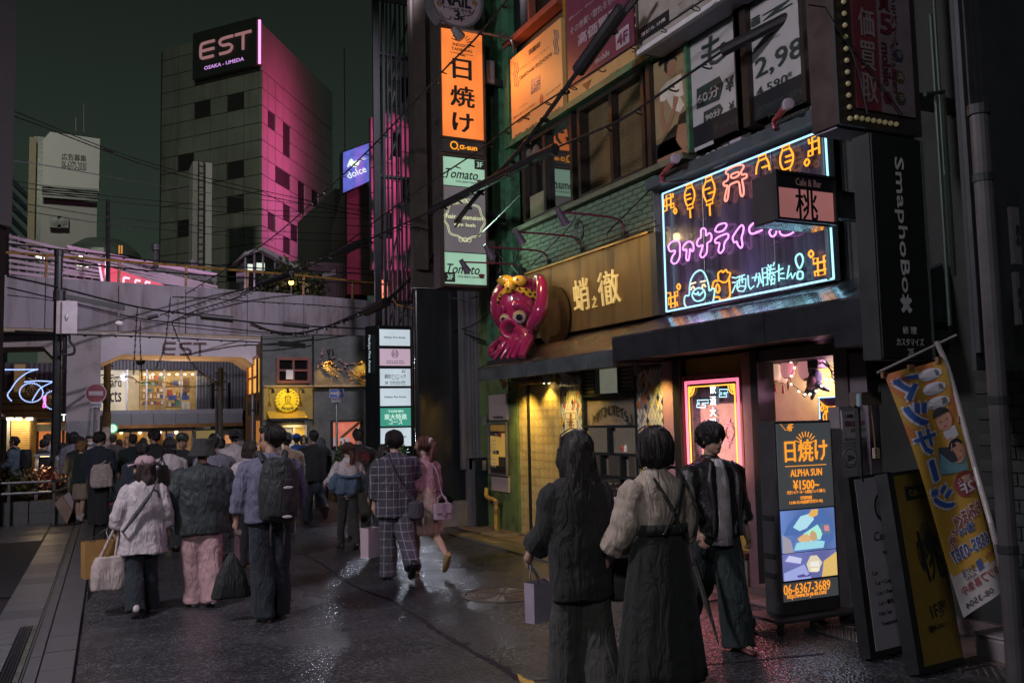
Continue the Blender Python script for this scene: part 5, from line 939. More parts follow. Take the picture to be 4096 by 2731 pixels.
# ================================================================ awnings
def awning(name,label,y0,y1,xo,z0,z1,zw,topm,facem,ns):
 t=thing(name,label,'awning',(xo+.3,(y0+y1)/2,z0))
 for k in range(ns):
  a,c=y0+(y1-y0)*k/ns+.003,y0+(y1-y0)*(k+1)/ns-.003
  boxp('fascia_panel',(xo,a,z0),(xo+.03,c,z1),facem,t);B().prism([(xo,a,z1+.002),(6.34,a,zw),(6.34,c,zw),(xo,c,z1+.002)],(0,0,.02)).out('roof_sheet',topm,t)
 B().prism([(xo+.03,y1-.02,z0+.02),(6.34,y1-.02,z0+.05),(6.34,y1-.02,zw),(xo+.03,y1-.02,z1)],(0,.018,0)).out('end_panel',facem,t);B().prism([(xo+.03,y0,z0+.02),(6.34,y0,z0+.05),(6.34,y0,zw),(xo+.03,y0,z1)],(0,.018,0)).out('end_panel',facem,t)
 boxp('soffit',(xo+.03,y0,z0+.05),(6.34,y1,z0+.065),M('soffit_grey',(.12,.11,.1),.6),t);return t
hammered=M('hammered_metal',(.5,.43,.36),.2,.95,var=.4,scale=3,stretch=(.6,5,5),bump=1,bscale=11);wetdark=M('wet_dark_sheet',(.5,.52,.56),.16,.95,var=.4,scale=2,stretch=(.5,3,3),bump=.45,bscale=6);fas=M('awning_slate',(.07,.085,.085),.5,var=.3,scale=4);fas2=M('awning_black',(.015,.018,.022),.38,var=.3)
aw1=awning('metal_awning','sloping hammered metal awning under the gold sign and octopus',8.9,12.75,5.6,2.36,2.54,2.94,hammered,fas,7)
aw2=awning('dark_awning','long black awning with wet reflective top below the neon board',5.05,8.88,5.58,2.41,2.67,2.95,wetdark,fas2,3)
boxp('end_step',(5.575,5.0,2.3),(6.3,5.5,2.41),fas2,aw2)
gf=thing('takoyaki_shopfront','lit shopfront with cream tiled entrance, diamond tile pillars and serving window','shopfront',(6.4,11,0))
ct=M('cream_tile',(.5,.39,.17),.45,var=.14,scale=8,bump=.6,bscale=28);XT=6.38
boxp('tile_backing',(XT+.02,8.7,0),(6.46,12.95,2.45),M('grout',(.25,.2,.14),.8),gf)
met=[B().box((0,0,0),(.02,.152,.122)).mesh('tile',ct),B().box((0,0,0),(.02,.152,.122)).mesh('tile',M('cream_tile_b',(.46,.34,.14),.45,var=.18,scale=6,bump=.6,bscale=24))]
def tiles(y0,y1,z0,z1,x):
 y=y0
 while y<y1-.1:
  z=z0
  while z<z1-.05:o=link('tile',random.choice(met),gf);o.location=np.array([x+random.uniform(0,.003),y,z])-wloc(gf);z+=.1255
  y+=.1555
tiles(12.68,13.0,.02,2.4,XT);tiles(11.5,12.58,.02,2.4,XT+.005)
boxp('door_gap',(XT-.01,12.585,0),(XT+.01,12.66,2.4),black,gf);boxp('door_head',(6.2,11.5,2.3),(XT,12.62,2.36),M('ochre_head',(.4,.25,.05),.5),gf)
boxp('step_stone',(6.2,11.4,.02),(6.4,12.7,.05),M('step_brown',(.16,.12,.1),.5),gf)
dt=[M('diamond_%s'%n_,c_,.2,var=.08,coat=.3)for n_,c_ in(('ivory',(.55,.53,.46)),('pale',(.42,.45,.44)),('grey',(.25,.24,.25)),('navy',(.03,.05,.12)),('orange',(.5,.16,.04)),('coral',(.45,.1,.09)),('mustard',(.42,.32,.06)))]
def diamonds(y0,y1,z0,z1,x):
 boxp('pillar_core',(x+.01,y0,z0),(6.5,y1,z1),M('pillar_grout',(.1,.1,.1),.7),gf);b=B();dy,dz=.066,.11;rows=int((z1-z0)/(dz/2));cols=int((y1-y0)/dy)
 for i in range(rows-1):
  for j in range(cols+(0 if i%2 else 0)):
   cyy=y0+dy*(j+.5+(.5 if i%2 else 0));czz=z0+dz/2*(i+1)
   if cyy>y1-dy*.45:continue
   b.cm=random.choices(range(7),[40,28,14,5,5,4,6])[0];w,h=dy*.45,dz*.46;m=.62
   P=[(x,cyy,czz-h),(x,cyy+w*m,czz-h*.45),(x,cyy+w,czz),(x,cyy+w*m,czz+h*.45),(x,cyy,czz+h),(x,cyy-w*m,czz+h*.45),(x,cyy-w,czz),(x,cyy-w*m,czz-h*.45)]
   b.add(P+[(x-.006,cyy,czz)],[(k,(k+1)%8,8)for k in range(8)])
 o=b.out('diamond_tiles',dt,gf);o['kind']='stuff'
yA0,yA1,yB0,yB1=Yx(2332,1600,6.36),Yx(2244,1600,6.36),Yx(2676,1600,6.36),Yx(2548,1600,6.36)
diamonds(yA0,yA1,.02,2.42,6.34);diamonds(yB0,yB1,.02,2.42,6.34);diamonds(11.5,12.7,2.36,2.5,6.19)
wu=boxp('window_unit',(6.44,yB1,.9),(6.5,yA0,2.48),M('unit_dark',(.03,.03,.03),.6),gf);wd=M('unit_frame',(.025,.032,.04),.35,.4)
def zq(v):return Zx(2440,v,6.36)
frX('unit_frame',(yB1+.04,yA0-.04,zq(1905)+.02,2.46),6.34,6.44,.04,wd,wu)
for v in(1578,1705,1815,1905):boxp('rail',(6.32,yB1+.04,zq(v)-.018),(6.43,yA0-.04,zq(v)+.018),wd,wu)
yl,yr=Yx(2385,1500,6.36),Yx(2478,1480,6.36)
for y in(yl,yr):boxp('stile',(6.33,y-.02,zq(1578)+.02),(6.43,y+.02,2.45),wd,wu)
ym=Yx(2440,1760,6.36)
for y,v0,v1 in((ym,1815,1705),(Yx(2412,1860,6.36),1905,1815),(Yx(2492,1860,6.36),1905,1815)):boxp('stile',(6.33,y-.025,zq(v0)+.02),(6.43,y+.025,zq(v1)-.02),wd,wu)
mlv=B().box((0,0,0),(.05,1,.012)).mesh('louvre_slat',M('louvre_cream',(.5,.46,.38),.5))
for k in range(6):
 for a,c in((yl+.022,yA0-.045),(yB1+.045,yr-.022)):o=link('louvre_slat',mlv,wu);o.scale=(1,c-a,1);o.location=np.array([6.35,a,zq(1572)+.03+k*.052])-wloc(wu);o.rotation_euler=(0,.5,0)
boxp('frosted_pane',(6.4,yr+.02,zq(1572)),(6.41,yl-.02,2.44),L('frosted',(.45,.5,.42),.55,.1),wu)
boxp('roller_blind',(6.41,yB1+.05,zq(1700)+.02),(6.418,yA0-.13,zq(1583)),M('blind_ochre',(.5,.32,.08),.6,emit=(.6,.36,.07),es=.35),wu);boxp('pane',(6.395,yB1+.042,zq(1703)+.02),(6.4,yA0-.045,zq(1580)-.02),glassmat('serving_glass',alpha=.08),wu)
gi=M('glass_lettering',(.05,.04,.02),.5);yc0=(Yx(2368,1650,6.39)+Yx(2526,1640,6.39))/2;hw=abs(Yx(2368,1650,6.39)-Yx(2526,1640,6.39))/2
for k,ch in enumerate('TAKONOTETSU'):f=(k-5)/5;txt(ch,(6.39,yc0-f*hw*.92,zq(1640)-.13*f*f),(0,-1,f*.28),(0,f*.28,1),gi,wu,h=.13,bold=.01)
tX('Since 1979  OSAKA JAPAN',2406,1604,2476,1590,6.39,gi,wu)
for k,(v0,v1,u0,u1)in enumerate(((1812,1710,2336,2438),(1812,1710,2444,2543))):boxp('pane',(6.4,Yx(u1,1760,6.36)+.03,zq(v0)),(6.41,Yx(u0,1760,6.36)-.05,zq(v1)),M('kitchen_pane',(.3,.27,.24),.25,emit=(.36,.32,.28),es=.42,var=.25,scale=3),wu)
for u0,u1 in((2336,2408),(2416,2488),(2496,2543)):boxp('pane',(6.4,Yx(u1,1860,6.36)+.0,zq(1902)),(6.41,Yx(u0,1860,6.36)-.05,zq(1820)),M('dim_pane',(.08,.07,.07),.15,emit=(.12,.1,.1),es=.5,var=.5,scale=4),wu)
for k,(u,cname)in enumerate(((2492,'goods_red'),(2504,'goods_white'))):c=px(u,1790,6.39);t=B().lathe((6.385,c[1],c[2]-.05),(0,0,1),[(0,0),(.022,0),(.024,.06),(.008,.08),(.004,.1),(0,.1)],10).out('sauce_bottle',MATS[cname],wu)
yst=M('sticker_yellow',(.7,.55,.05),.5);q=rX(2346,1775,2357,1722,6.392);boxp('sticker',(6.388,q[0],q[2]),(6.392,q[1],q[3]),yst,wu);txt('防犯カメラ作動中',(6.387,(q[0]+q[1])/2,(q[2]+q[3])/2),*XW,ink,wu,w=.07,h=.36,vert=True,lift=.002)
q=rX(2346,1810,2366,1777,6.392);boxp('sticker',(6.388,q[0],q[2]),(6.392,q[1],q[3]),M('sticker_pink',(.5,.16,.2),.5),wu);txt('食べログ',(6.387,(q[0]+q[1])/2,q[2]+.08),*XW,inkw,wu,w=.1,lift=.002)
np_=thing('opening_notice','white paper notice with framed text and small dog drawing on the diamond pillar','notice',px(2284,1690,6.32));q=rX(2262,1730,2306,1640,6.325);boxp('sheet',(6.322,q[0],q[2]),(6.327,q[1],q[3]),M('notice_white',(.6,.55,.42),.6),np_)
b=B();y0,y1,z0,z1=q[0]+.03,q[1]-.03,q[2]+.28,q[3]-.12
for a,c in(((y0,z0),(y1,z0)),((y1,z0),(y1,z1)),((y1,z1),(y0,z1)),((y0,z1),(y0,z0))):b.cyl((6.32,*a),(6.32,*c),.004,4)
b.out('border',bi,np_)
for k,s in enumerate(('OPEN NORMALLY','ランチ 11:30-15:00','ディナー 17:00-23:00')):txt(s,(6.321,(q[0]+q[1])/2,z1-.04-.045*k),*XW,bi,np_,w=.2,h=.025)
b=B().ell((6.319,(q[0]+q[1])/2,q[2]+.16),(.003,.035,.06),8,6).ell((6.319,(q[0]+q[1])/2-.01,q[2]+.24),(.003,.035,.035),8,6);
for k in(-1,1):b.cyl((6.319,(q[0]+q[1])/2+k*.02,q[2]+.06),(6.319,(q[0]+q[1])/2+k*.02,q[2]+.14),.009,5)
b.out('dog_drawing',M('dog_brown',(.25,.1,.03),.6),np_)
inf=thing('information_board','wall menu board headed INFORMATION with framed menu case','notice board',(6.3,Yx(1960,1700),1.0));q=rX(1958,1680,2027,1575,6.31);mb_=M('board_mauve',(.38,.3,.28),.5,var=.06)
boxp('header',(6.3,q[0],q[2]),(6.335,q[1],q[3]),mb_,inf);tX('INFORMATION',1974,1674,2014,1663,6.299,ink,inf,bold=.02);q2=rX(1962,1895,2030,1690,6.31);boxp('case',(6.3,q2[0],q2[2]),(6.335,q2[1],q2[3]),M('menu_dark',(.06,.05,.04),.4),inf);frX('case_frame',(q2[0]+.02,q2[1]-.02,q2[2]+.02,q2[3]-.02),6.27,6.3,.03,alu,inf)
q3=rX(1968,1960,2034,1900,6.31);boxp('lower_board',(6.305,q3[0],q3[2]),(6.335,q3[1],q3[3]),mb_,inf)
def fr_(a,c):return(q2[0]+(q2[1]-q2[0])*a,q2[2]+(q2[3]-q2[2])*c)
for a0,a1,c0,c1,mt in((.1,.9,.84,.97,'goods_amber'),(.08,.5,.18,.75,'blind_ochre'),(.5,.92,.35,.8,'blind_ochre'),(.1,.9,.06,.17,'menu_ink'),(.3,.6,.74,.83,'menu_ink'),(.22,.55,.4,.47,'menu_ink')):
 y_0,z_0=fr_(1-a1,c0);y_1,z_1=fr_(1-a0,c1);boxp('menu_patch',(6.293-.002*(mt=='menu_ink'),y_0,z_0),(6.299,y_1,z_1),MATS.get(mt)or M('menu_ink',(.02,.018,.018),.5),inf)
y_0,z_0=fr_(.35,.78);B().lathe((6.29,y_0,z_0),(-1,0,0),[(0,0),(.05,0),(.05,.003),(0,.003)],14).out('red_seal',M('seal_red',(.4,.05,.03),.5),inf);txt('2h飲放コース',(6.288,fr_(.55,0)[0],fr_(0,.785)[1]),*XW,inkw,inf,w=.13,h=.03,lift=.003);txt('3100円',(6.288,fr_(.55,0)[0],fr_(0,.755)[1]),*XW,inkw,inf,w=.1,h=.03,lift=.003);txt('4800円',(6.288,fr_(.6,0)[0],fr_(0,.43)[1]),*XW,inkw,inf,w=.1,h=.03,lift=.003)
mpl=M('plate_dot',(.6,.55,.45),.4);b=B()
for i in range(7):
 for j in range(3):y_,z_=fr_(.62-.1*j+.22,.66-.07*i-(0.08 if i>3 else 0));b.ell((6.29,y_,z_),(.004,.02,.02),8,4)
b.out('dish_pictures',mpl,inf)['kind']='stuff'
gp=thing('gas_pipe','old ochre gas pipe with elbow at the foot of the green wall','pipe',(6.2,13.5,0));pm_=M('ochre_pipe',(.45,.28,.06),.45,var=.25);P=[px(1950,2000,6.2),px(1942,1965,6.2),px(1952,1945,6.2),px(1972,1944,6.2)]
B().tube(smooth_path([px(1946,1952,6.25),px(1945,1980,6.22),px(1956,1992,6.2),px(1975,1998,6.2),px(1984,2012,6.2),px(1984,2060,6.2),[6.2,px(1984,2060,6.2)[1],0]],5),.035,8).out('pipe',pm_,gp)
for v in(2008,2040):B().lathe(px(1984,v,6.2),(0,0,1),[(.05,-.03),(.05,.03)],10).out('fitting',M('pipe_fitting',(.3,.22,.12),.4,.5),gp)
for k,(u,v,lab,pw)in enumerate(((2013,1530,'white shaded spot lamp at the left end of the metal awning',34),(2184,1508,'white shaded spot lamp above the tiled doorway',16),(2252,1500,'white shaded spot lamp above the left diamond pillar',9),(2544,1465,'dark shaded spot lamp above the right diamond pillar',20))):
 p=px(u,v,5.92);t=thing('awning_spot',lab,'lamp',p,group='spot lamps under the awning');ax=_n([.6,-.1,-.8]);B().lathe(p,ax,[(0,-.06),(.03,-.06),(.04,0),(.075,.07),(.078,.075)],14).out('shade',M('shade_pale',(.55,.52,.48),.35)if k<3 else shd,t);B().lathe(p,ax,[(0,.05),(.06,.06)],12).out('bulb',E('spot_bulb',(1,.8,.4),10),t);B().cyl(p-ax*.05,(p[0]+.05,p[1],2.42),.012,6).out('stem',dark,t)
 ty=p[1]+(.12 if k==0 else 0);lamp('awning_glow','SPOT',p+ax*.1,(1,.66,.13),pw*1.9,t,aim=(6.42,ty,1.25),size=.06,spot=105,blend=.8)
dl_=thing('door_downlight','small recessed warm downlight over the tiled doorway','lamp',(6.3,11.9,2.3));B().lathe((6.3,11.85,2.296),(0,0,-1),[(.05,0),(.05,.006),(0,.006)],12).out('lens',MATS['spot_bulb'],dl_);lamp('door_glow','SPOT',(6.27,11.9,2.27),(1,.68,.16),28,dl_,aim=(6.3,11.95,0),size=.05,spot=120)
for k,(u,v)in enumerate(((2036,1552),(2226,1520))):
 p=px(u,v,5.95);t=thing('awning_hook',('dark hooked rod hanging by the cream pier','dark hooked rod hanging by the diamond pillar')[k],'hook',p,group='hooked rods under the awning');B().tube(smooth_path([p+[0,0,.18],p+[0,0,-.02],p+[0,-.03,-.06],p+[0,-.07,-.05],p+[0,-.08,-.02]],4),.012,5).out('rod',black,t);B().box(p+[-.02,-.02,.16],p+[.02,.02,.2]).out('clip',dark,t)
# ================================================================ neon board
XN=6.22
nb=thing('neon_board','big dark board of neon tubes with lanterns, purple katakana and a drinking ghost','neon sign',(6.25,7.5,2.99));YN0,YN1,ZN0,ZN1=6.17,8.83,2.98,4.44
nbm=M('neon_board_face',(.10,.085,.13),.17,.1,var=.4,scale=2.5,stretch=(1,3,.35),bump=.12,bscale=40,coat=.4)
for k in range(3):a=YN0+(YN1-YN0)*k/3;boxp('face_sheet',(6.28,a+.004,ZN0),(6.32,a+(YN1-YN0)/3-.004,ZN1),nbm,nb)
boxp('top_ledge',(6.1,YN0-.02,ZN1+.005),(6.45,YN1+.03,ZN1+.12),M('ledge_slate',(.06,.08,.09),.45),nb);boxp('side_trim',(6.2,YN1+.002,ZN0),(6.34,YN1+.03,ZN1),alu,nb);boxp('side_trim',(6.2,YN0-.03,ZN0),(6.34,YN0-.002,ZN1),alu,nb)
nO,nR,nP,nB,nY=E('neon_orange',(1,.36,.02),1.5),E('neon_red',(1,.3,.22),1.5),E('neon_purple',(.95,.33,1.0),1.7),E('neon_blue',(.38,.82,.85),1.15),E('neon_cream',(1,.75,.45),1.2)
nF=E('neon_frame_blue',(.38,.78,1.0),1.6)
def neon(name,P,mat,ox,oy,s,r=.0095,curve=True,closed=False,parent=None,x=None):
 Q=[px(ox+u*s,oy+v*s,x or XN)for u,v in P]
 if curve:Q=smooth_path(Q,4,closed)
 return B().tube(Q,r,6,closed).out(name,mat,parent or nb)
A1=(2630,640,400/2091);A2=(2960,500,400/2091);A3=(2630,900,400/1742);A4=(2980,880,400/1742)
fr=[px(2650,776,XN),px(3300,517,XN),px(3335,1114,XN),px(2666,1246,XN)]
for i in range(4):B().cyl(fr[i],fr[(i+1)%4],.010,8).out('frame_tube',nF,nb)
for i,(u0,v0,u1,v1)in enumerate(((2808,708,2822,1220),(3081,598,3106,1164))):B().cyl(px(u0,v0,6.27),px(u1,v1,6.27),.006,5).out('seam_strip',steel,nb)
def lantern(ox,oy,s,body,cap,base,bars,tail,mat=nO):
 neon('lantern_tube',body,mat,ox,oy,s,closed=False);neon('lantern_cap',cap,mat,ox,oy,s,curve=False,closed=True)
 if base:neon('lantern_cap',base,mat,ox,oy,s,curve=False,closed=True)
 for q in bars:neon('lantern_bar',q,mat,ox,oy,s,curve=False)
 if tail:neon('tassel_tube',tail,mat,ox,oy,s,curve=False)
lantern(*A1,[(610,600),(572,700),(575,830),(620,960)],[(600,540),(720,490),(725,555),(608,600)],[(620,960),(735,910),(740,995),(630,1030)],[[(580,750),(685,712)],[(585,840),(705,800)]],[(678,1020),(690,1215)]);neon('lantern_tube',[(720,555),(768,660),(772,790),(735,910)],nO,*A1)
lantern(*A1,[(1005,470),(960,590),(965,740),(1020,870)],[(1005,380),(1130,330),(1138,405),(1010,465)],[(1020,870),(1150,820),(1155,900),(1030,950)],[[(965,635),(1095,585)],[(1060,705),(1190,660)]],[(1088,930),(1100,1165)]);neon('lantern_tube',[(1138,405),(1190,540),(1192,680),(1150,820)],nO,*A1)
lantern(*A2,[(390,760),(355,860),(340,960),(340,1035)],[(385,670),(535,605),(545,690),(392,755)],None,[[(460,895),(595,850)]],None);neon('lantern_tube',[(545,690),(595,780),(610,860),(618,945)],nO,*A2)
lantern(*A2,[(885,545),(842,680),(850,830),(905,945)],[(878,470),(1030,405),(1035,485),(885,545)],[(905,945),(1050,890),(1055,975),(905,1010)],[[(955,670),(1090,625)],[(945,785),(1085,735)]],None);neon('lantern_tube',[(1040,485),(1108,620),(1100,780),(1050,890)],nO,*A2)
neon('shrine_gate_tube',[(1440,290),(1440,230),(1600,140),(1770,105),(1800,160),(1755,230),(1765,310),(1850,295),(1865,360),(1790,400),(1770,430),(1800,590),(1800,720),(1765,760),(1735,700),(1700,470),(1600,480),(1510,530),(1490,640),(1470,800),(1430,865),(1405,820),(1430,680),(1460,540),(1400,545),(1380,480),(1440,440),(1475,400),(1480,310)],nR,*A1,r=.010,closed=True)
neon('shrine_gate_tube',[(1545,310),(1640,265),(1700,260),(1700,315),(1620,370),(1550,375)],nR,*A1,r=.010,closed=True)
for P in([(140,1075),(195,1050),(185,745),(275,710),(280,1010),(345,985),(340,910),(140,975),(145,840),(325,770),(322,700)],):neon('corner_knot',P,nO,*A1,curve=False)
neon('corner_dot',[(340,1070),(370,1015),(400,1065),(370,1125)],nO,*A1,closed=True)
neon('corner_knot',[(1435,300),(1440,390),(1730,285),(1730,440),(1430,560),(1430,660),(1520,630),(1505,270),(1640,210),(1660,600),(1745,560)],nO,*A2,curve=False);neon('corner_dot',[(1350,800),(1395,715),(1450,770),(1395,855)],nO,*A2,closed=True)
neon('corner_knot',[(178,1185),(225,1175),(235,1440),(310,1425),(298,1165),(350,1155),(350,1230),(190,1275),(195,1385),(340,1350),(348,1410)],nO,*A3,curve=False);neon('corner_dot',[(340,1075),(370,1025),(397,1075),(370,1125)],nO,*A3,closed=True)
neon('corner_knot',[(1455,605),(1370,630),(1395,945),(1275,970),(1265,660),(1190,675),(1195,765),(1440,710),(1445,850),(1210,905),(1225,975)],nO,*A4,curve=False);neon('corner_dot',[(1110,590),(1150,535),(1192,590),(1150,650)],nO,*A4,closed=True)
for P in([(190,380),(230,310),(330,270),(385,320),(390,450),(385,560),(340,650),(280,675),(240,630),(260,550),(300,490),(300,445),(220,460)],[(445,390),(500,310),(570,290),(620,340),(628,420),(608,460),(565,420),(560,500),(545,600),(525,620),(500,580),(505,430),(460,440)],[(760,90),(800,55),(840,90),(845,185),(900,140),(940,180),(930,270),(870,315),(865,400),(855,480),(830,530),(775,568),(745,520),(770,430),(785,350),(720,375),(685,330),(710,250),(755,215)],[(1010,250),(1100,190),(1220,155),(1232,220),(1180,290),(1160,350),(1155,420),(1100,490),(1060,450),(1080,330),(1060,310),(1010,310)],[(1310,220),(1380,100),(1460,5),(1500,40),(1490,130),(1465,220),(1480,350),(1450,400),(1400,350),(1380,290),(1335,305)]):neon('katakana_tube',P,nP,*A3,closed=True)
neon('katakana_tube',[(1210,1450),(1260,1370),(1350,1330),(1430,1330),(1440,1390),(1380,1470),(1290,1505),(1220,1495)],nP,*A1,closed=True)
neon('katakana_tube',[(2020,1315),(1960,1370),(1920,1440),(1935,1520),(2010,1540),(2090,1500)],nP,*A1)
neon('katakana_tube',[(160,50),(85,110),(75,180),(105,240),(190,225),(300,175)],nP,*A4);neon('katakana_tube',[(465,150),(425,200),(440,260),(480,290),(530,255),(548,190)],nP,*A4);neon('katakana_tube',[(600,195),(625,250),(690,272),(770,255),(845,215)],nP,*A4)
neon('ghost_outline',[(510,1440),(470,1370),(470,1270),(495,1230),(550,1220),(560,1080),(585,950),(650,840),(740,790),(800,820),(850,910),(890,1050),(905,1145),(960,1105),(995,1130),(985,1240),(965,1350)],nB,*A3);neon('ghost_mouth',[(720,1095),(630,1150),(605,1230),(650,1310),(720,1325),(800,1290),(832,1210),(800,1130)],nB,*A3,closed=True)
neon('ghost_mouth',[(625,1185),(680,1210),(705,1170),(725,1225),(790,1165)],nB,*A3)
for P in([(585,1028),(665,1000)],[(748,992),(835,972)],[(598,1080),(588,1135)],[(620,1068),(648,1110)],[(788,1035),(780,1095)],[(808,1030),(840,1075)]):neon('ghost_eye',P,nY,*A3,curve=False)
neon('beer_mug',[(950,1100),(975,1000),(1010,970),(1060,965),(1055,850),(1090,810),(1120,800),(1140,825),(1190,780),(1215,820),(1265,840),(1255,900),(1210,980),(1150,1000),(1085,975)],nO,*A3);neon('beer_mug',[(1245,935),(1255,1050),(1262,1230),(1200,1290),(1100,1305),(1070,1255),(990,1258)],nO,*A3);neon('beer_mug',[(1015,1100),(1045,1030),(1080,1090),(1075,1160),(1040,1180)],nO,*A3,closed=True)
for P in([(1300,912),(1370,925)],[(1305,1003),(1360,1000)],[(1300,1185),(1360,1040)],[(1385,912),(1520,868)],[(1430,905),(1425,1040)],[(1470,890),(1480,1010)],[(1390,975),(1540,935),(1535,1090),(1500,1155),(1410,1150),(1385,1100),(1390,975)],[(1400,1090),(1440,1060),(1530,1070)],[(1575,875),(1585,1050),(1620,1120),(1680,1060)]):neon('kanji_tube',P,nB,*A3,curve=False,r=.008)
for P in([(125,1010),(235,990),(245,1090),(210,1170)],[(205,925),(170,1065)],[(245,920),(290,1100)],[(320,1155),(300,840),(385,825),(395,1130),(365,1125)],[(310,930),(385,915)],[(310,1010),(385,995)],[(400,780),(425,835)],[(455,775),(420,1035)],[(510,735),(490,805)],[(400,875),(520,850)],[(400,945),(530,910)],[(470,910),(520,980)],[(440,1050),(520,1020),(510,1115),(480,1105)],[(470,965),(455,1135)],[(590,770),(590,1070)],[(550,900),(665,840)],[(620,940),(680,925)],[(605,1015),(690,1020)],[(770,790),(730,1025),(800,930),(825,1020),(880,920)]):neon('kanji_tube',P,nB,*A4,curve=False,r=.008)
neon('exclamation_tube',[(960,590),(890,640),(890,740),(950,845),(1005,740),(1005,650)],nB,*A4,closed=True);neon('exclamation_tube',[(925,905),(1000,910),(1005,1000),(975,1025),(915,1015)],nB,*A4,closed=True)
for u,v in((2660,925),(2662,1020),(2805,880),(2822,875),(3088,980),(3108,970),(3096,1155),(2822,1210),(2837,1205)):B().ell(px(u,v,6.275),(.006,.009,.009),8,5).out('bolt',steel,nb)
for y_,c_,p_ in((8.3,(.75,.25,1),26),(7.3,(.55,.35,1),26),(6.5,(.35,.8,1),22)):lamp('neon_spill','SPOT',(6.12,y_,3.6),c_,p_,nb,aim=(4.2,y_-.3,1.0),size=.1,spot=150,blend=.8)
for k in range(7):
 P=[px(2690+i*95,1262-i*20+random.uniform(-9,9),6.12)for i in range(7)];B().tube(smooth_path(P,5),.006,4).out('loose_cable',rubber,nb)
# ================================================================ octopus figure
oc=thing('octopus_figure','shiny magenta octopus figure with yellow spotted headband on the awning','figure',(5.95,11.9,2.6))
om=M('octopus_gloss',(.42,.022,.10),.2,var=.06,coat=.8);omd=M('octopus_dark',(.12,.008,.03),.3);om2=M('headband_yellow',(.75,.42,.04),.3,var=.08,coat=.5);sp_m=M('spot_black',(.02,.015,.015),.3);eyw=M('eye_yellow',(.75,.5,.08),.2,coat=.6);eyb=M('eye_white',(.5,.45,.5),.2,coat=.6)
OXP=(1940,1060,300/1120)
def op(u,v,x):return px(OXP[0]+u*OXP[2],OXP[1]+v*OXP[2],x)
hc=op(500,610,5.96);fv=_n(np.array([-.62,-.76,-.12]));rv=_n(np.cross(fv,[0,0,1]));uv=np.cross(rv,fv);OR=np.array([rv,fv,uv]).T;HR=np.array([.43,.39,.46])
def hp(a,b_,c_):return hc+rv*a+fv*b_+uv*c_
def onh(u,v,out=0.,sc=1.):
 d=ray(OXP[0]+u*OXP[2],OXP[1]+v*OXP[2]);A=OR.T@(EYEP-hc)/(HR*sc);D=OR.T@d/(HR*sc);aa,bb,cc_=D@D,2*A@D,A@A-1;q=max(0,bb*bb-4*aa*cc_);t_=(-bb-math.sqrt(q))/(2*aa);p=EYEP+d*t_;n0=_n(OR@(OR.T@(p-hc)/(HR*sc)**2));return p+n0*out,n0
PEND=[]
def remesh_later(o,vox,smooth=4):o['_vox']=vox;o['_sm']=smooth;PEND.append(o);return o
bod=B().ell(hc,HR,28,20,OR);bod.ell(hc+uv*-.2+fv*.03,(.25,.26,.26),20,14,OR)
for k,(u0,v0,u1,v1,u2,v2,r_)in enumerate(((330,1020,280,1200,130,1410,.05),(400,1060,350,1220,230,1415,.05),(470,1080,420,1240,330,1405,.052),(560,1060,510,1220,415,1390,.058),(640,1060,610,1200,550,1365,.078))):
 bod.tube(smooth_path([hc+uv*-.28+rv*(-.16+.08*k),op(u0,v0,5.72),op(u1,v1,5.62),op(u2,v2,5.5)],6),[r_*1.1]*6+[r_*1.1]*6+list(np.linspace(r_,r_*(.45 if k<3 else .75),7)),12)
bod.tube(smooth_path([op(300,1080,5.75),op(200,1150,5.8),op(110,1240,5.8),op(105,1330,5.75),op(170,1330,5.7),op(230,1270,5.68),op(215,1210,5.7)],6),list(np.linspace(.07,.045,37)),12)
bod.tube(smooth_path([op(700,940,5.72),op(720,880,5.62),op(810,720,5.62),op(855,520,5.68),op(850,300,5.74),op(810,200,5.78),op(768,240,5.76),op(775,300,5.74)],7),list(np.linspace(.085,.10,15))+list(np.linspace(.10,.045,35)),14)
hb_=bod.out('body',om,oc,smooth=True);remesh_later(hb_,.018,5)
sp_,sn_=onh(425,930,.02);sd_=_n(np.array([-.68,-.7,-.1]));B().lathe(sp_,sd_,[(.14,-.08),(.115,.05),(.11,.1),(.145,.16),(.15,.19),(.13,.21),(.09,.17),(.05,.1),(0,.08)],26).out('spout',om,oc,smooth=True);B().lathe(sp_+sd_*.14,sd_,[(0,0),(.085,.0)],20).out('spout_hole',omd,oc)
for u,v,r_ in((300,815,.085),(520,780,.105)):
 ec,n0=onh(u,v,-.015);n0=_n(n0+np.array([-.35,-.25,-.1]));B().lathe(ec,n0,[(0,-.04),(r_*.9,-.04),(r_,.01),(r_*.95,.035),(r_*.6,.058),(0,.062)],24).out('eye_white',eyb,oc,smooth=True);e2=ec+uv*r_*.12;B().lathe(e2+n0*.045,n0,[(0,.02),(r_*.82,.006),(r_*.86,-.012)],20).out('iris',eyw,oc);B().lathe(e2+n0*.06,n0,[(0,.014),(r_*.46,.01),(r_*.48,-.01)],18).out('pupil',sp_m,oc)
for P,r_ in(([(215,760),(225,680),(250,625),(285,640),(290,690)],.034),([(415,610),(470,590),(560,610),(650,670),(730,735)],.06)):
 Q=smooth_path([onh(u,v,.01)[0]for u,v in P],6);B().tube(Q,[r_*.5]+[r_]*(len(Q)-2)+[r_*.6],12).out('brow',om,oc,smooth=True);B().tube([q+uv*r_*.95 for q in Q],.009,5).out('brow_line',sp_m,oc)
up_,lo_=[(190,520),(230,420),(330,335),(450,345),(560,345),(680,375),(790,425)],[(193,605),(235,490),(330,415),(450,385),(560,430),(680,490),(790,535)]
UQ,LQ=smooth_path([onh(u,v,.02,1.01)[0]for u,v in up_],4),smooth_path([onh(u,v,.02,1.01)[0]for u,v in lo_],4)
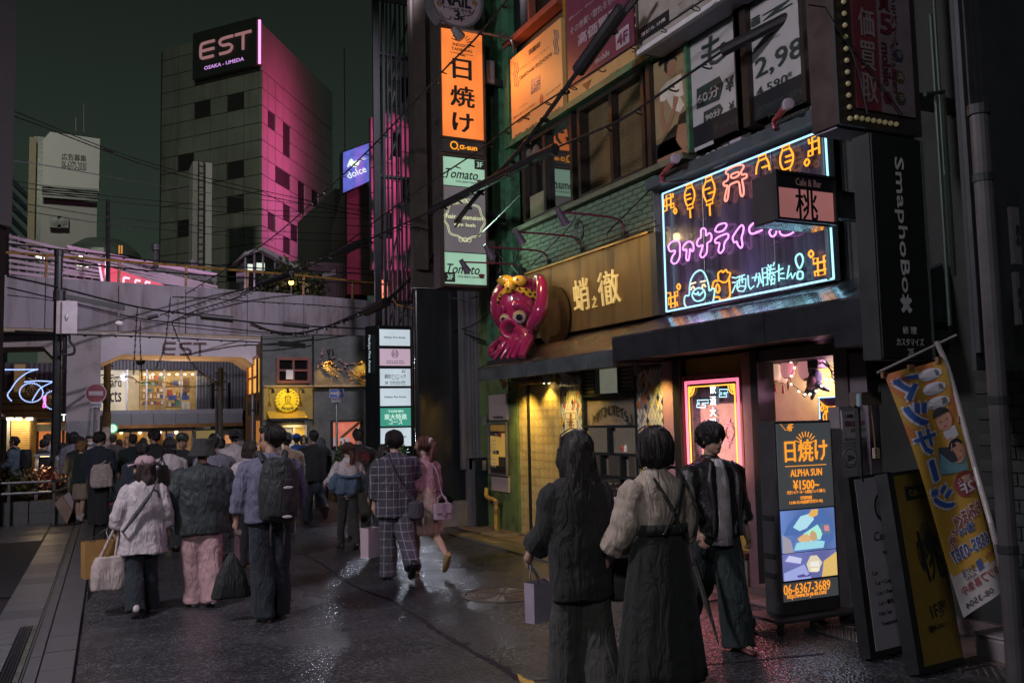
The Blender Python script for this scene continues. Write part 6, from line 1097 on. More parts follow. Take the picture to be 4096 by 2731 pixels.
B().loft([[a,c_,c_-_n(c_-hc)*.05,a-_n(a-hc)*.05]for a,c_ in zip(UQ,LQ)]).out('headband',om2,oc)
kb_=B();KN=[(325,265,.125,.085),(510,275,.12,.085),(385,355,.085,.1)]
for u,v,ra,rb in KN:kb_.ell(onh(u,v,.05,1.0)[0],(ra,.065,rb),14,10,OR)
ko=kb_.out('bow_knot',om2,oc,smooth=True);remesh_later(ko,.018,2)
bs=B()
def spot(p,n_,r_):bs.lathe(p,n_,[(0,.012),(r_,.008),(r_,-.02)],10)
for u,v in((515,372),(605,375),(690,390),(570,430),(660,440),(738,447),(705,502),(250,450),(225,500),(205,560)):p,n0=onh(u,v,.022,1.01);spot(p,n0,.017)
for u,v,k in((305,275,0),(360,262,0),(265,338,0),(378,285,0),(480,215,1),(465,298,1),(340,352,2),(408,378,2),(348,430,2)):
 c2=onh(KN[k][0],KN[k][1],.05)[0];d=ray(OXP[0]+u*OXP[2],OXP[1]+v*OXP[2]);r3=np.array([KN[k][2],.065,KN[k][3]]);A=OR.T@(EYEP-c2)/r3;D=OR.T@d/r3;aa,bb,cc_=D@D,2*A@D,A@A-1;q=max(0,bb*bb-4*aa*cc_);p=EYEP+d*((-bb-math.sqrt(q))/(2*aa));spot(p,_n(OR@(OR.T@(p-c2)/r3**2)),.017)
o=bs.out('headband_spots',sp_m,oc);o['kind']='stuff'
boxp('plinth',(5.66,11.2,2.56),(6.2,12.55,2.66),black,oc);gd=B().lathe((6.16,11.3,3.2),(-1,0,0),[(0,0),(.45,0),(.45,.03),(0,.03)],36).out('gold_disc',M('disc_gold_shaded',(.12,.075,.025),.4,.5),oc)  # gold disc colour darkened for the shadow on it
# ================================================================ projecting signs at the right
YC=5.42
cf=thing('cafe_bar_sign','projecting box sign Cafe & Bar with black peach character on dim pink face','sign',(5.4,YC,3.2));q=rY(3090,705,3338,905,YC);xl=q[0];xr_=q[1]
z_0,z_1=py(3220,892,YC)[2],py(3220,706,YC)[2]
boxp('cabinet',(xl,YC,z_0),(xr_,YC+.24,z_1),M('sign_box_dark',(.05,.042,.042),.45,.2),cf);boxp('black_band',(xl+.03,YC-.02,z_1-.115),(xr_-.02,YC-.001,z_1-.01),M('band_navy',(.02,.02,.025),.45),cf);boxp('pink_face',(xl+.03,YC-.02,z_0+.03),(xr_-.02,YC-.001,z_1-.118),L('peach_face',(.34,.13,.125),.85,.25),cf);frY('frame',(xl+.02,xr_-.015,z_0+.02,z_1-.005),YC-.04,YC,.02,dark,cf)
txt('Cafe & Bar',((xl+xr_)/2+.03,YC-.021,z_1-.06),*YW,M('dusty_pink_ink',(.75,.42,.4),.5),cf,w=.27,h=.06,bold=.02);txt('桃',((xl+xr_)/2,YC-.021,(z_0+z_1)/2-.05),*YW,ink,cf,w=.23,h=.25,bold=.012)
boxp('under_plate',(xl+.01,YC+.01,z_0-.012),(xr_-.01,YC+.235,z_0-.002),M('mirror_plate',(.5,.5,.5),.08,1.0,var=.05,bump=.2,bscale=9),cf);boxp('arm',(xr_,YC+.1,z_0+.1),(6.4,YC+.2,z_1-.05),dark,cf)
YM=4.75
mbx=thing('mobile_sign_box','tall projecting bulb-edged mobile buyer sign at upper right with vertical lettering','sign',(5.5,YM,4.3));q=rY(3395,-60,3655,478,YM);zb2=py(3400,500,YM)[2];xl2=py(3358,480,YM)[0];xr2=q[1]+.06;zt2=q[3]+1
boxp('cabinet',(xl2,YM+.04,zb2),(xr2,YM+.27,zt2),M('box_brown',(.07,.045,.042),.4,.3,bump=.05),mbx);boxp('bulb_frame',(xl2,YM,zb2),(xr2+.02,YM+.039,zt2),M('bulb_frame_dark',(.035,.028,.025),.5),mbx)
xs_=py(3512,300,YM)[0];boxp('red_face',(q[0],YM-.02,py(3450,440,YM)[2]),(xs_-.002,YM-.002,zt2),M('red_face',(.17,.035,.045),.5),mbx);boxp('pale_face',(xs_,YM-.02,py(3450,440,YM)[2]),(q[1],YM-.002,zt2),M('pale_face',(.2,.16,.17),.5),mbx);pk2=M('dim_white_ink',(.3,.25,.25),.5);rk=M('dim_red_ink',(.12,.02,.035),.5)
xm1=(q[0]+xs_)/2
for s,v,hh in(('高',-55,.2),('価',95,.22),('買',228,.22),('取',355,.22)):txt(s,(xm1,YM-.022,py(3450,v,YM)[2]),*YW,pk2,mbx,w=.16,h=hh,bold=.015)
txt('買',(xs_+.07,YM-.022,py(3540,20,YM)[2]),*YW,rk,mbx,w=.12,h=.13,bold=.03);txt('5',(xs_+.08,YM-.022,py(3540,105,YM)[2]),*YW,rk,mbx,w=.13,h=.16,bold=.03);txt('mobile',(xs_+.06,YM-.022,py(3530,262,YM)[2]),(0,0,-1),(1,0,0),rk,mbx,w=.33,h=.09,bold=.025);txt('モバイル買取専門',(xs_+.135,YM-.022,py(3570,280,YM)[2]),(0,0,-1),(1,0,0),rk,mbx,w=.38,h=.05);txt('ウモバイル',(xs_+.17,YM-.022,py(3590,90,YM)[2]),*YW,rk,mbx,w=.06,h=.4,vert=True)
for k,(v,ch,cc_)in enumerate(((232,'早',(.03,.04,.08)),(315,'高',(.08,.075,.02)),(400,'安',(.07,.06,.03)))):
 c=np.array([xs_+.2,YM-.021,py(3600,v,YM)[2]]);B().prism([c+np.array([math.cos(a)*.055,0,math.sin(a)*.055])for a in np.linspace(0,6.283,6,endpoint=False)],(0,-.004,0)).out('hexagon_badge',M('badge%d'%k,cc_,.5),mbx);txt(ch,c-[0,.005,0],*YW,pk2,mbx,w=.055,h=.055)
c=np.array([xs_+.06,YM-.021,py(3535,395,YM)[2]]);B().prism([c+np.array([math.cos(a)*.05,0,math.sin(a)*.055])for a in np.linspace(0,6.283,6,endpoint=False)],(0,-.004,0)).out('hexagon_badge',M('red_badge',(.13,.02,.03),.5),mbx)
bulbm=M('sign_bulb',(.3,.26,.16),.15,emit=(.5,.42,.2),es=.12);mb2=B().ell((0,0,0),.019,8,6).mesh('bulb',bulbm,smooth=True)
for v in range(-30,480,46):o=link('bulb',mb2,mbx);o.location=np.array([(xl2+q[0])/2,YM-.02,py(3380,v,YM)[2]])-wloc(mbx)
for k in range(8):o=link('bulb',mb2,mbx);o.location=np.array([q[0]-.02+k*.058,YM-.02,(zb2+py(3450,440,YM)[2])/2-.01])-wloc(mbx)
boxp('floor_plate',(xl2+.02,YM+.05,zb2-.02),(xr2-.02,YM+.26,zb2-.003),M('plate_lilac',(.25,.22,.28),.45),mbx);boxp('arm',(xr2,YM+.1,zb2+.3),(6.5,YM+.2,zb2+.4),dark,mbx)
for P in([(3232,20),(3300,30),(3330,80),(3430,210),(3610,460)],[(3330,80),(3400,190),(3440,310),(3468,455)]):B().tube([py(u,v,YM-.06)for u,v in P],.006,4).out('sagging_wire',rubber,mbx)
YSP=4.6
sx=thing('phone_repair_sign','tall black projecting sign with sideways white SmaphoBox lettering','sign',(5.6,YSP,2.1));qa,qb=py(3505,1000,YSP)[0],py(3700,1000,YSP)[0];zb3,zt3=py(3600,1438,YSP)[2],py(3560,545,YSP)[2]
boxp('cabinet',(qa-.01,YSP,zb3),(qb+.02,YSP+.16,zt3),M('repair_black',(.02,.022,.022),.5,bump=.05),sx);boxp('face',(qa,YSP-.012,zb3+.01),(qb,YSP-.001,zt3),M('repair_face',(.012,.014,.014),.5),sx);boxp('edge_strip',(qb+.001,YSP-.015,zb3),(qb+.025,YSP-.001,zt3),M('strip_green_grey',(.1,.14,.11),.5),sx)
gl2=M('grey_sign_letter',(.6,.57,.58),.5);xm2=(qa+qb)/2
txt('SmaphoBox',(xm2-.005,YSP-.014,py(3600,935,YSP)[2]),(0,0,-1),(1,0,0),gl2,sx,w=py(3600,590,YSP)[2]-py(3600,1195,YSP)[2],h=.115,bold=.012)
c=np.array([xm2,YSP-.016,py(3620,1222,YSP)[2]]);B().obox(c,(.045,0,-.045),(0,.003,0),(.012,0,.012)).out('tool_mark',gl2,sx);B().obox(c-[0,.004,0],(.045,0,.045),(0,.003,0),(.01,0,-.01)).out('tool_mark',gl2,sx)
for s,v,w,h in(('修 理',1322,.14,.055),('カスタマイズ',1368,.27,.055),('2F',1410,.06,.055)):txt(s,(xm2+.015,YSP-.014,py(3630,v,YSP)[2]),*YW,gl2,sx,w=w,h=h,bold=.008)
rl=thing('clear_bulb_lamp','red-necked clip lamp with glass bulb above the right half of the neon board','lamp',px(3100,500,6.1));rl2=thing('clear_bulb_lamp','red-necked clip lamp with glass bulb above the left corner of the neon board','lamp',px(2650,690,6.1))
for t,(u,v)in((rl,(3140,430)),(rl2,(2692,645))):
 p=px(u,v,5.95);ax=_n(px(u,v,5.95)-px(u-50,v+50,6.05));n1=M('red_neck',(.28,.03,.05),.35);B().tube([px(u-42,v+85,6.05),px(u-45,v+55,6.05),px(u-20,v+28,6.0),p],[.02,.022,.03,.035],8).out('neck',n1,t);B().lathe(p,ax,[(.03,-.02),(.05,.04),(.058,.08),(.05,.1),(0,.105)],14).out('bulb',M('glass_bulb_pale',(.45,.38,.45),.12),t);B().tube([px(u-55,v+82,6.05),px(u+70,v+80,6.3)],.014,6).out('arm',M('arm_mauve',(.25,.15,.22),.4,.3),t)
jb=thing('junction_box','pale square junction box with conduit above the neon board','junction box',px(2962,580,6.25));p=px(2958,590,6.2);bevel(boxp('box',p-[.06,.09,.085],p+[.06,.09,.085],M('box_lilac',(.42,.37,.42),.5),jb),.012);B().tube(smooth_path([px(2985,590,6.22),px(3040,588,6.25),px(3110,545,6.28),px(3240,505,6.3)],5),.022,7).out('conduit',M('conduit_grey',(.35,.32,.36),.5),jb);B().tube(smooth_path([px(2935,620,6.22),px(2880,660,6.25),px(2770,690,6.28)],5),.02,7).out('conduit',MATS['conduit_grey'],jb)
# ================================================================ bar front with neon door
bf=thing('neon_bar_front','ochre bar frontage with mauve pillar beside the neon door panel','shopfront',(6.4,8,0));och=M('ochre_wall_paint',(.5,.32,.07),.6,var=.15,scale=2,bump=.15)
yP0,yP1=Yx(2718,1700,6.36),Yx(2672,1700,6.36);boxp('mauve_pillar',(6.3,yP0+.01,0),(6.5,yP1,2.42),M('mauve_paint',(.36,.2,.26),.45,var=.08),bf);boxp('dark_post',(6.28,Yx(2745,1700,6.36),0),(6.45,yP0,2.42),black,bf)
yW0,yW1=Yx(2998,1700,6.38),Yx(2746,1700,6.38);boxp('ochre_wall',(6.38,yW0,0),(6.48,yW1,2.42),och,bf)
dn=thing('neon_door_panel','upright black glass panel framed by pink and amber neon with vertical kanji','neon sign',(6.36,8,.7));q=rX(2762,2065,2978,1490,6.36);y0,y1,z0,z1=q
boxp('case',(6.35,y0,z0),(6.38,y1,z1),M('case_dark',(.04,.02,.022),.4),dn);frX('case_frame',(y0+.02,y1-.02,z0+.02,z1-.02),6.3,6.35,.03,M('case_frame',(.1,.03,.04),.35,.3),dn);boxp('black_glass',(6.335,y0+.03,z0+.03),(6.349,y1-.03,z1-.03),M('smoky_glass',(.03,.03,.05),.12,var=.5,scale=6,coat=.3),dn)
npk,nam=E('neon_pink',(1,.16,.26),1.9),E('neon_amber',(1,.5,.06),1.5);ncw=E('neon_cool_white',(.75,.9,1.0),1.5);ncb=E('neon_cloud_blue',(.35,.8,1.0),1.3)
for d,mt in((.055,npk),(.075,npk),(.115,nam)):
 R4=[(6.315,y0+d,z0+d),(6.315,y1-d,z0+d),(6.315,y1-d,z1-d),(6.315,y0+d,z1-d)]
 for i in range(4):B().cyl(R4[i],R4[(i+1)%4],.008,6).out('frame_tube',mt,dn)
for yy,sg_ in((y0+.12,1),(y1-.12,-1)):
 for r_ in(.1,.06):B().tube([(6.315,yy+sg_*r_*math.cos(a),z1-.12-r_*math.sin(a))for a in np.linspace(0,math.pi/2,7)],.006,5).out('corner_fan',nam,dn)
 for a in np.linspace(.25,1.35,4):B().cyl((6.315,yy,z1-.12),(6.315,yy+sg_*.1*math.cos(a),z1-.12-.1*math.sin(a)),.005,5).out('corner_fan',nam,dn)
S5=(2720,1420,700/1614)
for k,ch in enumerate('飲酒大明'):f=S5;p=px(2720+308*S5[2],1420+(315+104*k)*S5[2],6.32);txt(ch,p,*XW,ncw,dn,w=.105,h=.1,bold=.03)
for P in([(365,315),(440,315),(440,345),(405,345),(405,360),(430,362),(430,385),(362,385),(362,362),(385,360),(385,345),(365,345)],[(160,415),(260,412),(260,440),(205,442),(205,455),(235,458),(233,483),(155,480),(155,455),(180,452),(180,440),(160,438)]):neon('cloud_tube',P,ncb,*S5,r=.006,closed=True,curve=False,parent=dn,x=6.32)
nrd=E('neon_lantern_red',(1,.13,.2),1.6)
for ox in(0,1):
 f=(lambda P:[(u,v)for u,v in P])if ox==0 else(lambda P:[(650-u+2,v-8)for u,v in P]);
 for P,cl in(([(180,640),(228,630),(228,660),(180,665)],1),([(180,665),(165,700),(168,740),(190,790)],0),([(228,660),(245,700),(244,745),(225,790)],0),([(190,790),(225,788),(222,815),(192,818)],1),([(168,690),(200,688)],0),([(168,740),(200,738)],0),([(210,818),(215,870)],0),([(205,595),(205,630)],0)):neon('lantern_tube',f(P),nrd,*S5,r=.006,closed=bool(cl),curve=False,parent=dn,x=6.32)
lamp('door_neon_glow','AREA',(6.2,(y0+y1)/2,1.5),(1,.42,.3),20,dn,aim=(6.4,(y0+y1)/2,1.5),size=.8);lamp('door_neon_spill','SPOT',(6.22,(y0+y1)/2,1.5),(1,.22,.35),22,dn,aim=(4.5,(y0+y1)/2-.4,.3),size=.1,spot=140,blend=.8)
boxp('wall_ledge',(6.25,yW0,.3),(6.38,yW1-.1,.36),M('ledge_red',(.12,.04,.04),.5),bf);boxp('ledge_base',(6.27,yW0,0),(6.38,yW1-.1,.29),M('ledge_plaster',(.2,.16,.14),.6),bf)
boxp('mauve_jamb',(6.3,Yx(3032,1700,6.36),0),(6.5,yW0-.003,2.42),M('mauve_jamb',(.2,.11,.13),.5),bf);boxp('steel_jamb',(6.28,Yx(3062,1700,6.36),0),(6.5,Yx(3033,1700,6.36),2.42),black,bf)
# ================================================================ lantern bar interior
yI0,yI1=Yx(3372,1700,6.36),Yx(3063,1700,6.36)
ib2=thing('lantern_bar','open bar entrance with pink walls glimpsed behind the standing sign','shop interior',(7.4,6.6,0))
pw=M('pink_wall',(.5,.3,.38),.6,var=.08);boxp('back_wall',(8.6,4.2,0),(8.7,8.5,2.7),pw,ib2);boxp('side_wall',(6.5,yI1+.35,0),(8.6,yI1+.45,2.7),M('olive_wall',(.3,.24,.1),.6),ib2);boxp('floor_slab',(6.36,4.2,.0),(8.6,yI1+.35,.14),M('granite_step',(.16,.12,.11),.4,var=.4,scale=60),ib2);boxp('ceiling',(6.5,4.2,2.62),(8.6,yI1+.35,2.7),M('dark_ceiling',(.06,.05,.05),.6),ib2);boxp('partition',(6.9,4.4,.14),(6.98,5.9,2.6),M('lilac_partition',(.4,.26,.36),.55),ib2)
boxp('step',(6.1,yI0-.1,.0),(6.36,yI1,.1),MATS['granite_step'],ib2);boxp('header',(6.3,yI0-.35,2.3),(6.5,yI1,2.42),MATS['soffit_grey'],ib2);boxp('right_jamb',(6.28,yI0-.16,0),(6.5,yI0,2.42),M('jamb_steel',(.14,.12,.12),.35,.5),ib2);boxp('right_panel',(6.3,yI0-.36,0),(6.5,yI0-.165,2.42),M('grey_mauve',(.16,.13,.15),.5),ib2)
lamp('bar_glow','POINT',(7.5,6.3,1.9),(1,.42,.68),55,ib2,size=.15);lamp('bar_glow','POINT',(7.6,7.4,2.1),(1,.72,.45),22,ib2,size=.1);lamp('bar_glow','AREA',(6.75,6.5,2.35),(1,.45,.75),45,ib2,aim=(6.1,6.0,0),size=.5)
paper=[M('lantern_%s'%n_,c_,.6,emit=e_,es=.55)for n_,c_,e_ in(('pink',(.6,.25,.28),(.7,.28,.3)),('cream',(.65,.5,.35),(.75,.5,.35)),('red',(.45,.06,.08),(.5,.05,.08)))]
for k,(u,v,r_,mt,lab)in enumerate(((3098,1488,26,1,'cream paper lantern at the left of the bar entrance'),(3150,1475,28,0,'pink paper lantern second from the left in the bar entrance'),(3222,1480,30,0,'tilted red and white paper lantern nearest the plush toy'),(3080,1500,26,2,'red paper lantern half hidden behind the cream lantern'),(3130,1505,20,1,'small cream lantern tucked behind the pink lantern'))):
 xx=6.75+.12*(k>2);p=px(u,v,xx);R_=r_/3650*np.dot(p-EYEP,ROT@[0,0,-1.]);t=thing('paper_lantern',lab,'lantern',p,group='paper lanterns in the bar entrance')
 ax=_n([.1,.35,1])if k==2 else np.array([0,0,1.]);pr2=[]
 for z in np.linspace(-1,1,25):pr2.append((R_*(.55+.45*math.sqrt(max(0,1-z*z*.85)))*(1-.02*(int(round(z*24))%2)),z*R_*1.25))
 B().lathe(p,ax,[(0,pr2[0][1])]+pr2+[(0,pr2[-1][1])],18).out('shade',paper[mt],t)
 for s in(-1,1):B().lathe(p+ax*s*R_*1.25,ax,[(0,-.008),(R_*.55,-.008),(R_*.55,.008),(0,.008)],14).out('rim',black if mt==2 else M('rim_gold',(.4,.25,.08),.4,.5),t)
 B().cyl(p+ax*R_*1.25,[p[0],p[1],2.6],.004,4).out('cord',black,t);B().tube([p-ax*R_*1.25,p-ax*R_*1.7],.003,4).out('tassel_cord',M('tassel_red',(.4,.02,.05),.5),t);B().lathe(p-ax*R_*1.7,-ax,[(0,0),(.008,.01),(.014,.09),(0,.09)],8).out('tassel',MATS['tassel_red'],t)
bl2=thing('fairy_lights','string of small clear bulbs strung across the bar ceiling','string lights',(6.8,6.6,2.4));Q=smooth_path([px(u,v,6.62)for u,v in((3068,1435),(3110,1440),(3150,1432),(3178,1465),(3160,1520),(3205,1565),(3240,1570),(3280,1545),(3310,1505),(3350,1530))],5);B().tube(Q,.004,4).out('cord',black,bl2);mbb=B().ell((0,0,0),.014,8,6).mesh('bulb',E('fairy_bulb',(1,.85,.6),2.5))
for i in range(0,len(Q),3):o=link('bulb',mbb,bl2);o.location=Q[i]-[0,0,.015]-wloc(bl2)
ptoy=thing('plush_whale','blue-grey plush sea animal hanging among the lanterns','plush toy',px(3260,1520,6.75));c=px(3258,1520,6.75);b=B().ell(c,(.075,.07,.12),14,10,np.array(Matrix.Rotation(.5,3,'X')));b.ell(c+[0,.02,.1],(.05,.05,.06));b.tube([c,c+[0,.1,-.1],c+[0,.16,-.16]],[.05,.03,.02],8);b.tube([c,c+[0,-.1,-.08],c+[0,-.2,-.12]],[.045,.03,.015],8);b.tube([c-[0,0,.08],c+[0,.06,-.2]],[.04,.015],8);o=b.out('body',M('plush_blue',(.12,.17,.2),.8,bump=.4,bscale=90),ptoy,smooth=True);remesh_later(o,.014,3);B().ell(c+[-.03,0,-.02],(.055,.055,.09),12,8,np.array(Matrix.Rotation(.5,3,'X'))).out('belly',M('plush_pink',(.45,.28,.33),.8),ptoy,smooth=True);B().cyl(c+[0,.02,.14],(c[0],c[1],2.6),.003,4).out('cord',black,ptoy)
pj=thing('ceiling_speaker','grey box speaker on the bar ceiling trailing cables','speaker',px(3268,1450,6.7));p=px(3266,1452,6.7);bevel(boxp('box',p-[.06,.07,.055],p+[.06,.07,.055],M('speaker_grey',(.14,.12,.12),.5),pj),.01)
for k in range(5):B().tube(smooth_path([p+[0,-.07,0],px(3300+k*8,1440+k*12,6.65),px(3330,1470+k*14,6.65),px(3368,1440+k*24,6.62)],4),.006,4).out('cable',rubber if k%2 else white,pj)
wn=thing('unlit_wall_neon','pale unlit neon tube shape on the bar inner wall','neon sign',px(3140,1580,8.5));B().tube([px(u,v,8.2)for u,v in((3130,1545),(3130,1625),(3155,1622),(3150,1550),(3180,1555),(3178,1535),(3100,1545),(3100,1562),(3130,1560))],.014,6).out('tube',M('unlit_tube',(.55,.42,.35),.3),wn);B().tube(smooth_path([px(3142,1624,8.2),px(3150,1660,8.2),px(3140,1700,8.2)],4),.006,4).out('lead',white,wn)
nb2=thing('inner_neon_board','tall neon picture board inside the bar with lanterns and fish outline','neon sign',px(3320,1800,6.88));xi=6.84
boxp('board',(xi+.02,px(3372,1800,xi)[1]-.3,.55),(xi+.05,px(3276,1800,xi)[1],px(3280,1590,xi)[2]),M('inner_board',(.06,.03,.1),.3),nb2)
def ne2(P,mt,cl=False,cv=True,r=.007):neon('tube',P,mt,*S5,r=r,closed=cl,curve=cv,parent=nb2,x=xi)
ne2([(1500,380),(1282,392),(1290,590)],nF,cv=False);ne2([(1285,420),(1340,470),(1420,475),(1505,445)],nO)
for k in(0,1):
 d=65*k
 for P in([(1345+d,510-8*k),(1322+d,560),(1330+d,610)],[(1345+d,510-8*k),(1350+d,560),(1350+d,615)],[(1350+d,510-8*k),(1385+d,550),(1380+d,610)],[(1335+d,490-8*k),(1360+d,488-8*k),(1360+d,510-8*k),(1335+d,512-8*k)]):ne2(P,nO)
ne2([(1300,480),(1318,450),(1322,500),(1305,515)],nO,True)
for P in([(1430,660),(1470,655),(1465,720),(1432,722)],[(1430,740),(1472,735),(1470,805),(1428,800)],[(1448,655),(1450,805)]):ne2(P,nF,cv=False)
ne2([(1425,835),(1480,832)],nO,cv=False)
ne2([(1440,1025),(1480,1050),(1495,1120),(1480,1215),(1445,1225),(1432,1150),(1430,1070)],nF,True)
for k in range(3):ne2([(1438,1085+40*k),(1462,1075+40*k),(1488,1090+40*k)],nF)
for k in range(3):ne2([(1436+14*k,1250),(1440+14*k,1310)],nF)
ne2([(1435,1365),(1505,1285)],nO,cv=False);ne2([(1440,1350),(1510,1352)],nP,cv=False)
# ================================================================ standing signs and clutter
YA1=5.9
fa=thing('tanning_stand_sign','black wheeled floor sign ALPHA SUN with glowing orange text and blue solarium photos','floor sign',(5.65,6.1,0));a0,a1=py(3110,2000,YA1)[0],py(3338,2000,YA1)[0];zf0,zf1=py(3220,2440,YA1)[2],py(3220,1682,YA1)[2]
stb=M('stand_black',(.05,.05,.052),.45,.2,bump=.06);bevel(boxp('cabinet',(a0,YA1,.13),(a1,YA1+.2,zf1),stb,fa),.008);boxp('upper_face',(a0+.015,YA1-.012,py(3220,2030,YA1)[2]),(a1-.02,YA1-.001,zf1-.02),L('stand_face_dark',(.055,.06,.065),.85,.15),fa);boxp('lower_band',(a0+.015,YA1-.012,py(3220,2395,YA1)[2]),(a1-.02,YA1-.001,py(3220,2322,YA1)[2]),MATS['stand_face_dark'],fa)
bs_=boxp('base_plate',(a0-.14,YA1-.12,.1),(a1+.08,YA1+.3,.125),stb,fa)
for x,y_ in((a0-.1,YA1-.08),(a1+.04,YA1-.08),(a0-.1,YA1+.26),(a1+.04,YA1+.26),(a0+.25,YA1-.08)):B().lathe((x,y_,.035),(1,0,0),[(0,-.014),(.034,-.014),(.034,.014),(0,.014)],14).out('caster',rubber,fa);boxp('fork',(x-.02,y_-.02,.045),(x+.02,y_+.02,.1),dark,fa)
def TA(s,u,v,w,h,mat=oglow,**k):return txt(s,(py(u,v,YA1)[0],YA1-.014,py(3220,v,YA1)[2]),*YW,mat,fa,w=w,h=h,**k)
kpx=(a1-a0)/228
TA('日焼け',3218,1800,172*kpx,68*kpx,bold=.03);TA('ALPHA SUN',3218,1888,126*kpx,22*kpx,bold=.02);TA('¥1500~',3218,1936,104*kpx,30*kpx,bold=.03);TA('全室シャワールーム併設(フェイス除く)',3218,1965,152*kpx,13*kpx,bold=.01);TA('【営業時間】',3218,1988,44*kpx,10*kpx);TA('11:00-22:30(最終受付21:45)',3218,2005,132*kpx,13*kpx,bold=.01);TA('4F',3153,1707,25*kpx,22*kpx,bold=.02);TA('06-6367-3689',3222,2346,184*kpx,30*kpx,bold=.012);TA('http://www.hi-ya-ke.com/',3222,2375,156*kpx,20*kpx)
boxp('rule',(py(3136,1860,YA1)[0],YA1-.016,py(3220,1862,YA1)[2]),(py(3300,1860,YA1)[0],YA1-.013,py(3220,1860,YA1)[2]+.002),oglow,fa);sunrays(np.array([py(3218,1765,YA1)[0],YA1-.015,py(3220,1778,YA1)[2]]),.075,.125,oglow,fa,9,.003)
B().tube([py(u,v,YA1-.014)for u,v in((3120,1697),(3126,1697),(3126,1704),(3132,1704),(3132,1712),(3138,1712),(3138,1719),(3165,1720))],.002,4).out('stair_mark',oglow,fa)
def photo(name,v0,v1,parts):
 z1,z0=py(3220,v0,YA1)[2],py(3220,v1,YA1)[2];X_=(a0+.02,a1-.025);boxp(name,(X_[0],YA1-.014,z0),(X_[1],YA1-.002,z1),L('photo_blue_'+name,parts[0],1.0,.45),fa)
 for i,(P,c_)in enumerate(parts[1]):B().prism([(X_[0]+(X_[1]-X_[0])*x,YA1-.0145-.0012*i,z0+(z1-z0)*y)for x,y in P],(0,-.001,0)).out('photo_shape',E('photo_c%d%s'%(i,name),c_,.95),fa)
photo('upper_photo',2036,2203,((.16,.26,.62),[([(0,0),(.2,.0),(.15,.3),(.0,.45)],(.35,.33,.4)),([(.02,.42),(.1,.65),(.3,.92),(.5,1),(.8,.97),(.98,.5),(.95,.2),(.8,.1),(.7,.3),(.45,.4)],(.08,.16,.42)),([(.2,.6),(.35,.85),(.55,.9),(.6,.75),(.45,.55),(.32,.5)],(.45,.75,.85)),([(.38,.42),(.66,.62),(.75,.4),(.7,.25),(.55,.28)],(.4,.85,.7)),([(.2,.05),(.75,.05),(.78,.2),(.5,.28),(.25,.22)],(.35,.7,.8)),([(.27,.32),(.3,.25),(.48,.22),(.55,.3),(.45,.42),(.36,.4)],(.75,.45,.22)),([(.5,.28),(.5,.42),(.55,.5),(.62,.42),(.64,.3),(.58,.22)],(.6,.38,.2)),([(.48,.85),(.55,.99),(.68,.99),(.66,.85),(.57,.8)],(.8,.45,.12)),([(.72,.4),(.7,.62),(.88,.62),(.9,.35)],(.12,.2,.3)),([(.78,.45),(.77,.58),(.86,.58),(.87,.44)],(.7,.25,.3))]))
photo('lower_photo',2207,2312,((.2,.22,.55),[([(.0,.3),(.38,.55),(.5,.0),(0,0)],(.35,.4,.75)),([(.7,.0),(.75,.6),(1,.9),(1,0)],(.75,.5,.16)),([(.42,.55),(.5,.85),(.62,.85),(.72,.55),(.62,.2),(.46,.25)],(.75,.65,.45)),([(.48,.45),(.5,.62),(.65,.62),(.66,.42)],(.85,.85,.8)),([(.5,.25),(.5,.38),(.66,.36),(.65,.24)],(.9,.85,.65)),([(.25,.08),(.22,.16),(.35,.2),(.4,.12),(.5,.22),(.46,.08)],(.1,.08,.3)),([(.02,.75),(.3,.6),(.33,.8),(.1,.95)],(.6,.6,.85))]))
for v,dx in((2075,.02),(2310,.02),(2230,.02)):
 p=np.array([a0-.002,YA1+.08,py(3110,v,YA1)[2]]);boxp('side_slot',p-[.006,.03,.02],p+[.001,.1,.02],black,fa)
lamp('stand_sign_glow','AREA',((a0+a1)/2,YA1-.05,.75),(.6,.7,1),1.2,fa,aim=((a0+a1)/2,YA1-1.5,.3),size=.35)
ucab=thing('utility_cabinet','grey steel utility cabinet plastered with a lease notice and number card','cabinet',(6.15,5.8,0));YUc=5.92;c0,c1=py(3370,1900,YUc)[0],py(3480,1900,YUc)[0];zc=py(3400,1625,YUc)[2]
boxp('body',(c0,YUc,0),(c1+.02,YUc+.13,zc),M('cabinet_grey',(.24,.22,.23),.45,.2,var=.12,bump=.05),ucab);boxp('door',(c0+.01,YUc-.015,.12),(c1,YUc-.001,zc-.03),M('cabinet_door',(.27,.25,.26),.45,var=.12),ucab)
q=rY(3373,1768,3468,1645,YUc-.02);bY('lease_notice',q,YUc-.022,YUc-.016,M('notice_grey',(.4,.37,.4),.5),ucab);lr=M('maroon_ink',(.2,.03,.04),.5)
for s,u0,v0,u1,v1,mt in(('この建物に',3378,1670,3412,1656,ink),('居抜店舗約15坪',3378,1705,3456,1680,lr),('賃貸募集中！',3400,1728,3460,1710,M('olive_ink',(.2,.16,.04),.5)),('0120-88-3377',3378,1760,3464,1748,lr)):tY(s,u0,v0,u1,v1,YUc-.024,mt,ucab,bold=.02)
c=py(3400,1826,YUc-.03);B().lathe(c,(0,-1,0),[(0,0),(.085,0),(.085,.005),(0,.005)],24).out('number_disc',M('plastic_bag',(.35,.34,.36),.2,var=.3,scale=12),ucab);tY('20+',3388,1842,3415,1818,YUc-.036,ink,ucab);B().tube([c+np.array([math.cos(a)*.07,-.008,math.sin(a)*.07])for a in np.linspace(0,6.283,24)],.003,4).out('number_ring',ink,ucab)
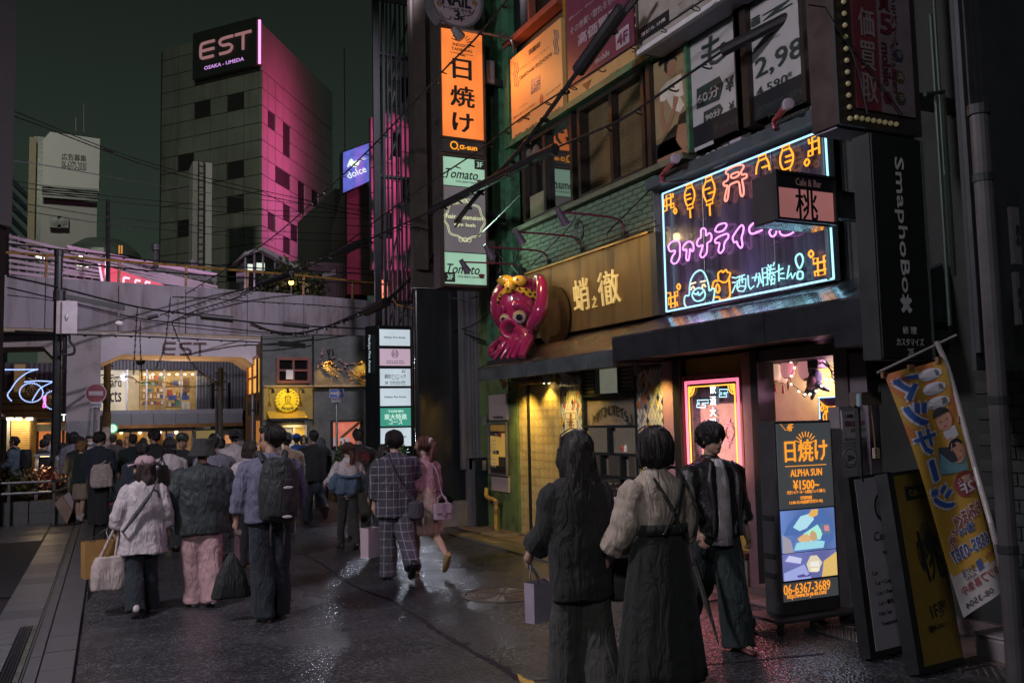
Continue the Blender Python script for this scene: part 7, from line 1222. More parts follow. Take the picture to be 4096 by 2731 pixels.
mt_=thing('electric_meter','brown electric meter box on the wall with a hanging socket strip','meter',py(3470,1600,5.2));q=rY(3438,1620,3512,1567,5.15);bY('box',q,5.12,5.25,M('meter_brown',(.11,.08,.065),.5),mt_);B().lathe(py(3436,1600,5.12),(0,0,1),[(.015,-.05),(.02,-.04),(.02,.04),(.015,.05)],8).out('glass_fuse',M('fuse_blue',(.3,.4,.45),.1),mt_);B().tube([py(3482,1620,5.1),py(3492,1700,5.1),py(3500,1790,5.1)],.006,4).out('cable',M('brown_cable',(.2,.1,.06),.5),mt_);q=rY(3494,1832,3510,1790,5.1);bY('socket_strip',q,5.08,5.11,M('strip_cream',(.35,.28,.2),.5),mt_)
for k in range(3):c=py(3502,1800+12*k,5.075);boxp('socket_hole',c-[.006,.004,.005],c+[.006,0,.005],black,mt_)
boxp('outlet_conduit',(py(3436,1700,5.2)[0],5.2,.9),(py(3444,1700,5.2)[0],5.24,1.9),dark,mt_)
def lean(name,label,P,mat,fmat,th=.1):
 t=thing(name,label,'floor sign',np.mean([P[2],P[3]],axis=0)*[1,1,0]);TL,TR,BR,BL=[np.array(p)for p in P];nrm=_n(np.cross(TR-TL,BL-TL));nrm=nrm if nrm[1]>0 else-nrm
 B().prism([TL,TR,BR,BL],nrm*th).out('frame',fmat,t);w=.06;
 def uvp(a,c):return(TL*(1-a)+TR*a)*(1-c)+(BL*(1-a)+BR*a)*c
 B().prism([uvp(.13,.02)-nrm*.004,uvp(.98,.02)-nrm*.004,uvp(.98,.97)-nrm*.004,uvp(.13,.97)-nrm*.004],nrm*.003).out('face',mat,t)
 r_=_n(TR-TL);u_=_n(TL-BL);return t,(lambda a,c:uvp(a,c)-nrm*.005),r_,u_,np.linalg.norm(TR-TL)
P=[py(3392,1908,5.2),py(3560,1885,5.25),py(3650,2508,4.95),py(3478,2532,4.9)];P[2][2]=P[3][2]=.03
t,f_,r_,u_,w_=lean('salon_menu_board','leaning white salon menu board listing Cut and Hair Set in black frame',P,M('board_white_dim',(.33,.31,.34),.5,var=.06),black)
for s,a,c_,w,kw in(('Cecil',.6,.36,.5,dict(shear=.35)),('MENU',.72,.46,.36,dict(bold=.01)),('Cut',.31,.56,.16,dict(bold=.01)),('Cut + Color',.5,.615,.52,dict(bold=.01)),('Cut + Perm',.5,.67,.5,dict(bold=.01)),('Cut + 縮毛',.48,.725,.44,dict(bold=.01)),('Hair Set',.44,.78,.36,dict(bold=.01)),('Treatment',.5,.835,.46,dict(bold=.01))):txt(s,f_(a,c_),r_,u_,ink,t,w=w_*w*.8,lift=.002,**kw)
c=f_(.68,.2);b=B()
for r1 in(.085,.075):b.tube([c+r_*math.cos(a)*r1+u_*math.sin(a)*r1*1.25 for a in np.linspace(.6,5.6,26)],.006,4)
for k in range(5):b.tube(smooth_path([c+r_*(-.03+.02*k)+u_*-.08,c+r_*(-.05+.025*k)+u_*0,c+r_*(-.02+.02*k)+u_*.07],4),.004,4)
b.out('crest',ink,t)
P=[py(3548,1892,4.75),py(3720,1868,4.85),py(3850,2520,4.5),py(3670,2558,4.45)];P[2][2]=P[3][2]=.03
t,f_,r_,u_,w_=lean('cafe_menu_board','leaning mustard cafe board with black peach mark half behind the banner',P,M('mustard_board',(.22,.14,.02),.5,var=.12),black)
B().obox(f_(.62,.12),r_*w_*.3,u_*.05,np.cross(r_,u_)*.002).out('name_plate',ink,t);txt('Cafe & Bar',f_(.64,.12),r_,u_,M('gold_ink',(.4,.28,.08),.5),t,w=w_*.5,lift=.006)
di=M('peach_mark',(.09,.065,.02),.5);b=B();c=f_(.62,.43);b.prism([c+r_*math.cos(a)*.15+u_*(math.sin(a)*.16+(.05 if abs(a-1.57)<.3 else 0))for a in np.linspace(0,6.283,24,endpoint=False)],np.cross(r_,u_)*.002);b.out('peach_mark',di,t);txt('桃',f_(.62,.45),r_,u_,ink,t,w=w_*.5,h=w_*.62,bold=.01,lift=.008);txt('1F奥',f_(.62,.72),r_,u_,ink,t,w=w_*.38,bold=.02,lift=.003);txt('☎06 6367-3357',f_(.6,.8),r_,u_,ink,t,w=w_*.55,lift=.003)
bn=thing('massage_banner','tall yellow and orange cloth banner seen from behind with mirrored blue lettering','banner',gz(4020,2600));
TL,TR,BR,BL=py(3537,1500,4.25),py(3762,1442,4.1),py(4040,2330,3.75),py(3862,2470,3.85)
def bp(a,c,d=0.):
 p=(TL*(1-a)+TR*a)*(1-c)+(BL*(1-a)+BR*a)*c;w=.03*math.sin(c*5+a*2)+.02*math.sin(a*7+c*3);n0=_n(np.cross(TR-TL,TL-BL));n0=n0 if n0[1]<0 else-n0
 return p+n0*(w+d+.04*c*c*math.sin(a*4))
nu,nv=24,60;b=B();ids=[bp(i/nu,j/nv)for j in range(nv+1)for i in range(nu+1)];fs=[]
bm=[M('banner_yellow',(.34,.19,.02),.7,var=.06),M('banner_orange',(.34,.11,.025),.7,var=.06),M('banner_pale',(.34,.31,.3),.7)]
vs0=len(b.v);b.v+=[tuple(p)for p in ids]
for j in range(nv):
 for i in range(nu):
  a_,c_=(i+.5)/nu,(j+.5)/nv;ang=math.atan2(c_-.38,(a_-.62)*.42);k=j*(nu+1)+i;b.f.append((k,k+1,k+nu+2,k+nu+1));b.m.append(2 if c_>.84+.05*a_ else(1 if int((ang+3.2)*3.2)%2 and c_<.3 else 0))
b.out('cloth',bm,bn,smooth=True)
def banner_txt(s,a,c,w,h,mat,mirror=True,vert=False,bold=.02,d=.006,rot=0.):
 co,sz,fs=tmesh(s,bold,0.,vert);q=co/np.array([sz[0],sz[1],1]);m=B()
 m.add([bp(a+(-1 if mirror else 1)*p[0]*w,c-p[1]*h,d)for p in q],fs);return m.out('lettering',mat,bn)
bwht,bblu,bred,bnav=M('banner_white',(.42,.4,.44),.7),M('banner_blue',(.02,.07,.26),.7),M('banner_red',(.2,.03,.03),.7),M('banner_navy',(.03,.05,.16),.7)
for k,ch in enumerate('マッサージ'):
 c_=.085+.118*k;w_b=.36 if ch!='ー' else .3;ch2='ｌ' if ch=='ー' else ch
 if ch=='ー':
  for dd,ww,mt in((.004,.11,bwht),(.009,.065,bblu)):B().add([bp(.27+x*ww,c_+.0+y*(.052 if ww>.1 else .045),dd)for x,y in((-1,-.9),(0,-1),(1,-.9),(1,.9),(0,1),(-1,.9))],[(0,1,2,3,4,5)]).out('lettering',mt,bn)
 else:banner_txt(ch,.29,c_,.52,.118,bwht,bold=.14,d=.004);banner_txt(ch,.29,c_,.46,.102,bblu,bold=.055,d=.009)
for k,s in enumerate(('疲労回復','肩こり','腰痛')):
 c_=.05+.065*k;B().add([bp(.72+math.cos(t_)*.2,c_+math.sin(t_)*.027,.004)for t_ in np.linspace(0,6.283,22,endpoint=False)],[tuple(range(22))]).out('oval_label',bwht,bn);banner_txt(s,.72,c_,.3,.03,ink,d=.008,bold=.01)
def bpoly(P,mat,d,nm='printed_figure'):return B().add([bp(a,c,d)for a,c in P],[tuple(range(len(P)))]).out(nm,mat,bn)
def circ(a0,c0,ra,rc,n=18,f=0.,g=6.283):return[(a0+math.cos(t_)*ra,c0+math.sin(t_)*rc)for t_ in np.linspace(f,g,n,endpoint=g<6)]
sk2=M('banner_skin',(.4,.2,.13),.7);tl=M('banner_teal',(.1,.22,.26),.7)
bpoly([(.42,.42),(.5,.36),(.95,.41),(.9,.5),(.4,.47)],tl,.004);bpoly([(.45,.415),(.5,.36),(.75,.38),(.8,.45),(.5,.43)],M('banner_dark',(.03,.03,.04),.7),.006);bpoly(circ(.8,.41,.13,.045),sk2,.008);bpoly(circ(.8,.385,.13,.035,14,3.1,6.3),ink,.01);bpoly([(.68,.295),(.88,.295),(.9,.34),(.72,.36),(.66,.32)],bwht,.006);bpoly(circ(.72,.26,.14,.045),sk2,.008);bpoly(circ(.7,.235,.15,.035,14,3.1,6.3),ink,.01);bpoly([(.7,.34),(.78,.34),(.7,.405),(.64,.4)],sk2,.009)
for a_,c_ in((.66,.262),(.77,.258),(.74,.415),(.86,.41)):bpoly([(a_-.03,c_+.002),(a_,c_-.005),(a_+.03,c_+.002),(a_,c_-.001)],ink,.012,'printed_eye')
for a_,c_ in((.72,.285),(.81,.435)):bpoly([(a_-.03,c_-.003),(a_,c_+.004),(a_+.03,c_-.003)],bred,.012,'printed_mouth')
bpoly(circ(.78,.545,.2,.055,24),bred,.006,'round_badge');banner_txt('当ビル',.77,.525,.26,.026,bwht,d=.01);banner_txt('2F',.79,.562,.26,.045,bwht,d=.01,bold=.03)
for k,ch in enumerate('もみほぐし堂'):
 a_=(.86-.13*k)if k<5 else .24;c_=.655+.006*k if k<5 else .735;banner_txt(ch,a_,c_,.15,.065,bwht,bold=.1,d=.004);banner_txt(ch,a_,c_,.13,.057,bred,bold=.03,d=.008)
for s,a_,c_,w,h in(('06',.33,.735,.15,.04),('☎06',.55,.715,.3,.035),('6585-0387',.5,.785,.75,.05)):
 if s!='06':banner_txt(s,a_,c_,w*1.06,h*1.1,bwht,bold=.1,d=.004);banner_txt(s,a_,c_,w,h,bnav,bold=.03,d=.008)
banner_txt('支付宝',.35,.86,.25,.03,ink,d=.006,bold=.01);banner_txt('ALIPAY',.35,.885,.2,.012,ink,d=.006);banner_txt('PayPay',.78,.85,.22,.022,bred,d=.006);bpoly([(.5,.845),(.6,.84),(.6,.88),(.5,.885)],bnav,.006,'pay_mark')
for k,ch in enumerate('スタッフ募集中'):banner_txt(ch,.92-.125*k,.915-.0*k,.11,.035,bred,d=.006,bold=.03)
banner_txt('08-3504',.35,.97,.5,.022,ink,d=.006)
polem=M('banner_pole',(.35,.32,.31),.4);B().tube(smooth_path([py(3745,1365,4.1),py(3800,1500,4.05),py(3900,1870,3.9),py(4000,2250,3.75),gz(4030,2560)],5),.017,8).out('pole',polem,bn);B().cyl(py(3510,1490,4.2),py(3825,1340,4.1),.008,6).out('cross_rod',polem,bn)
for a_,c_ in((0,0),(.45,0),(.93,0),(1,.28),(1,.55),(1,.8)):p=bp(a_,c_);B().obox(p,(.02,0,0),(0,.012,0),(0,0,.02)).out('loop',M('loop_brown',(.2,.1,.05),.6),bn)
cb=thing('ground_cable','black cables coiled on the pavement beside the leaning boards','cable',gz(3450,2530));
for P in([(3340,2410),(3365,2440),(3362,2480),(3400,2495),(3460,2500),(3490,2515)],[(3420,2520),(3430,2480),(3480,2470),(3500,2500),(3470,2530),(3440,2535)],[(3395,2460),(3440,2470),(3480,2460)]):B().tube(smooth_path([gz(u,v,.03)for u,v in P],5),.009,5).out('cable',rubber,cb)
wt=thing('water_weight','small white plastic weight box on the ground at the lower right edge','weight',gz(4050,2640));bevel(boxp('box',gz(4040,2650)-[.1,.05,0],gz(4040,2650)+[.22,.2,.17],M('weight_white',(.3,.26,.26),.5),wt),.02);bevel(boxp('lid',gz(4040,2650)+[-.11,-.06,.171],gz(4040,2650)+[.23,.21,.19],M('weight_lid',(.34,.3,.3),.5),wt),.01)
af=thing('menu_easel','black easel menu stand with white sheet between the two women','easel',gz(2470,2250));y_=gz(2450,2250)[1];xa_,xb_=gz(2420,2255)[0],gz(2535,2235)[0]
for s,xx in((0,xa_),(1,xb_)):B().obox(((xx*.9+.1*(xa_+xb_)/2),y_+.14,.48),(.02,0,0),(0,.02,0),((xa_+xb_)/2*.04-xx*.04,.12,.5)).out('leg',black,af)
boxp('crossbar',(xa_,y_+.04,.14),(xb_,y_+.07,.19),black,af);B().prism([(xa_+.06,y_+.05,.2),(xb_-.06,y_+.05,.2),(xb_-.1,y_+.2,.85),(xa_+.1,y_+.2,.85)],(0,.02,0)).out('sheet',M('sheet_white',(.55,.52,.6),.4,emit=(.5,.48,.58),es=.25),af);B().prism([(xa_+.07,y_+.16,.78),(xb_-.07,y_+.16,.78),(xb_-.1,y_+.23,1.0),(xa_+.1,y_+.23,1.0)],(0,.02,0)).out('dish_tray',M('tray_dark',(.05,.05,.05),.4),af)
for k in range(3):
 for j in range(3):B().ell((xa_+.16+.09*k,y_+.15+.015*j,.82+.06*j),(.03,.012,.02),8,5).out('sample_cup',steel,af)
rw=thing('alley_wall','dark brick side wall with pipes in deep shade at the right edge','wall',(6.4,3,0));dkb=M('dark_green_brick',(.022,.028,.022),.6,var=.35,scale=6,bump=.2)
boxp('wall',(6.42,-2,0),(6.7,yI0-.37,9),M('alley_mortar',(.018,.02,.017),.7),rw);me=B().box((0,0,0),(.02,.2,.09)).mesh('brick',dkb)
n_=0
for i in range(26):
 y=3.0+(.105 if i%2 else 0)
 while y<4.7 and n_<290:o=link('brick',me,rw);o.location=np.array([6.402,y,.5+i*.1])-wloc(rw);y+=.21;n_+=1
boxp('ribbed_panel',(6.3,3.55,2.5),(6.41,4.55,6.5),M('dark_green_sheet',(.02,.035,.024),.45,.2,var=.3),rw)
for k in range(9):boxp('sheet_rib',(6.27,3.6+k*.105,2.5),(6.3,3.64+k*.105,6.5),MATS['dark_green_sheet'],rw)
def vpipe(u0,v0,v1,yd,r_,mt,nm='pipe'):a,c=py(u0,v0,yd),py(u0+(v1-v0)*.035,v1,yd);B().tube([a,[a[0],a[1],c[2]]],r_,8).out(nm,mt,rw)
for u0,v0,v1,yd,r_ in((3722,60,1300,4.3,.014),(3770,380,1100,4.3,.018),(3735,0,700,4.35,.012)):vpipe(u0,v0,v1,yd,r_,M('green_pipe',(.05,.075,.055),.4,.3))
B().cyl(py(3700,378,4.3),py(3775,368,4.3),.016,6).out('pipe_elbow',MATS['green_pipe'],rw)
nbd=thing('right_building','very dark building flank filling the right edge with downpipe and ducts','building',(4.6,2.9,0));yR=3.4
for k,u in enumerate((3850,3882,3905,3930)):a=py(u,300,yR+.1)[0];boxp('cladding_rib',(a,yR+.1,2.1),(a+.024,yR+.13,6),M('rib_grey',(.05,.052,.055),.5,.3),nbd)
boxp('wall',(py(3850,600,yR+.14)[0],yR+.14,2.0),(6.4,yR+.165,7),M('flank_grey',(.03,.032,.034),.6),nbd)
pl2=thing('near_drainpipe','thick grey drainpipe standing at the right edge of the frame','pipe',(*gz(4040,2780)[:2],0));p=py(3985,1500,3.05);B().cyl((p[0],3.05,0),(p[0],3.05,py(3960,470,3.05)[2]),.045,14).out('pipe',M('pipe_grey_dark',(.11,.1,.105),.35,.3,var=.15),pl2);B().cyl((p[0],3.05,py(3960,470,3.05)[2]),(p[0],3.05,py(3960,470,3.05)[2]+.05),.055,14).out('cap',dark,pl2)
for v in(720,1600,2200):c=py(3985,v,3.05);B().lathe((p[0],3.05,c[2]),(0,0,1),[(.05,-.02),(.05,.02)],14).out('clamp',dark,pl2)
for v0,v1,rr_ in((830,1000,.004),(1090,1240,.004)):q=rY(4028 if v0<900 else 4045,v0,4075,v1+60,3.0);bY('notice_plate',q,2.98,3.0,M('plate_grey',(.12,.11,.115),.5),pl2);txt('用心',((q[0]+q[1])/2,2.978,(q[2]+q[3])/2),*YW,ink,pl2,w=.03,h=.1,vert=True)
# ================================================================ overhead cables
cabm=M('cable_black',(.014,.015,.016),.45);cabg=M('cable_grey',(.12,.12,.13),.4);slm=M('cable_sleeve',(.016,.015,.016),.42,bump=.25,bscale=40)
def cable(label,P,r=.012,mat=None,sleeves=(),rings=None,n=5,group='overhead cables'):
 Q=smooth_path([py(u,v,y)for u,v,y in P],n);t=thing('overhead_cable',label,'cable',Q[0],group=group);B().tube(Q,r,5).out('cable',mat or cabm,t)
 for a,c,rr in sleeves:B().tube(smooth_path([py(*a),py(*c)],3),[rr]*2 if False else rr,10).out('sleeve',slm,t)
 if rings:
  b=B();d=np.concatenate([[0],np.cumsum([np.linalg.norm(Q[i+1]-Q[i])for i in range(len(Q)-1)])]);st,rr=rings
  for s in np.arange(st,d[-1],st):
   p=np.array([np.interp(s,d,[q[k]for q in Q])for k in range(3)]);i=min(np.searchsorted(d,s),len(Q)-1);ax=_n(Q[i]-Q[max(i-1,0)]+1e-6);a=_n(np.cross(ax,[.2,.3,1]));e=np.cross(ax,a);a2=random.uniform(0,6)
   b.tube([p-np.array([0,0,rr*.8])+(a*math.cos(f)+e*.35*math.sin(f))*rr+ax*math.sin(f)*rr*.8 for f in np.linspace(a2,a2+5.2,9)],r*.6,4)
  o=b.out('hanger_rings',mat or cabm,t);o['kind']='stuff'
 return t
Yf=31
cable('thin overhead wire, highest of those crossing the dark sky from the left building',[(57,446,24),(203,505,25),(420,592,27),(642,665,29),(1000,752,33),(1530,866,38)],.014)
cable('thin overhead wire with pale clamps just under the topmost sky wire',[(57,466,24),(203,520,25),(420,604,27),(642,680,29),(1000,770,33),(1530,880,38)],.016,None,[((418,600,27),(455,612,27.3),.03)])
cable('thin grey wire crossing below the billboard text',[(50,645,24),(170,660,25),(640,742,30),(1048,800,34),(1500,842,38)],.012,cabg)
for k,(lab,v)in enumerate((('thin wire passing in front of the billboard walkway',722),('thin wire just below the billboard walkway',742),('thin wire crossing the upper dome level',806),('thin wire crossing the tower at dome height',835))):cable(lab,[(44,v,24),(430,v+62,28),(700,v+88,31),(1050,v+118,35),(1510,v+135,39)],.011)
cable('black clipped cable along the top of the platform fence',[(38,976,21),(226,997,22.4),(425,1020,24),(590,1040,25),(826,1058,26.5),(1100,1077,28),(1515,1098,29.5)],.02,None,(),(.7,.03))
cable('black clipped cable along the railing in front of the fence',[(36,1032,21),(226,1046,22.4),(425,1066,24),(700,1092,25.5),(1100,1118,28),(1515,1137,29.5)],.02,None,(),(.7,.03))
cable('bundled cable with a black sleeve across the viaduct wall',[(30,1105,21),(226,1148,22.4),(550,1228,24.5),(803,1262,25),(1000,1288,25),(1180,1302,25.2),(1490,1316,26)],.024,None,[((803,1265,24.9),(932,1278,24.9),.085),((1134,1296,25.1),(1236,1307,25.1),.065)])
cable('second bundled cable just below the sleeved viaduct cable',[(30,1150,21),(226,1196,22.4),(560,1274,24.5),(800,1300,25),(1100,1332,25.2),(1490,1345,26)],.017)
cable('thin cable sagging across the middle of the viaduct wall',[(30,1180,21),(250,1210,22.4),(560,1282,24.5),(900,1325,25.5),(1250,1345,26)],.010)
cable('clipped cable along the drip ledge above the EST gate',[(60,1324,22),(210,1330,22.4),(310,1338,23.5),(530,1344,26),(690,1351,27),(960,1365,28),(1110,1371,28)],.02,None,(),(.8,.03))
cable('pair wire rising across the viaduct wall to the right',[(690,1188,24),(780,1190,25),(1000,1205,26),(1290,1222,27.5),(1520,1240,28)],.014,None,(),(.6,.025))
for k,(lab,P)in enumerate((('coiled drop wire hanging left in front of the gate',[(550,1228,24.5),(545,1300,24.5),(538,1420,24.4),(534,1500,24.4)]),('coiled drop wire with a red end in front of the gate',[(562,1280,24.5),(560,1350,24.5),(563,1420,24.4),(568,1520,24.5)]),('coiled drop wire passing the letter E of the gate',[(682,1188,24.5),(670,1300,24.4),(655,1400,24.4),(622,1474,24.4)]),('coiled drop wire slanting right past the gate letters',[(688,1292,24.5),(730,1390,25),(790,1475,27),(872,1535,32)]))):cable(lab,P,.012,None,(),(.16,.032))
cable('low tangled wire across the display window beyond the gate',[(440,1510,32),(520,1505,28),(560,1530,27),(640,1525,28),(760,1545,31),(880,1535,34)],.012,None,(),(.5,.05))
cable('coil-wrapped pair of wires crossing the viaduct wall to the cable sleeve',[(640,1260,24.3),(760,1225,23.5),(930,1170,22),(1000,1150,21)],.014,None,[((590,1272,24.2),(632,1262,24.2),.05)],(.2,.05))
cable('second coil-wrapped wire running below the first over the viaduct wall',[(690,1285,24.3),(790,1240,23.5),(950,1190,22),(1040,1140,21)],.014,None,(),(.2,.05))
cable('long spiral-hung cable climbing past the orange tanning sign',[(745,1175,24),(1050,980,21),(1330,738,17),(1500,575,14.5),(1651,415,12.5),(1790,265,11),(1897,160,10),(2024,6,9),(2080,-60,8.7)],.013,None,(),(.35,.045))
cable('long cable with two black sleeves climbing to the long sleeve over the mint sign',[(960,1178,21),(1035,1142,20.2),(1170,1092,19),(1355,1012,17.5),(1460,965,16.6),(1720,848,13.4),(1950,735,11.4),(2225,592,9.8),(2360,535,9.2),(2500,470,8.6),(2700,335,7.9),(2890,205,7.2)],.016,None,[((1038,1140,20.2),(1168,1094,19),.075),((1358,1010,17.4),(1458,966,16.5),.08),((1722,845,13.4),(2222,592,9.8),.062),((2884,208,7.2),(3300,-5,6.4),.06)],(.5,.06))
cable('thin loop-hung cable passing behind the long sleeve',[(1000,1160,21),(1231,1049,18),(1368,983,16.6),(1510,879,15),(1675,760,13),(1925,596,11),(2085,472,10),(2300,335,9),(2500,205,8.3),(2700,75,7.6),(2830,-10,7.2)],.011,None,(),(.45,.05))
cable('thick twisted cable bundle sweeping from the viaduct up to the top of the building',[(1000,1290,24),(1090,1325,23),(1200,1332,22),(1320,1302,20.5),(1420,1258,19),(1545,1205,17.3),(1620,1130,16),(1720,1035,14.5),(1820,890,13),(1930,755,11.8),(2060,620,10.8),(2170,480,10),(2300,300,9.3),(2430,140,8.7),(2560,-20,8.2)],.03,None,[((1463,1246,18.2),(1545,1208,17.2),.1),((2312,285,9.2),(2490,35,8.4),.085)],(.5,.05))
cable('second strand twisted beside the thick sweeping bundle',[(1000,1300,24),(1150,1338,22.5),(1330,1300,20.4),(1480,1240,18.2),(1640,1118,15.8),(1780,960,13.5),(1900,800,12.1),(2040,650,10.9),(2160,500,10.05),(2290,320,9.35),(2420,130,8.7),(2540,-30,8.2)],.016)
for k,(lab,P)in enumerate((('thin wire fanning from the cable joint down to the green wall',[(1560,1200,17),(1700,1260,15.6),(1830,1320,14.6),(1945,1365,13.8)]),('black drop cable fanning from the joint to the gas riser',[(1580,1195,17),(1720,1275,15.6),(1840,1325,14.6),(1940,1370,13.8)]),('slack grey wire drooping from the joint toward the octopus',[(1650,1150,16),(1760,1185,15),(1860,1195,14.2),(1935,1180,13.8)]),('faint slack wire looping low from the joint to the wall',[(1560,1215,17),(1650,1280,16),(1760,1320,15),(1870,1310,14.2),(1950,1260,13.6)]),('thin paired wire climbing from the joint past the lower mint panel',[(1650,1150,16),(1760,1085,14.8),(1850,1000,13.6),(1960,900,12.4),(2080,780,11)]))):cable(lab,P,.011 if k!=2 else .009,cabg if k==2 else None)
cable('orange cable end hanging from the thick cable joint',[(1575,1200,16.8),(1590,1218,16.6),(1620,1226,16.4),(1656,1234,16.2)],.013,M('orange_cable',(.5,.22,.04),.5))
dwt=thing('wire_tangle','tangle of loose dead wires hanging on the green wall above the octopus','cable',px(2000,1080,6.2))
for k in range(22):
 u=random.uniform(1950,2085);v=random.uniform(960,1150);P=[px(u,v,6.2)]
 for j in range(4):u+=random.uniform(-35,35);v+=random.uniform(10,55);P.append(px(u,v,random.uniform(6.05,6.22)))
 B().tube(smooth_path(P,4),random.choice([.005,.008,.012]),4).out('wire',cabm if k%3 else cabg,dwt)
for k,P in enumerate(([(2120,1065),(2200,985),(2290,890),(2300,840)],[(2430,930),(2500,860),(2600,760)],[(2140,1060),(2300,1000),(2450,948),(2620,885)],[(2160,1070),(2330,1010),(2500,945),(2640,900)])):t=thing('wall_wire',('bare grey wire slanting up the brick band','black wire slanting up to the window sill','black wire lying along the top of the gold sign','second sagging wire along the top of the gold sign')[k],'cable',px(*P[0],6.22),group='wires on the brick band');B().tube(smooth_path([px(u,v,6.2)for u,v in P],5),.012 if k==0 else .009,5).out('wire',cabg if k==0 else cabm,t)
c=px(2322,925,6.22);t=thing('wire_coil','small coil of spare black cable hung on the brick band','cable coil',c);
for k in range(4):B().tube([c+[-.01*k,math.cos(a)*(.09+.01*k),math.sin(a)*(.13+.012*k)]for a in np.linspace(0,6.283,18)],.006,4).out('loop',cabm,t)
# ================================================================ people
def clothmat(name,col,rough=.85,var=.18,kind=None):
 m=M(name,col,rough,var=var,scale=14,bump=.25,bscale=220)
 b=m.node_tree.nodes['Principled BSDF'];b.inputs['Sheen Weight'].default_value=.06;b.inputs['Sheen Roughness'].default_value=.5
 nn=m.node_tree.nodes;ll=m.node_tree.links;bb=nn['Principled BSDF'];tt=[x for x in nn if x.type=='TEX_COORD'][0];mp=nn.new('ShaderNodeMapping');mp.inputs['Scale'].default_value=(1.5,1.5,.55);ll.new(tt.outputs['Object'],mp.inputs[0]);z1=nn.new('ShaderNodeTexNoise');z1.inputs['Scale'].default_value=6.5;z1.inputs['Detail'].default_value=3;z1.inputs['Distortion'].default_value=1.3;ll.new(mp.outputs[0],z1.inputs['Vector'])
 a1=nn.new('ShaderNodeMath');a1.operation='SUBTRACT';a1.inputs[1].default_value=.5;ll.new(z1.outputs[0],a1.inputs[0]);a2=nn.new('ShaderNodeMath');a2.operation='ABSOLUTE';ll.new(a1.outputs[0],a2.inputs[0]);b2=nn.new('ShaderNodeBump');b2.inputs['Strength'].default_value=.55;b2.inputs['Distance'].default_value=.09;ll.new(a2.outputs[0],b2.inputs['Height']);old=bb.inputs['Normal'].links[0].from_node;ll.new(b2.outputs[0],old.inputs['Normal'])
 if kind=='plaid':
  n=m.node_tree.nodes;l=m.node_tree.links;t=[x for x in n if x.type=='TEX_COORD'][0];s=n.new('ShaderNodeSeparateXYZ');l.new(t.outputs['Object'],s.inputs[0]);outs=[]
  for ax,sc in(('X',13.5),('Z',11.)):
   a=n.new('ShaderNodeMath');a.operation='MULTIPLY';a.inputs[1].default_value=sc;l.new(s.outputs[ax],a.inputs[0]);f=n.new('ShaderNodeMath');f.operation='FRACT';l.new(a.outputs[0],f.inputs[0]);g=n.new('ShaderNodeMath');g.operation='LESS_THAN';g.inputs[1].default_value=.085;l.new(f.outputs[0],g.inputs[0]);outs.append(g)
  mx=n.new('ShaderNodeMath');mx.operation='MAXIMUM';l.new(outs[0].outputs[0],mx.inputs[0]);l.new(outs[1].outputs[0],mx.inputs[1])
  base=b.inputs['Base Color'].links[0].from_socket;mc_=n.new('ShaderNodeMix');mc_.data_type='RGBA';l.new(mx.outputs[0],mc_.inputs[0]);l.new(base,mc_.inputs[6]);mc_.inputs[7].default_value=(.24,.21,.25,1);l.new(mc_.outputs[2],b.inputs['Base Color'])
 return m
def hairmat(name,col):return M(name,col,.38,var=.3,scale=30,bump=.6,bscale=70,stretch=(6,6,.6))
skins=[M('skin_light',(.42,.26,.19),.5,var=.06),M('skin_tan',(.34,.2,.14),.5,var=.06)]
HB=hairmat('hair_black',(.018,.015,.014));HBR=hairmat('hair_brown',(.1,.045,.03));HDB=hairmat('hair_dark_brown',(.04,.025,.02));HBL=hairmat('hair_ginger_blond',(.3,.15,.06));HGR=hairmat('hair_blue_grey',(.16,.19,.22));HRD=hairmat('hair_reddish',(.12,.045,.033))
shoe_b=M('shoe_black',(.02,.02,.02),.35);shoe_w=M('shoe_white',(.5,.46,.46),.5);shoe_t=M('shoe_tan',(.3,.2,.08),.5);shoe_r=M('shoe_maroon',(.1,.03,.03),.45)
eyem=M('eye_dark',(.015,.012,.01),.2);lipm=M('lip',(.3,.11,.1),.45)
def rotz(a):return np.array([[math.cos(a),-math.sin(a),0],[math.sin(a),math.cos(a),0],[0,0,1]])
def rotx(a):return np.array([[1,0,0],[0,math.cos(a),-math.sin(a)],[0,math.sin(a),math.cos(a)]])
def ringz(cx_,cy_,z,rx,ry,n=20,ripple=0.,k=0,ph=0.,sq=2.2):
 out=[]
 for j in range(n):
  a=2*math.pi*j/n;c,s=math.cos(a),math.sin(a);q=(abs(c)**sq+abs(s)**sq)**(-1/sq);r=1+ripple*math.sin(k*a+ph);out.append((cx_+rx*c*q*r,cy_+ry*s*q*r,z))
 return out
PERS=[]
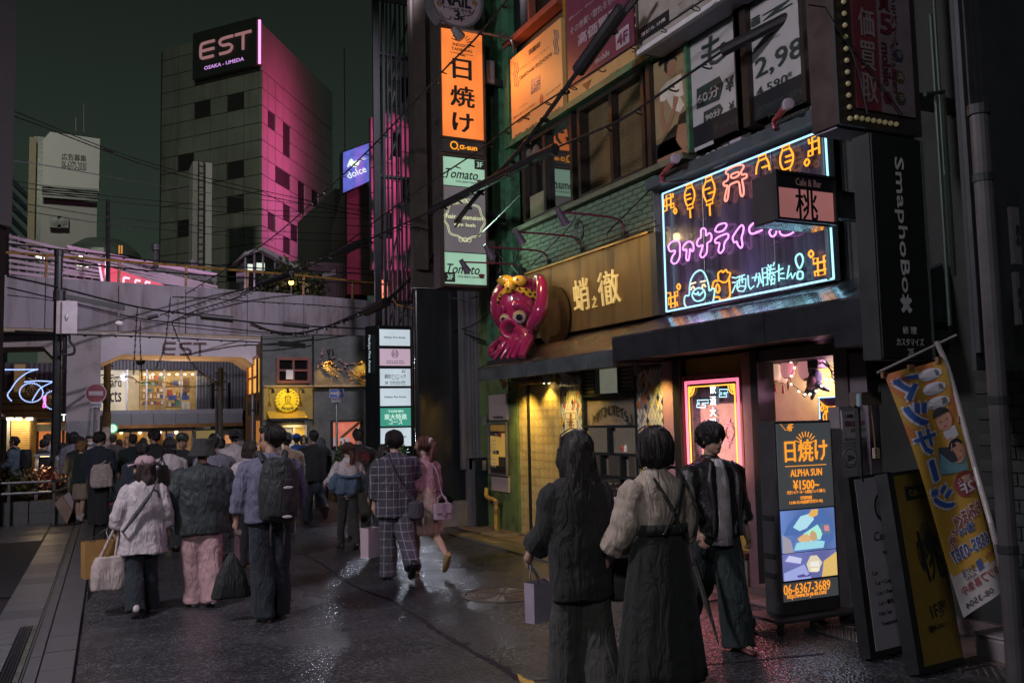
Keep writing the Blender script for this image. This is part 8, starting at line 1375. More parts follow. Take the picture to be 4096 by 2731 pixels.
def person(label,x,y,h=1.68,yaw=0.,head=0.,nod=0.,fem=0,skin=0,hair='short',hmat=None,top=None,bottom=None,shoes=None,legs=((.25,.1),(-.2,.35)),arms=((-.15,.12,.25),(.2,.12,.35)),hat=None,face=0,vox=.014,sleeve=1.,mask=None,socks=None,group=None,fold=.0115,lean=0.):
 s=h/1.72 if not hat else h/1.74;t=thing('person',label,'person',(x,y,0),group=group);rz=rotz(math.radians(yaw));ph=random.random()*6
 hw=.165 if fem else .19;hipw=.085
 J={};foot=[]
 for i,sd in enumerate((-1,1)):
  a,k=legs[i];hip=np.array([sd*hipw,0,.90]);d1=np.array([0,math.sin(a),-math.cos(a)]);kn=hip+d1*.42;a2=a-k;d2=np.array([0,math.sin(a2),-math.cos(a2)]);an=kn+d2*.41;J['leg%d'%i]=(hip,kn,an,a2);foot.append(an[2]-.075*math.cos(a2)-max(0,-a2-.25)*.02)
 dz=min(foot)
 def T(p):p=np.array(p,float).reshape(-1,3)-np.array([0,0,dz]);p=p+np.outer((p[:,2]-.9).clip(0),[0,math.sin(lean),0]);return(p*s)@rz.T+np.array([x,y,0.])
 def done(b,name,mat,vx=None,amp=0.,kind='fold',smooth=True,sm=3,parent=None):
  if not b.v:return None
  b.v=[tuple(p)for p in T(b.v)];o=b.out(name,mat,parent or t,smooth=smooth)
  if vx:o['_vox']=vx;o['_sm']=sm;o['_amp']=amp;o['_ph']=ph;o['_kind']=kind;PEND.append(o)
  return o
 armJ=[]
 for i,sd in enumerate((-1,1)):
  sw,ab,el=arms[i][:3];cr_=arms[i][3]if len(arms[i])>3 else 0.
  sh=np.array([sd*(hw-.005),0,1.395]);d=np.array([sd*math.sin(ab),math.sin(sw)*math.cos(ab),-math.cos(sw)*math.cos(ab)]);eb=sh+d*.275;a2=sw+el;d2=np.array([sd*math.sin(ab)*.4-sd*math.sin(cr_),math.sin(a2)*math.cos(cr_),-math.cos(a2)*math.cos(cr_)]);d2=_n(d2);wr=eb+d2*.245;armJ.append((sh,eb,wr,d2,sd))
 hd=rotz(math.radians(head))@rotx(nod);HC=np.array([0,.015,1.595])
 def H(p):return HC+hd@np.array(p,float)
 b=B();b.loft([ringz(0,0,z,rx,ry,18)for z,rx,ry in((.8,.10,.08),(.86,hw*.82,.11),(.95,hw*.86,.115),(1.08,hw*.72,.095),(1.22,hw*.85,.11),(1.34,hw*.95,.11),(1.41,hw*.8,.085),(1.445,.07,.06),(1.47,.052,.055))])
 b.tube([(0,-.005,1.42),(0,0,1.5),(0,.01,1.56)],[.058,.052,.05],12)
 b.ell(HC+hd@[0,-.005,.03],(.074,.093,.094),18,14,hd);b.ell(HC+hd@[0,.02,-.04],(.06,.068,.075),16,12,hd);b.ell(HC+hd@[0,.055,-.085],(.032,.03,.028),10,8,hd)
 b.tube([H((0,.092,.02)),H((0,.108,-.01)),H((0,.112,-.028)),H((0,.092,-.036))],[.009,.011,.014,.008],8)
 for sd in(-1,1):b.ell(H((sd*.076,-.005,-.005)),(.012,.022,.034),8,6,hd)
 if face:b.ell(H((0,.086,-.062)),(.026,.012,.008),8,6,hd);b.ell(H((0,.085,.035)),(.05,.012,.012),10,6,hd)
 for i in(0,1):
  hip,kn,an,a2=J['leg%d'%i];b.tube(smooth_path([hip,(hip+kn)/2,kn,(kn+an)/2+np.array([0,-.012,0]),an],3),[q*(.8 if bottom and bottom[0]=='pants' else 1)for q in(.085,.084,.08,.074,.066,.057,.052,.054,.055,.05,.043,.037,.034)],12)
  tilt=a2*.9 if a2<-.25 else 0;f=np.array([0,math.cos(tilt),math.sin(tilt)]);u_=np.array([0,-math.sin(tilt),math.cos(tilt)]);b.tube([an-u_*.02-f*.05,an-u_*.03+f*.03,an-u_*.045+f*.12,an-u_*.055+f*.17],[.034,.036,.032,.018],10)
 for(sh,eb,wr,d2,sd),ar in zip(armJ,arms):
  b.tube([sh+[-sd*.05,0,-.012],sh+[-sd*.01,0,-.018],(sh+eb)/2,eb,(eb+wr)/2,wr],[.034,.036,.038,.036,.035,.026],12)
  sidev=_n(np.cross(d2,[sd,0,0]))if abs(d2[0])<.9 else np.array([0,1.,0]);fw=sidev*(1 if sidev[1]>=0 else-1);inn=np.array([-sd,0,0.]);inn=_n(inn-d2*np.dot(inn,d2))
  b.tube([wr,wr+d2*.03,wr+d2*.085],[.025,.03,.026],8);b.ell(wr+d2*.055,.034,8,6);pc=wr+d2*.085
  for q in range(4):
   o_=fw*(.03-.02*q);L_=(.07,.08,.074,.058)[q];b.tube([pc+o_*.9-d2*.02,pc+o_+d2*L_*.45+inn*.008,pc+o_+d2*L_*.75+inn*.028,pc+o_+d2*L_*.8+inn*.05],[.0095,.009,.0085,.007],6)
  b.tube([wr+d2*.03+fw*.02,wr+d2*.06+fw*.045+inn*.01,wr+d2*.09+fw*.045+inn*.028],[.012,.011,.008],6)
 done(b,'body',skins[skin],vx=vox*.8,sm=2)
 if face:
  for sd in(-1,1):
   e=B().ell(H((sd*.03,.082,.008)),(.012,.006,.0055),8,6,hd);done(e,'eye',eyem);e=B().tube([H((sd*.016,.088,.028)),H((sd*.03,.088,.033)),H((sd*.046,.08,.028))],.0035,5);done(e,'eyebrow',hmat or HB)
  e=B().tube([H((-.02,.088,-.06)),H((0,.094,-.061)),H((.02,.088,-.06))],[.003,.005,.003],5);done(e,'lips',lipm)
 if mask:e=B().ell(H((0,.05,-.045)),(.066,.062,.05),14,10,hd);done(e,'face_mask',mask)
 hm=hmat or HB;b=B()
 b.ell(HC+hd@[0,-.018,.038],(.086,.098,.096),18,14,hd)
 if hair=='short':b.ell(HC+hd@[0,-.05,-.01],(.074,.058,.07),12,10,hd);b.ell(HC+hd@[0,.03,.085],(.07,.07,.045),12,8,hd);[b.ell(H((sd*.07,.0,.01)),(.016,.03,.035),8,6,hd)for sd in(-1,1)]
 if hair=='bowl':b.ell(HC+hd@[0,-.01,.03],(.096,.112,.108),18,12,hd);b.ell(HC+hd@[0,-.04,-.02],(.088,.075,.065),14,10,hd);b.ell(HC+hd@[0,.06,.05],(.075,.045,.035),12,8,hd)
 if hair=='mop':b.ell(HC+hd@[0,-.005,.045],(.105,.118,.105),18,12,hd);b.ell(HC+hd@[0,.06,.04],(.085,.05,.05),12,8,hd);b.ell(HC+hd@[0,-.05,-.0],(.09,.07,.075),12,8,hd)
 if hair=='bob':b.ell(HC+hd@[0,-.02,.02],(.104,.112,.115),18,12,hd);b.ell(HC+hd@[0,-.035,-.06],(.1,.085,.07),16,10,hd);[b.ell(H((sd*.085,.01,-.05)),(.022,.05,.075),8,8,hd)for sd in(-1,1)]
 if hair=='curly':
  b.ell(HC+hd@[0,-.01,.03],(.105,.112,.105),16,12,hd)
  for q in range(46):v_=_n(np.random.normal(size=3)*[1,1,1]+[0,-.35,.35]);b.ell(HC+hd@(v_*np.array([.1,.11,.1])+[0,-.012,.03]),random.uniform(.02,.034),6,5)
 if hair in('long','vlong'):
  zb_=-.22 if hair=='long' else-.36;b.ell(HC+hd@[0,-.015,.02],(.1,.11,.112),18,12,hd)
  b.loft([[tuple(HC+hd@np.array(p))for p in ringz(0,cy_,z,rx,ry,16)]for z,cy_,rx,ry in((.06,-.02,.095,.095),(-.05,-.045,.105,.075),(-.14,-.07,.115,.06),((zb_-.14)/2,-.095,.105,.045),(zb_,-.1,.07,.03))]);[b.tube([H((sd*.082,.02,.02)),H((sd*.095,.02,-.08)),H((sd*.1,.0,-.17))],[.03,.03,.015],8)for sd in(-1,1)]
 if hair in('pony','lowpony'):
  zt_2=.06 if hair=='pony' else-.02;b.ell(HC+hd@[0,-.045,.0],(.075,.06,.07),12,10,hd);b.tube(smooth_path([H((0,-.1,zt_2)),H((0,-.155,zt_2-.03)),H((.01,-.15,zt_2-.12)),H((.0,-.13,zt_2-.2)),H((-.01,-.12,zt_2-.33 if hair=='pony' else zt_2-.2))],4),[.03,.035,.04,.042,.045,.045,.045,.044,.043,.042,.04,.038,.034,.03,.022,.014,.006],8);[b.ell(H((sd*.075,.0,.0)),(.016,.03,.05),8,6,hd)for sd in(-1,1)]
 if vox<.0115 and not hat and hair!='curly':
  e=B();zl={'vlong':-.33,'long':-.2,'bob':-.1,'bowl':-.04}.get(hair,-.02)
  for q in range(130):
   a_=random.uniform(math.pi*1.0-.35,math.pi*2+.35)if hair not in('mop','bowl')else random.uniform(0,6.283);zz_=zl*random.uniform(.75,1.1)if math.sin(a_)<.3 else max(zl,.03);cs,sn=math.cos(a_),math.sin(a_);P=[];gl_k=random.uniform(1.0,1.1);dv=random.uniform(-.12,.12)
   for t_ in np.linspace(.12,1,7):r_=math.sin(min(1,t_*1.5)*math.pi/2);z_q=.135-(.135-zz_)*t_**1.4;ry_=.112 if z_q>-.03 else .085+.02*max(0,1+z_q*8);P.append(H(((.1*cs*r_)*gl_k+dv*.05*t_,-.018+ry_*sn*r_*gl_k-(.05*(-.02-z_q)/.3 if z_q<-.02 else 0),z_q+.012*(1-t_))))
   e.tube(P,[.002,.0035,.004,.004,.0038,.003,.0012],4)
  o=done(e,'hair_locks',hm)
  if o:o['kind']='stuff'
 done(b,'hair',hm,vx=max(.011,vox*.85),amp=.009 if hair!='curly' else .005,kind='hair',sm=1)
 if hat and hat[0]=='cap':
  e=B();e.loft([[tuple(HC+hd@np.array(p))for p in ringz(0,-.012,z,rx,ry,20,sq=2)]for z,rx,ry in((.03,.1,.116),(.07,.099,.113),(.105,.085,.096),(.128,.055,.062),(.136,.012,.014))]);o=done(e,'cap',hat[1]);bd=hat[2]if len(hat)>2 else 1
  e=B();e.loft([[tuple(H((sx*.078,.07*bd,.045)))for sx in np.linspace(-1,1,9)]+[tuple(H((sx*.078,.07*bd,.036)))for sx in np.linspace(1,-1,9)],[tuple(H((sx*.074,(.15+.03*(1-sx*sx))*bd,.028-.018*sx*sx)))for sx in np.linspace(-1,1,9)]+[tuple(H((sx*.074,(.15+.03*(1-sx*sx))*bd,.022-.018*sx*sx)))for sx in np.linspace(1,-1,9)]]);done(e,'cap_brim',hat[1]);e=B().ell(H((0,-.012,.137)),.009,8,5);done(e,'cap_button',hat[1])
 if hat and hat[0]=='bucket':
  e=B();e.loft([[tuple(HC+hd@np.array(p))for p in ringz(0,-.01,z,r,r*1.1,24,sq=2)]for z,r in((-.045,.152),(-.01,.136),(.04,.114),(.048,.108),(.1,.1),(.128,.09),(.135,.06),(.136,.01))],cap=False);o=done(e,'bucket_hat',hat[1])
 if top:
  c,hem,wc,wh_,rs_,rc_=top[:6];sl_=top[6]if len(top)>6 else .93;dp=top[7]if len(top)>7 else .72;b=B()
  b.loft([ringz(0,-.005,z,rx,ry,22)for z,rx,ry in((hem,wh_,wh_*dp),((hem+1.2)/2,(wh_+wc)/2,(wh_+wc)/2*dp),(1.2,wc,wc*dp),(1.32,wc*1.0,wc*dp*.95),(1.385,wc*.93,wc*dp*.82),(1.425,wc*.66,wc*dp*.66),(1.455,.075,.075),(1.475,.066,.068))])
  for(sh,eb,wr,d2,sd)in armJ:
   shp=sh+[-sd*.03,0,.042-rs_*.8];P=[shp,sh*.75+eb*.25+[0,0,-.012],(sh+eb)/2,eb,(eb+wr)/2,wr];f=sl_
   Q=smooth_path(P,4);Q=Q[:max(4,int(len(Q)*f))];k=len(Q);b.tube(Q,[(rs_*1.0+(rc_-rs_*1.0)*(i/(k-1))**1.4+.004*math.sin(i*1.9))*(.8+.2*min(1,i/3))for i in range(k)],12)
  done(b,'top',c,vx=vox,amp=fold,sm=3)
 if bottom:
  kd,c=bottom[:2];b=B()
  if kd=='pants':
   wz,rt,rk,rh=bottom[2:6];b.loft([ringz(0,-.005,z,rx,ry,20)for z,rx,ry in((.82,hipw+rt*.92,rt*1.12),(.9,hipw+rt*.9,rt*1.15),(.98,hw*.9,.122),(wz,hw*.84,.11))])
   for i in(0,1):
    hip,kn,an,a2=J['leg%d'%i];end=an-[0,0,.015]if rh<.08 else an-[0,0,.045];P=smooth_path([hip+[0,0,-.02],(hip+kn)/2,kn,(kn+an)/2,end],4);k=len(P);b.tube(P,[rt+(rk-rt)*min(1,i_/(k*.5))if i_<k*.5 else rk+(rh-rk)*((i_-k*.5)/(k*.5))for i_ in range(k)],14)
   done(b,'trousers',c,vx=vox,amp=fold*.9,sm=3)
  else:
   wz,hem,rw_,rh=bottom[2:6];b.loft([ringz(0,-.005+.02*(1-z),z,rw_+(rh-rw_)*((wz-z)/(wz-hem))**.8,(rw_+(rh-rw_)*((wz-z)/(wz-hem))**.8)*.78,72,.035*((wz-z)/(wz-hem)),13,ph,2.0)for z in np.linspace(wz,hem,12)]);done(b,'skirt',c,amp=0)
 sm_=shoes or shoe_b
 for i in(0,1):
  hip,kn,an,a2=J['leg%d'%i];tilt=a2*.95 if a2<-.25 else 0;f=np.array([0,math.cos(tilt),math.sin(tilt)]);u_=np.array([0,-math.sin(tilt),math.cos(tilt)]);o_=an-u_*.03;b=B();R_=[]
  for q,w,h0,h1 in((-.085,.026,-.042,.02),(-.07,.036,-.045,.045),(-.02,.04,-.045,.05),(.05,.043,-.045,.028),(.12,.047,-.045,.008),(.17,.042,-.045,-.006),(.2,.02,-.04,-.02)):R_.append([tuple(o_+f*q+np.array([w*math.cos(a),0,0])+u_*((h0+h1)/2+(h1-h0)/2*math.sin(a)))for a in np.linspace(0,6.283,14,endpoint=False)])
  b.loft(R_);done(b,'shoe',sm_)
  if socks:b=B().tube([kn*(1-socks[1])+an*socks[1],an],[.05,.04],12);done(b,'sock',socks[0])
 PERS.append(t);return t,T,armJ,H
def inwall(P,x):return P
cm=clothmat
wht=cm('cloth_white',(.52,.46,.47));beige=cm('cloth_beige',(.40,.28,.2));cream=cm('cloth_cream',(.5,.4,.33));blk=cm('cloth_black',(.022,.023,.024));navy_=cm('cloth_navy',(.022,.03,.045));dgreen=cm('cloth_dark_green',(.016,.028,.026));jeans=cm('cloth_dark_jeans',(.014,.021,.027));denim=cm('cloth_denim',(.075,.115,.175));pinkb=cm('cloth_pink_beige',(.45,.28,.28));khaki=cm('cloth_khaki',(.28,.22,.16));pinkc=cm('cloth_pink_cardigan',(.42,.22,.25));dressc=cm('cloth_dress_cream',(.48,.34,.27));denim2=cm('cloth_grey_denim',(.17,.17,.22));blue=cm('cloth_blue_hoodie',(.04,.12,.4));lilac=cm('cloth_lilac_shirt',(.13,.13,.19));brownj=cm('cloth_brown_jacket',(.04,.03,.026));coat=cm('cloth_charcoal_coat',(.017,.017,.015));tealj=cm('cloth_washed_black',(.028,.038,.038),.6);leather=M('leather_black',(.02,.018,.018),.38,var=.2,bump=.3,bscale=60);blouse=cm('cloth_taupe_blouse',(.42,.34,.27));mskirt=cm('cloth_black_skirt',(.013,.015,.013));gpant=cm('cloth_dark_olive',(.045,.044,.036));plaid1=cm('plaid_shirt',(.05,.045,.06),kind='plaid');plaid2=cm('plaid_trousers',(.06,.055,.07),kind='plaid');paleshirt=cm('cloth_pale_grey',(.35,.33,.34));bluegrey=cm('cloth_blue_grey',(.1,.15,.19));capp=cm('cap_pink',(.42,.29,.3));capg=cm('cap_green',(.02,.05,.035));capb=cm('cap_blue',(.04,.1,.45));capk=cm('cap_black',(.02,.022,.026));capgy=cm('cap_grey_green',(.05,.07,.07));hatb=cm('hat_dark',(.025,.025,.024));maskm=cm('mask_ochre',(.45,.26,.09));maskw=cm('mask_white',(.5,.48,.5))
stand=((.03,.02),(-.03,.05));walk=((.32,.12),(-.22,.55));walk2=((-.2,.5),(.3,.1));slow=((.12,.08),(-.1,.2))
V1,V2=.0105,.015
girl=person('girl in pink cap and long white shirt looking left, carrying bags',.66,9.62,1.52,0,62,.05,1,0,'long',HDB,(wht,.66,.20,.26,.085,.085,.95,.7),('pants',jeans,1.0,.10,.095,.105),shoe_w,((-.14,.35),(.16,.05)),((-.1,.3,.5),(-.05,.28,.35)),('cap',capp),0,V1,mask=maskm)
bucket=person('person in dark bucket hat, washed black jacket and wide pale pink trousers',1.22,9.75,1.66,0,0,0,0,0,'short',HB,(tealj,.74,.27,.27,.12,.10,.95,.66),('pants',pinkb,1.0,.135,.125,.10),shoe_w,((.04,.06),(-.1,.2)),((0,.32,.45),(-.05,.34,.5)),('bucket',hatb),0,V1,fold=.014)
bman=person('man in lilac and dark shirt with big black backpack looking left',1.70,8.72,1.77,0,58,0,0,1,'short',HB,(lilac,.86,.25,.24,.1,.075,.95,.66),('pants',jeans,1.02,.112,.1,.1),shoe_b,((-.06,.12),(.1,.02)),((-.02,.3,.15),(.1,.25,.6)),None,1,V1)
plaidm=person('man with bowl haircut in matching plaid shirt and plaid trousers',3.37,10.1,1.67,-4,-8,0,0,0,'bowl',HB,(plaid1,.72,.235,.235,.1,.08,.95,.66),('pants',plaid2,1.0,.115,.105,.1),shoe_b,((.1,.05),(-.32,.5)),((.0,.16,.12),(.5,.4,.2)),None,0,V1)
pinkg=person('girl with ponytail and white scrunchie in pink cardigan with arm round the plaid man',3.76,10.22,1.60,3,38,.05,1,0,'pony',HRD,(pinkc,.98,.175,.18,.075,.06,.96,.68),('skirt',dressc,1.08,.50,.15,.25),shoe_t,((.14,.05),(-.36,.6)),((-.35,.35,.25,1.25),(.05,.12,.3)),None,1,V1,socks=None)
den=person('woman with red-brown low ponytail and denim jacket slipped off her shoulders',3.60,12.9,1.50,0,12,.05,1,0,'lowpony',HBR,(wht,.95,.175,.16,.08,.07,.93,.68),('pants',blk,1.0,.09,.07,.055),shoe_b,((.16,.05),(-.12,.25)),((.3,.35,.8),(.3,.35,.8)),None,0,V1)
red=person('man in black sweatshirt with red scribble print on the back',4.08,14.0,1.69,0,-15,0,0,0,'short',HB,(blk,.84,.235,.23,.1,.075),('pants',gpant,1.0,.105,.095,.085),shoe_t,slow,((0,.15,.3),(.1,.18,.9)),None,0,V2)
btee=person('man walking away in black short sleeved T-shirt and black trousers',3.98,16.5,1.66,0,0,0,0,1,'short',HB,(blk,.78,.235,.235,.11,.11,.48),('pants',navy_,1.0,.11,.1,.085),shoe_r,((.2,.05),(-.35,.75)),((-.2,.22,.25),(.35,.2,.7)),None,0,V2)
beigem=person('man in beige sweatshirt and grey-green cap walking beyond the backpack',3.18,15,1.68,0,0,0,0,0,'short',HB,(beige,.82,.245,.24,.1,.075),('pants',paleshirt,1.0,.1,.095,.085),shoe_w,walk2,((0,.15,.3),(.1,.18,.3)),('cap',capgy,-1),0,V2)
bcap=person('person in bright blue hooded jacket and blue cap',4.45,20,1.58,0,0,0,0,0,'short',HB,(blue,.85,.235,.23,.1,.08),('pants',jeans,1.0,.1,.09,.08),shoe_b,slow,stand and((0,.15,.3),(.1,.18,.3)),('cap',capb),0,V2)
facew=person('woman with dark bob hair facing the camera by the cafe door',5.06,22,1.50,180,0,0,1,0,'bob',HB,(navy_,.8,.19,.19,.08,.065),('pants',blk,1.0,.1,.09,.08),shoe_b,stand,((0,.12,.2),(0,.12,.2)),None,1,V2)
whitem=person('tall man in loose white long sleeved shirt and black cap',2.36,15,1.74,0,-8,0,0,0,'short',HB,(wht,.82,.26,.255,.105,.08),('pants',blk,1.0,.105,.095,.085),shoe_b,slow,((0,.2,.3),(.1,.22,.4)),('cap',capk,-1),0,V2)
dshirt=person('man in grey denim shirt partly hidden by the bucket hat',1.78,13,1.67,0,-20,0,0,1,'short',HB,(denim2,.8,.25,.24,.1,.08),('pants',blk,1.0,.105,.095,.085),shoe_b,slow,((0,.15,.3),(.1,.18,.3)),None,0,V2)
acap=person('man in green cap and black T-shirt facing the camera with folded arms',1.57,15,1.69,178,-8,.1,0,0,'short',HB,(blk,.85,.235,.23,.105,.1,.5),('pants',blk,1.0,.105,.095,.085),shoe_b,stand,((.35,.3,1.2,1.0),(.35,.3,1.2,1.0)),('cap',capg),1,V2)
toteg=person('person with black bob hair in white top carrying a shiny black tote',1.32,14.2,1.62,0,0,0,1,0,'bob',HB,(wht,.82,.215,.24,.09,.08),('pants',blk,1.0,.1,.1,.1),shoe_b,slow,((0,.15,.4),(.1,.18,.3)),None,0,V2)
roady=person('person in navy jacket with white script on the back',.93,14,1.57,0,-15,0,0,0,'mop',HB,(navy_,.82,.24,.23,.1,.08),('pants',blk,1.0,.105,.095,.085),shoe_b,slow,((0,.15,.3),(.1,.18,.3)),None,0,V2)
tall=person('tall man in black coat with head turned left in the crowd',1.40,18,1.72,0,50,0,0,1,'mop',HB,(blk,.7,.27,.25,.11,.08),('pants',blk,1.0,.105,.095,.085),shoe_b,stand,((0,.18,.3),(0,.18,.3)),None,0,V2)
d2=person('person in dark green-black jacket standing left of the tall man',1.16,20,1.64,0,0,0,0,0,'short',HB,(dgreen,.8,.24,.23,.1,.08),('pants',blk,1.0,.105,.095,.085),shoe_b,stand,((0,.18,.3),(0,.18,.3)),None,0,V2)
d3=person('person in dark brown jacket and green-black trousers standing alone in the crowd gap',.95,24,1.62,-15,0,0,0,0,'short',HB,(brownj,.88,.26,.25,.11,.08),('pants',dgreen,1.0,.12,.11,.1),shoe_b,stand,((0,.22,.4),(.1,.2,.4)),None,0,V2)
navym=person('young man in navy sweater and black trousers looking right with white tote',.50,18.5,1.70,-25,-35,.05,0,0,'mop',HB,(navy_,.84,.24,.235,.1,.08),('pants',blk,1.0,.115,.11,.1),shoe_b,stand,((0,.15,.3),(.1,.15,.3)),None,1,V2)
curly=person('young woman with curly ginger hair, dark green hoodie, beige skirt and white socks',.21,19.1,1.53,-55,-15,.25,1,0,'curly',HBL,(dgreen,.86,.2,.2,.09,.075),('skirt',khaki,1.0,.52,.16,.2),shoe_b,stand,((.1,.12,.5),(.2,.12,.9)),None,0,V2,socks=(wht,.62))
leftm=person('man in blue-grey jacket with black backpack facing left at the far left',-1.08,23,1.63,75,0,.25,0,0,'short',HB,(bluegrey,.74,.225,.235,.1,.08),('pants',jeans,1.0,.105,.095,.085),shoe_b,stand,((.1,.12,.8),(.1,.12,.8)),None,0,V2)
crowd=[('person with dark bob hair behind the ginger-haired girl, tallest of the pair',296,1732,21.5,0,'bob',HB,denim2,.5),('person in black coat directly behind the ginger-haired girl',318,1752,20.6,30,'mop',HDB,blk,0),('person in white mask and grey top left of the young man in navy',356,1748,22,-150,'short',HB,paleshirt,0),('woman with long dark hair and pale blouse beside the dark pole',253,1775,22,-120,'long',HB,paleshirt,1),('man in black jacket just left of the dark pole',176,1762,22.6,-60,'mop',HB,blk,0),('person in pale shirt behind the man left of the dark pole',192,1742,24,-50,'mop',HDB,paleshirt,0),('person with orange hair glimpsed deep in the crowd',507,1760,29,180,'bob',HBL,beige,1),('person half hidden behind the tall man in the crowd',574,1757,25,0,'mop',HB,blk,0),('person with brown hair hidden behind the brown jacket',477,1768,28,0,'bob',HDB,navy_,1),('person with long blue-grey hair beyond the man in black T-shirt',1285,1756,20,0,'long',HGR,blk,1),('person with long brown hair hidden behind the plaid man',1532,1785,12.2,0,'vlong',HDB,blk,1),('person with dark bob hair and white sleeves beside the backpack man',1000,1768,12.0,0,'bob',HDB,wht,1),('person with dark hair behind the grey denim shirt',880,1762,17,0,'mop',HB,navy_,0),('dark-haired person at the edge of the pier',408,1752,24,40,'short',HB,blk,0)]
for lab,u,v,yy,yw,hr,hm,tp,fm in crowd:
 p=py(u,v,yy);person(lab,p[0],yy,min(1.74,max(1.45,p[2]+.02)),yw,0,0,int(fm>.4),0,hr,hm,(tp,.84,.215 if fm else .24,.23,.095,.08),('pants',blk,1.0,.105,.095,.085),shoe_b,stand,((0,.15,.3),(.05,.15,.3)),None,1 if abs(yw)>100 else 0,.017,mask=maskw if 'mask' in lab else None,group='people in the crowd under the viaduct')
V0=.0095
wcoat=person('woman with very long dark hair in loose black coat and wide dark trousers',2.80,4.9,1.70,0,6,0,1,0,'vlong',hairmat('hair_soft_black',(.02,.015,.012)),(coat,.70,.212,.205,.09,.085,.95,.7),('pants',gpant,1.0,.105,.11,.125),shoe_b,((.1,.05),(-.1,.15)),((.15,.14,.7),(.15,.12,.7)),None,0,V0)
wsus=person('woman with short bob in taupe blouse and long black suspender skirt, seen from behind',3.17,4.6,1.71,0,-4,0,1,0,'bob',hairmat('hair_soft_brown',(.022,.016,.014)),(blouse,1.04,.188,.16,.09,.092,.86,.66),('skirt',mskirt,1.13,.24,.155,.285),shoe_b,((.03,.03),(-.08,.12)),((.1,.2,.6),(.1,.18,.6)),None,0,V0)
lman=person('man in open black leather jacket and white T-shirt walking toward the camera',4.52,5.8,1.72,176,8,.02,0,1,'mop',hairmat('hair_mop_black',(.016,.013,.013)),(leather,.86,.24,.25,.1,.085,.95,.66),('pants',dgreen,1.0,.125,.125,.12),shoe_r,((.2,.05),(-.28,.45)),((-.05,.2,.35),(.1,.2,.5)),None,1,V0)
def part(P,b,name,mat):b.v=[tuple(p)for p in P[1](b.v)];return b.out(name,mat,P[0],smooth=True)
b=B();b.loft([ringz(0,.03,z,rx,ry,18)for z,rx,ry in((.80,.105,.165),(.95,.1,.155),(1.15,.095,.155),(1.3,.085,.145),(1.4,.07,.105),(1.45,.06,.07))]);part(lman,b,'shirt',wht)
for sd in(-1,1):b=B().tube(smooth_path([(sd*.085,.135,1.43),(sd*.125,.165,1.3),(sd*.11,.185,1.1),(sd*.125,.185,.87)],5),[.02]*5+[.03]*5+[.02]*6,8);part(lman,b,'lapel',leather)
for a,c in(((-.1,-.12,1.425),(.06,-.168,1.1)),((.11,-.12,1.425),(-.07,-.168,1.1))):b=B().tube(smooth_path([a,((a[0]+c[0])/2,-.178,(a[2]+c[2])/2),c],4),.009,6);part(wsus,b,'suspender',mskirt)
b=B().loft([ringz(0,-.005,z,.182,.142,24)for z in(1.09,1.15)]);part(wsus,b,'waistband',mskirt)
b=B().loft([ringz(0,-.005,z,rx,rx*.8,26)for z,rx in((.85,.14),(.92,.2),(1.02,.215),(1.13,.21),(1.19,.205))]);o=part(den,b,'denim_jacket',denim);o['_vox']=.013;o['_sm']=2;o['_amp']=.014;o['_ph']=1.;o['_kind']='fold';PEND.append(o)
b=B()
for sd in(-1,1):b.tube(smooth_path([(sd*.17,.02,1.22),(sd*.24,.02,1.1),(sd*.25,.05,.98),(sd*.19,.12,.93)],5),[.075]*10+[.065]*6,12)
o=part(den,b,'denim_sleeve',denim);o['_vox']=.013;o['_sm']=2;o['_amp']=.012;o['_ph']=2.;o['_kind']='fold';PEND.append(o)
b=B().tube(smooth_path([(-.19,-.13,1.2),(-.1,-.178,1.17),(.1,-.178,1.17),(.19,-.13,1.2)],5),.022,8);part(den,b,'denim_collar',denim)
b=B()
for a in np.linspace(0,6.283,9)[:-1]:b.ell(pinkg[3]((math.cos(a)*.035,-.115,.06+math.sin(a)*.035)),.024,8,6)
part(pinkg,b,'scrunchie',wht)
for P,s,c,w,h,mt,kw in((roady,'Roady',(.0,-.175,1.2),.26,.07,wht,dict(shear=.35,bold=.02)),(red,'K. SVBL',(.02,-.17,1.26),.2,.1,M('red_print',(.35,.02,.03),.7),dict(shear=.4))):
 co,sz,fs=tmesh(s,kw.get('bold',0),kw.get('shear',0),False);b=B();b.add([(c[0]+p[0]*w/sz[0],c[1],c[2]+p[1]*h/sz[1])for p in co],fs);part(P,b,'print',mt)
b=B().tube([(.02+math.cos(a)*.105,-.168,1.26+math.sin(a)*.1)for a in np.linspace(0,6.283,24)],.005,4);part(red,b,'print_ring',MATS['red_print'])
b=B();co,sz,fs=tmesh("A's",.03,0,False);hp0=acap[3];b.add([hp0((-p[0]*.055/sz[0]*-1,.108,.085+p[1]*.035/sz[1]))for p in co],fs);part(acap,b,'cap_letter',wht)
b=B().ell((-.07,.16,1.09),(.14,.055,.05),12,8).ell((.08,.18,1.12),(.13,.05,.05),12,8);part(acap,b,'white_sleeve',wht)
def near(P,i):return P[1]([P[2][i][2]+P[2][i][3]*.1])[0]
def bag(label,P,cat,parts_fn,name='bag'):t=thing(name,label,cat,P);parts_fn(t,np.array(P));return t
def soft(t,c,w,d,h,mat,top=.85,nm='bag_body',amp=.008):
 b=B().loft([[(c[0]+q[0],c[1]+q[1],c[2]+q[2])for q in ringz(0,0,z,w/2*f,d/2*f,20)]for z,f in((0,.8),(h*.06,.98),(h*.4,1.04),(h*.75,.97),(h,top))]);o=b.out(nm,mat,t,smooth=True);o['_vox']=.012;o['_sm']=2;o['_amp']=amp;o['_ph']=random.random()*6;o['_kind']='fold';PEND.append(o);return o
def strap(t,P,mat,r=.011,nm='strap'):return B().tube(smooth_path(P,5),r,6).out(nm,mat,t)
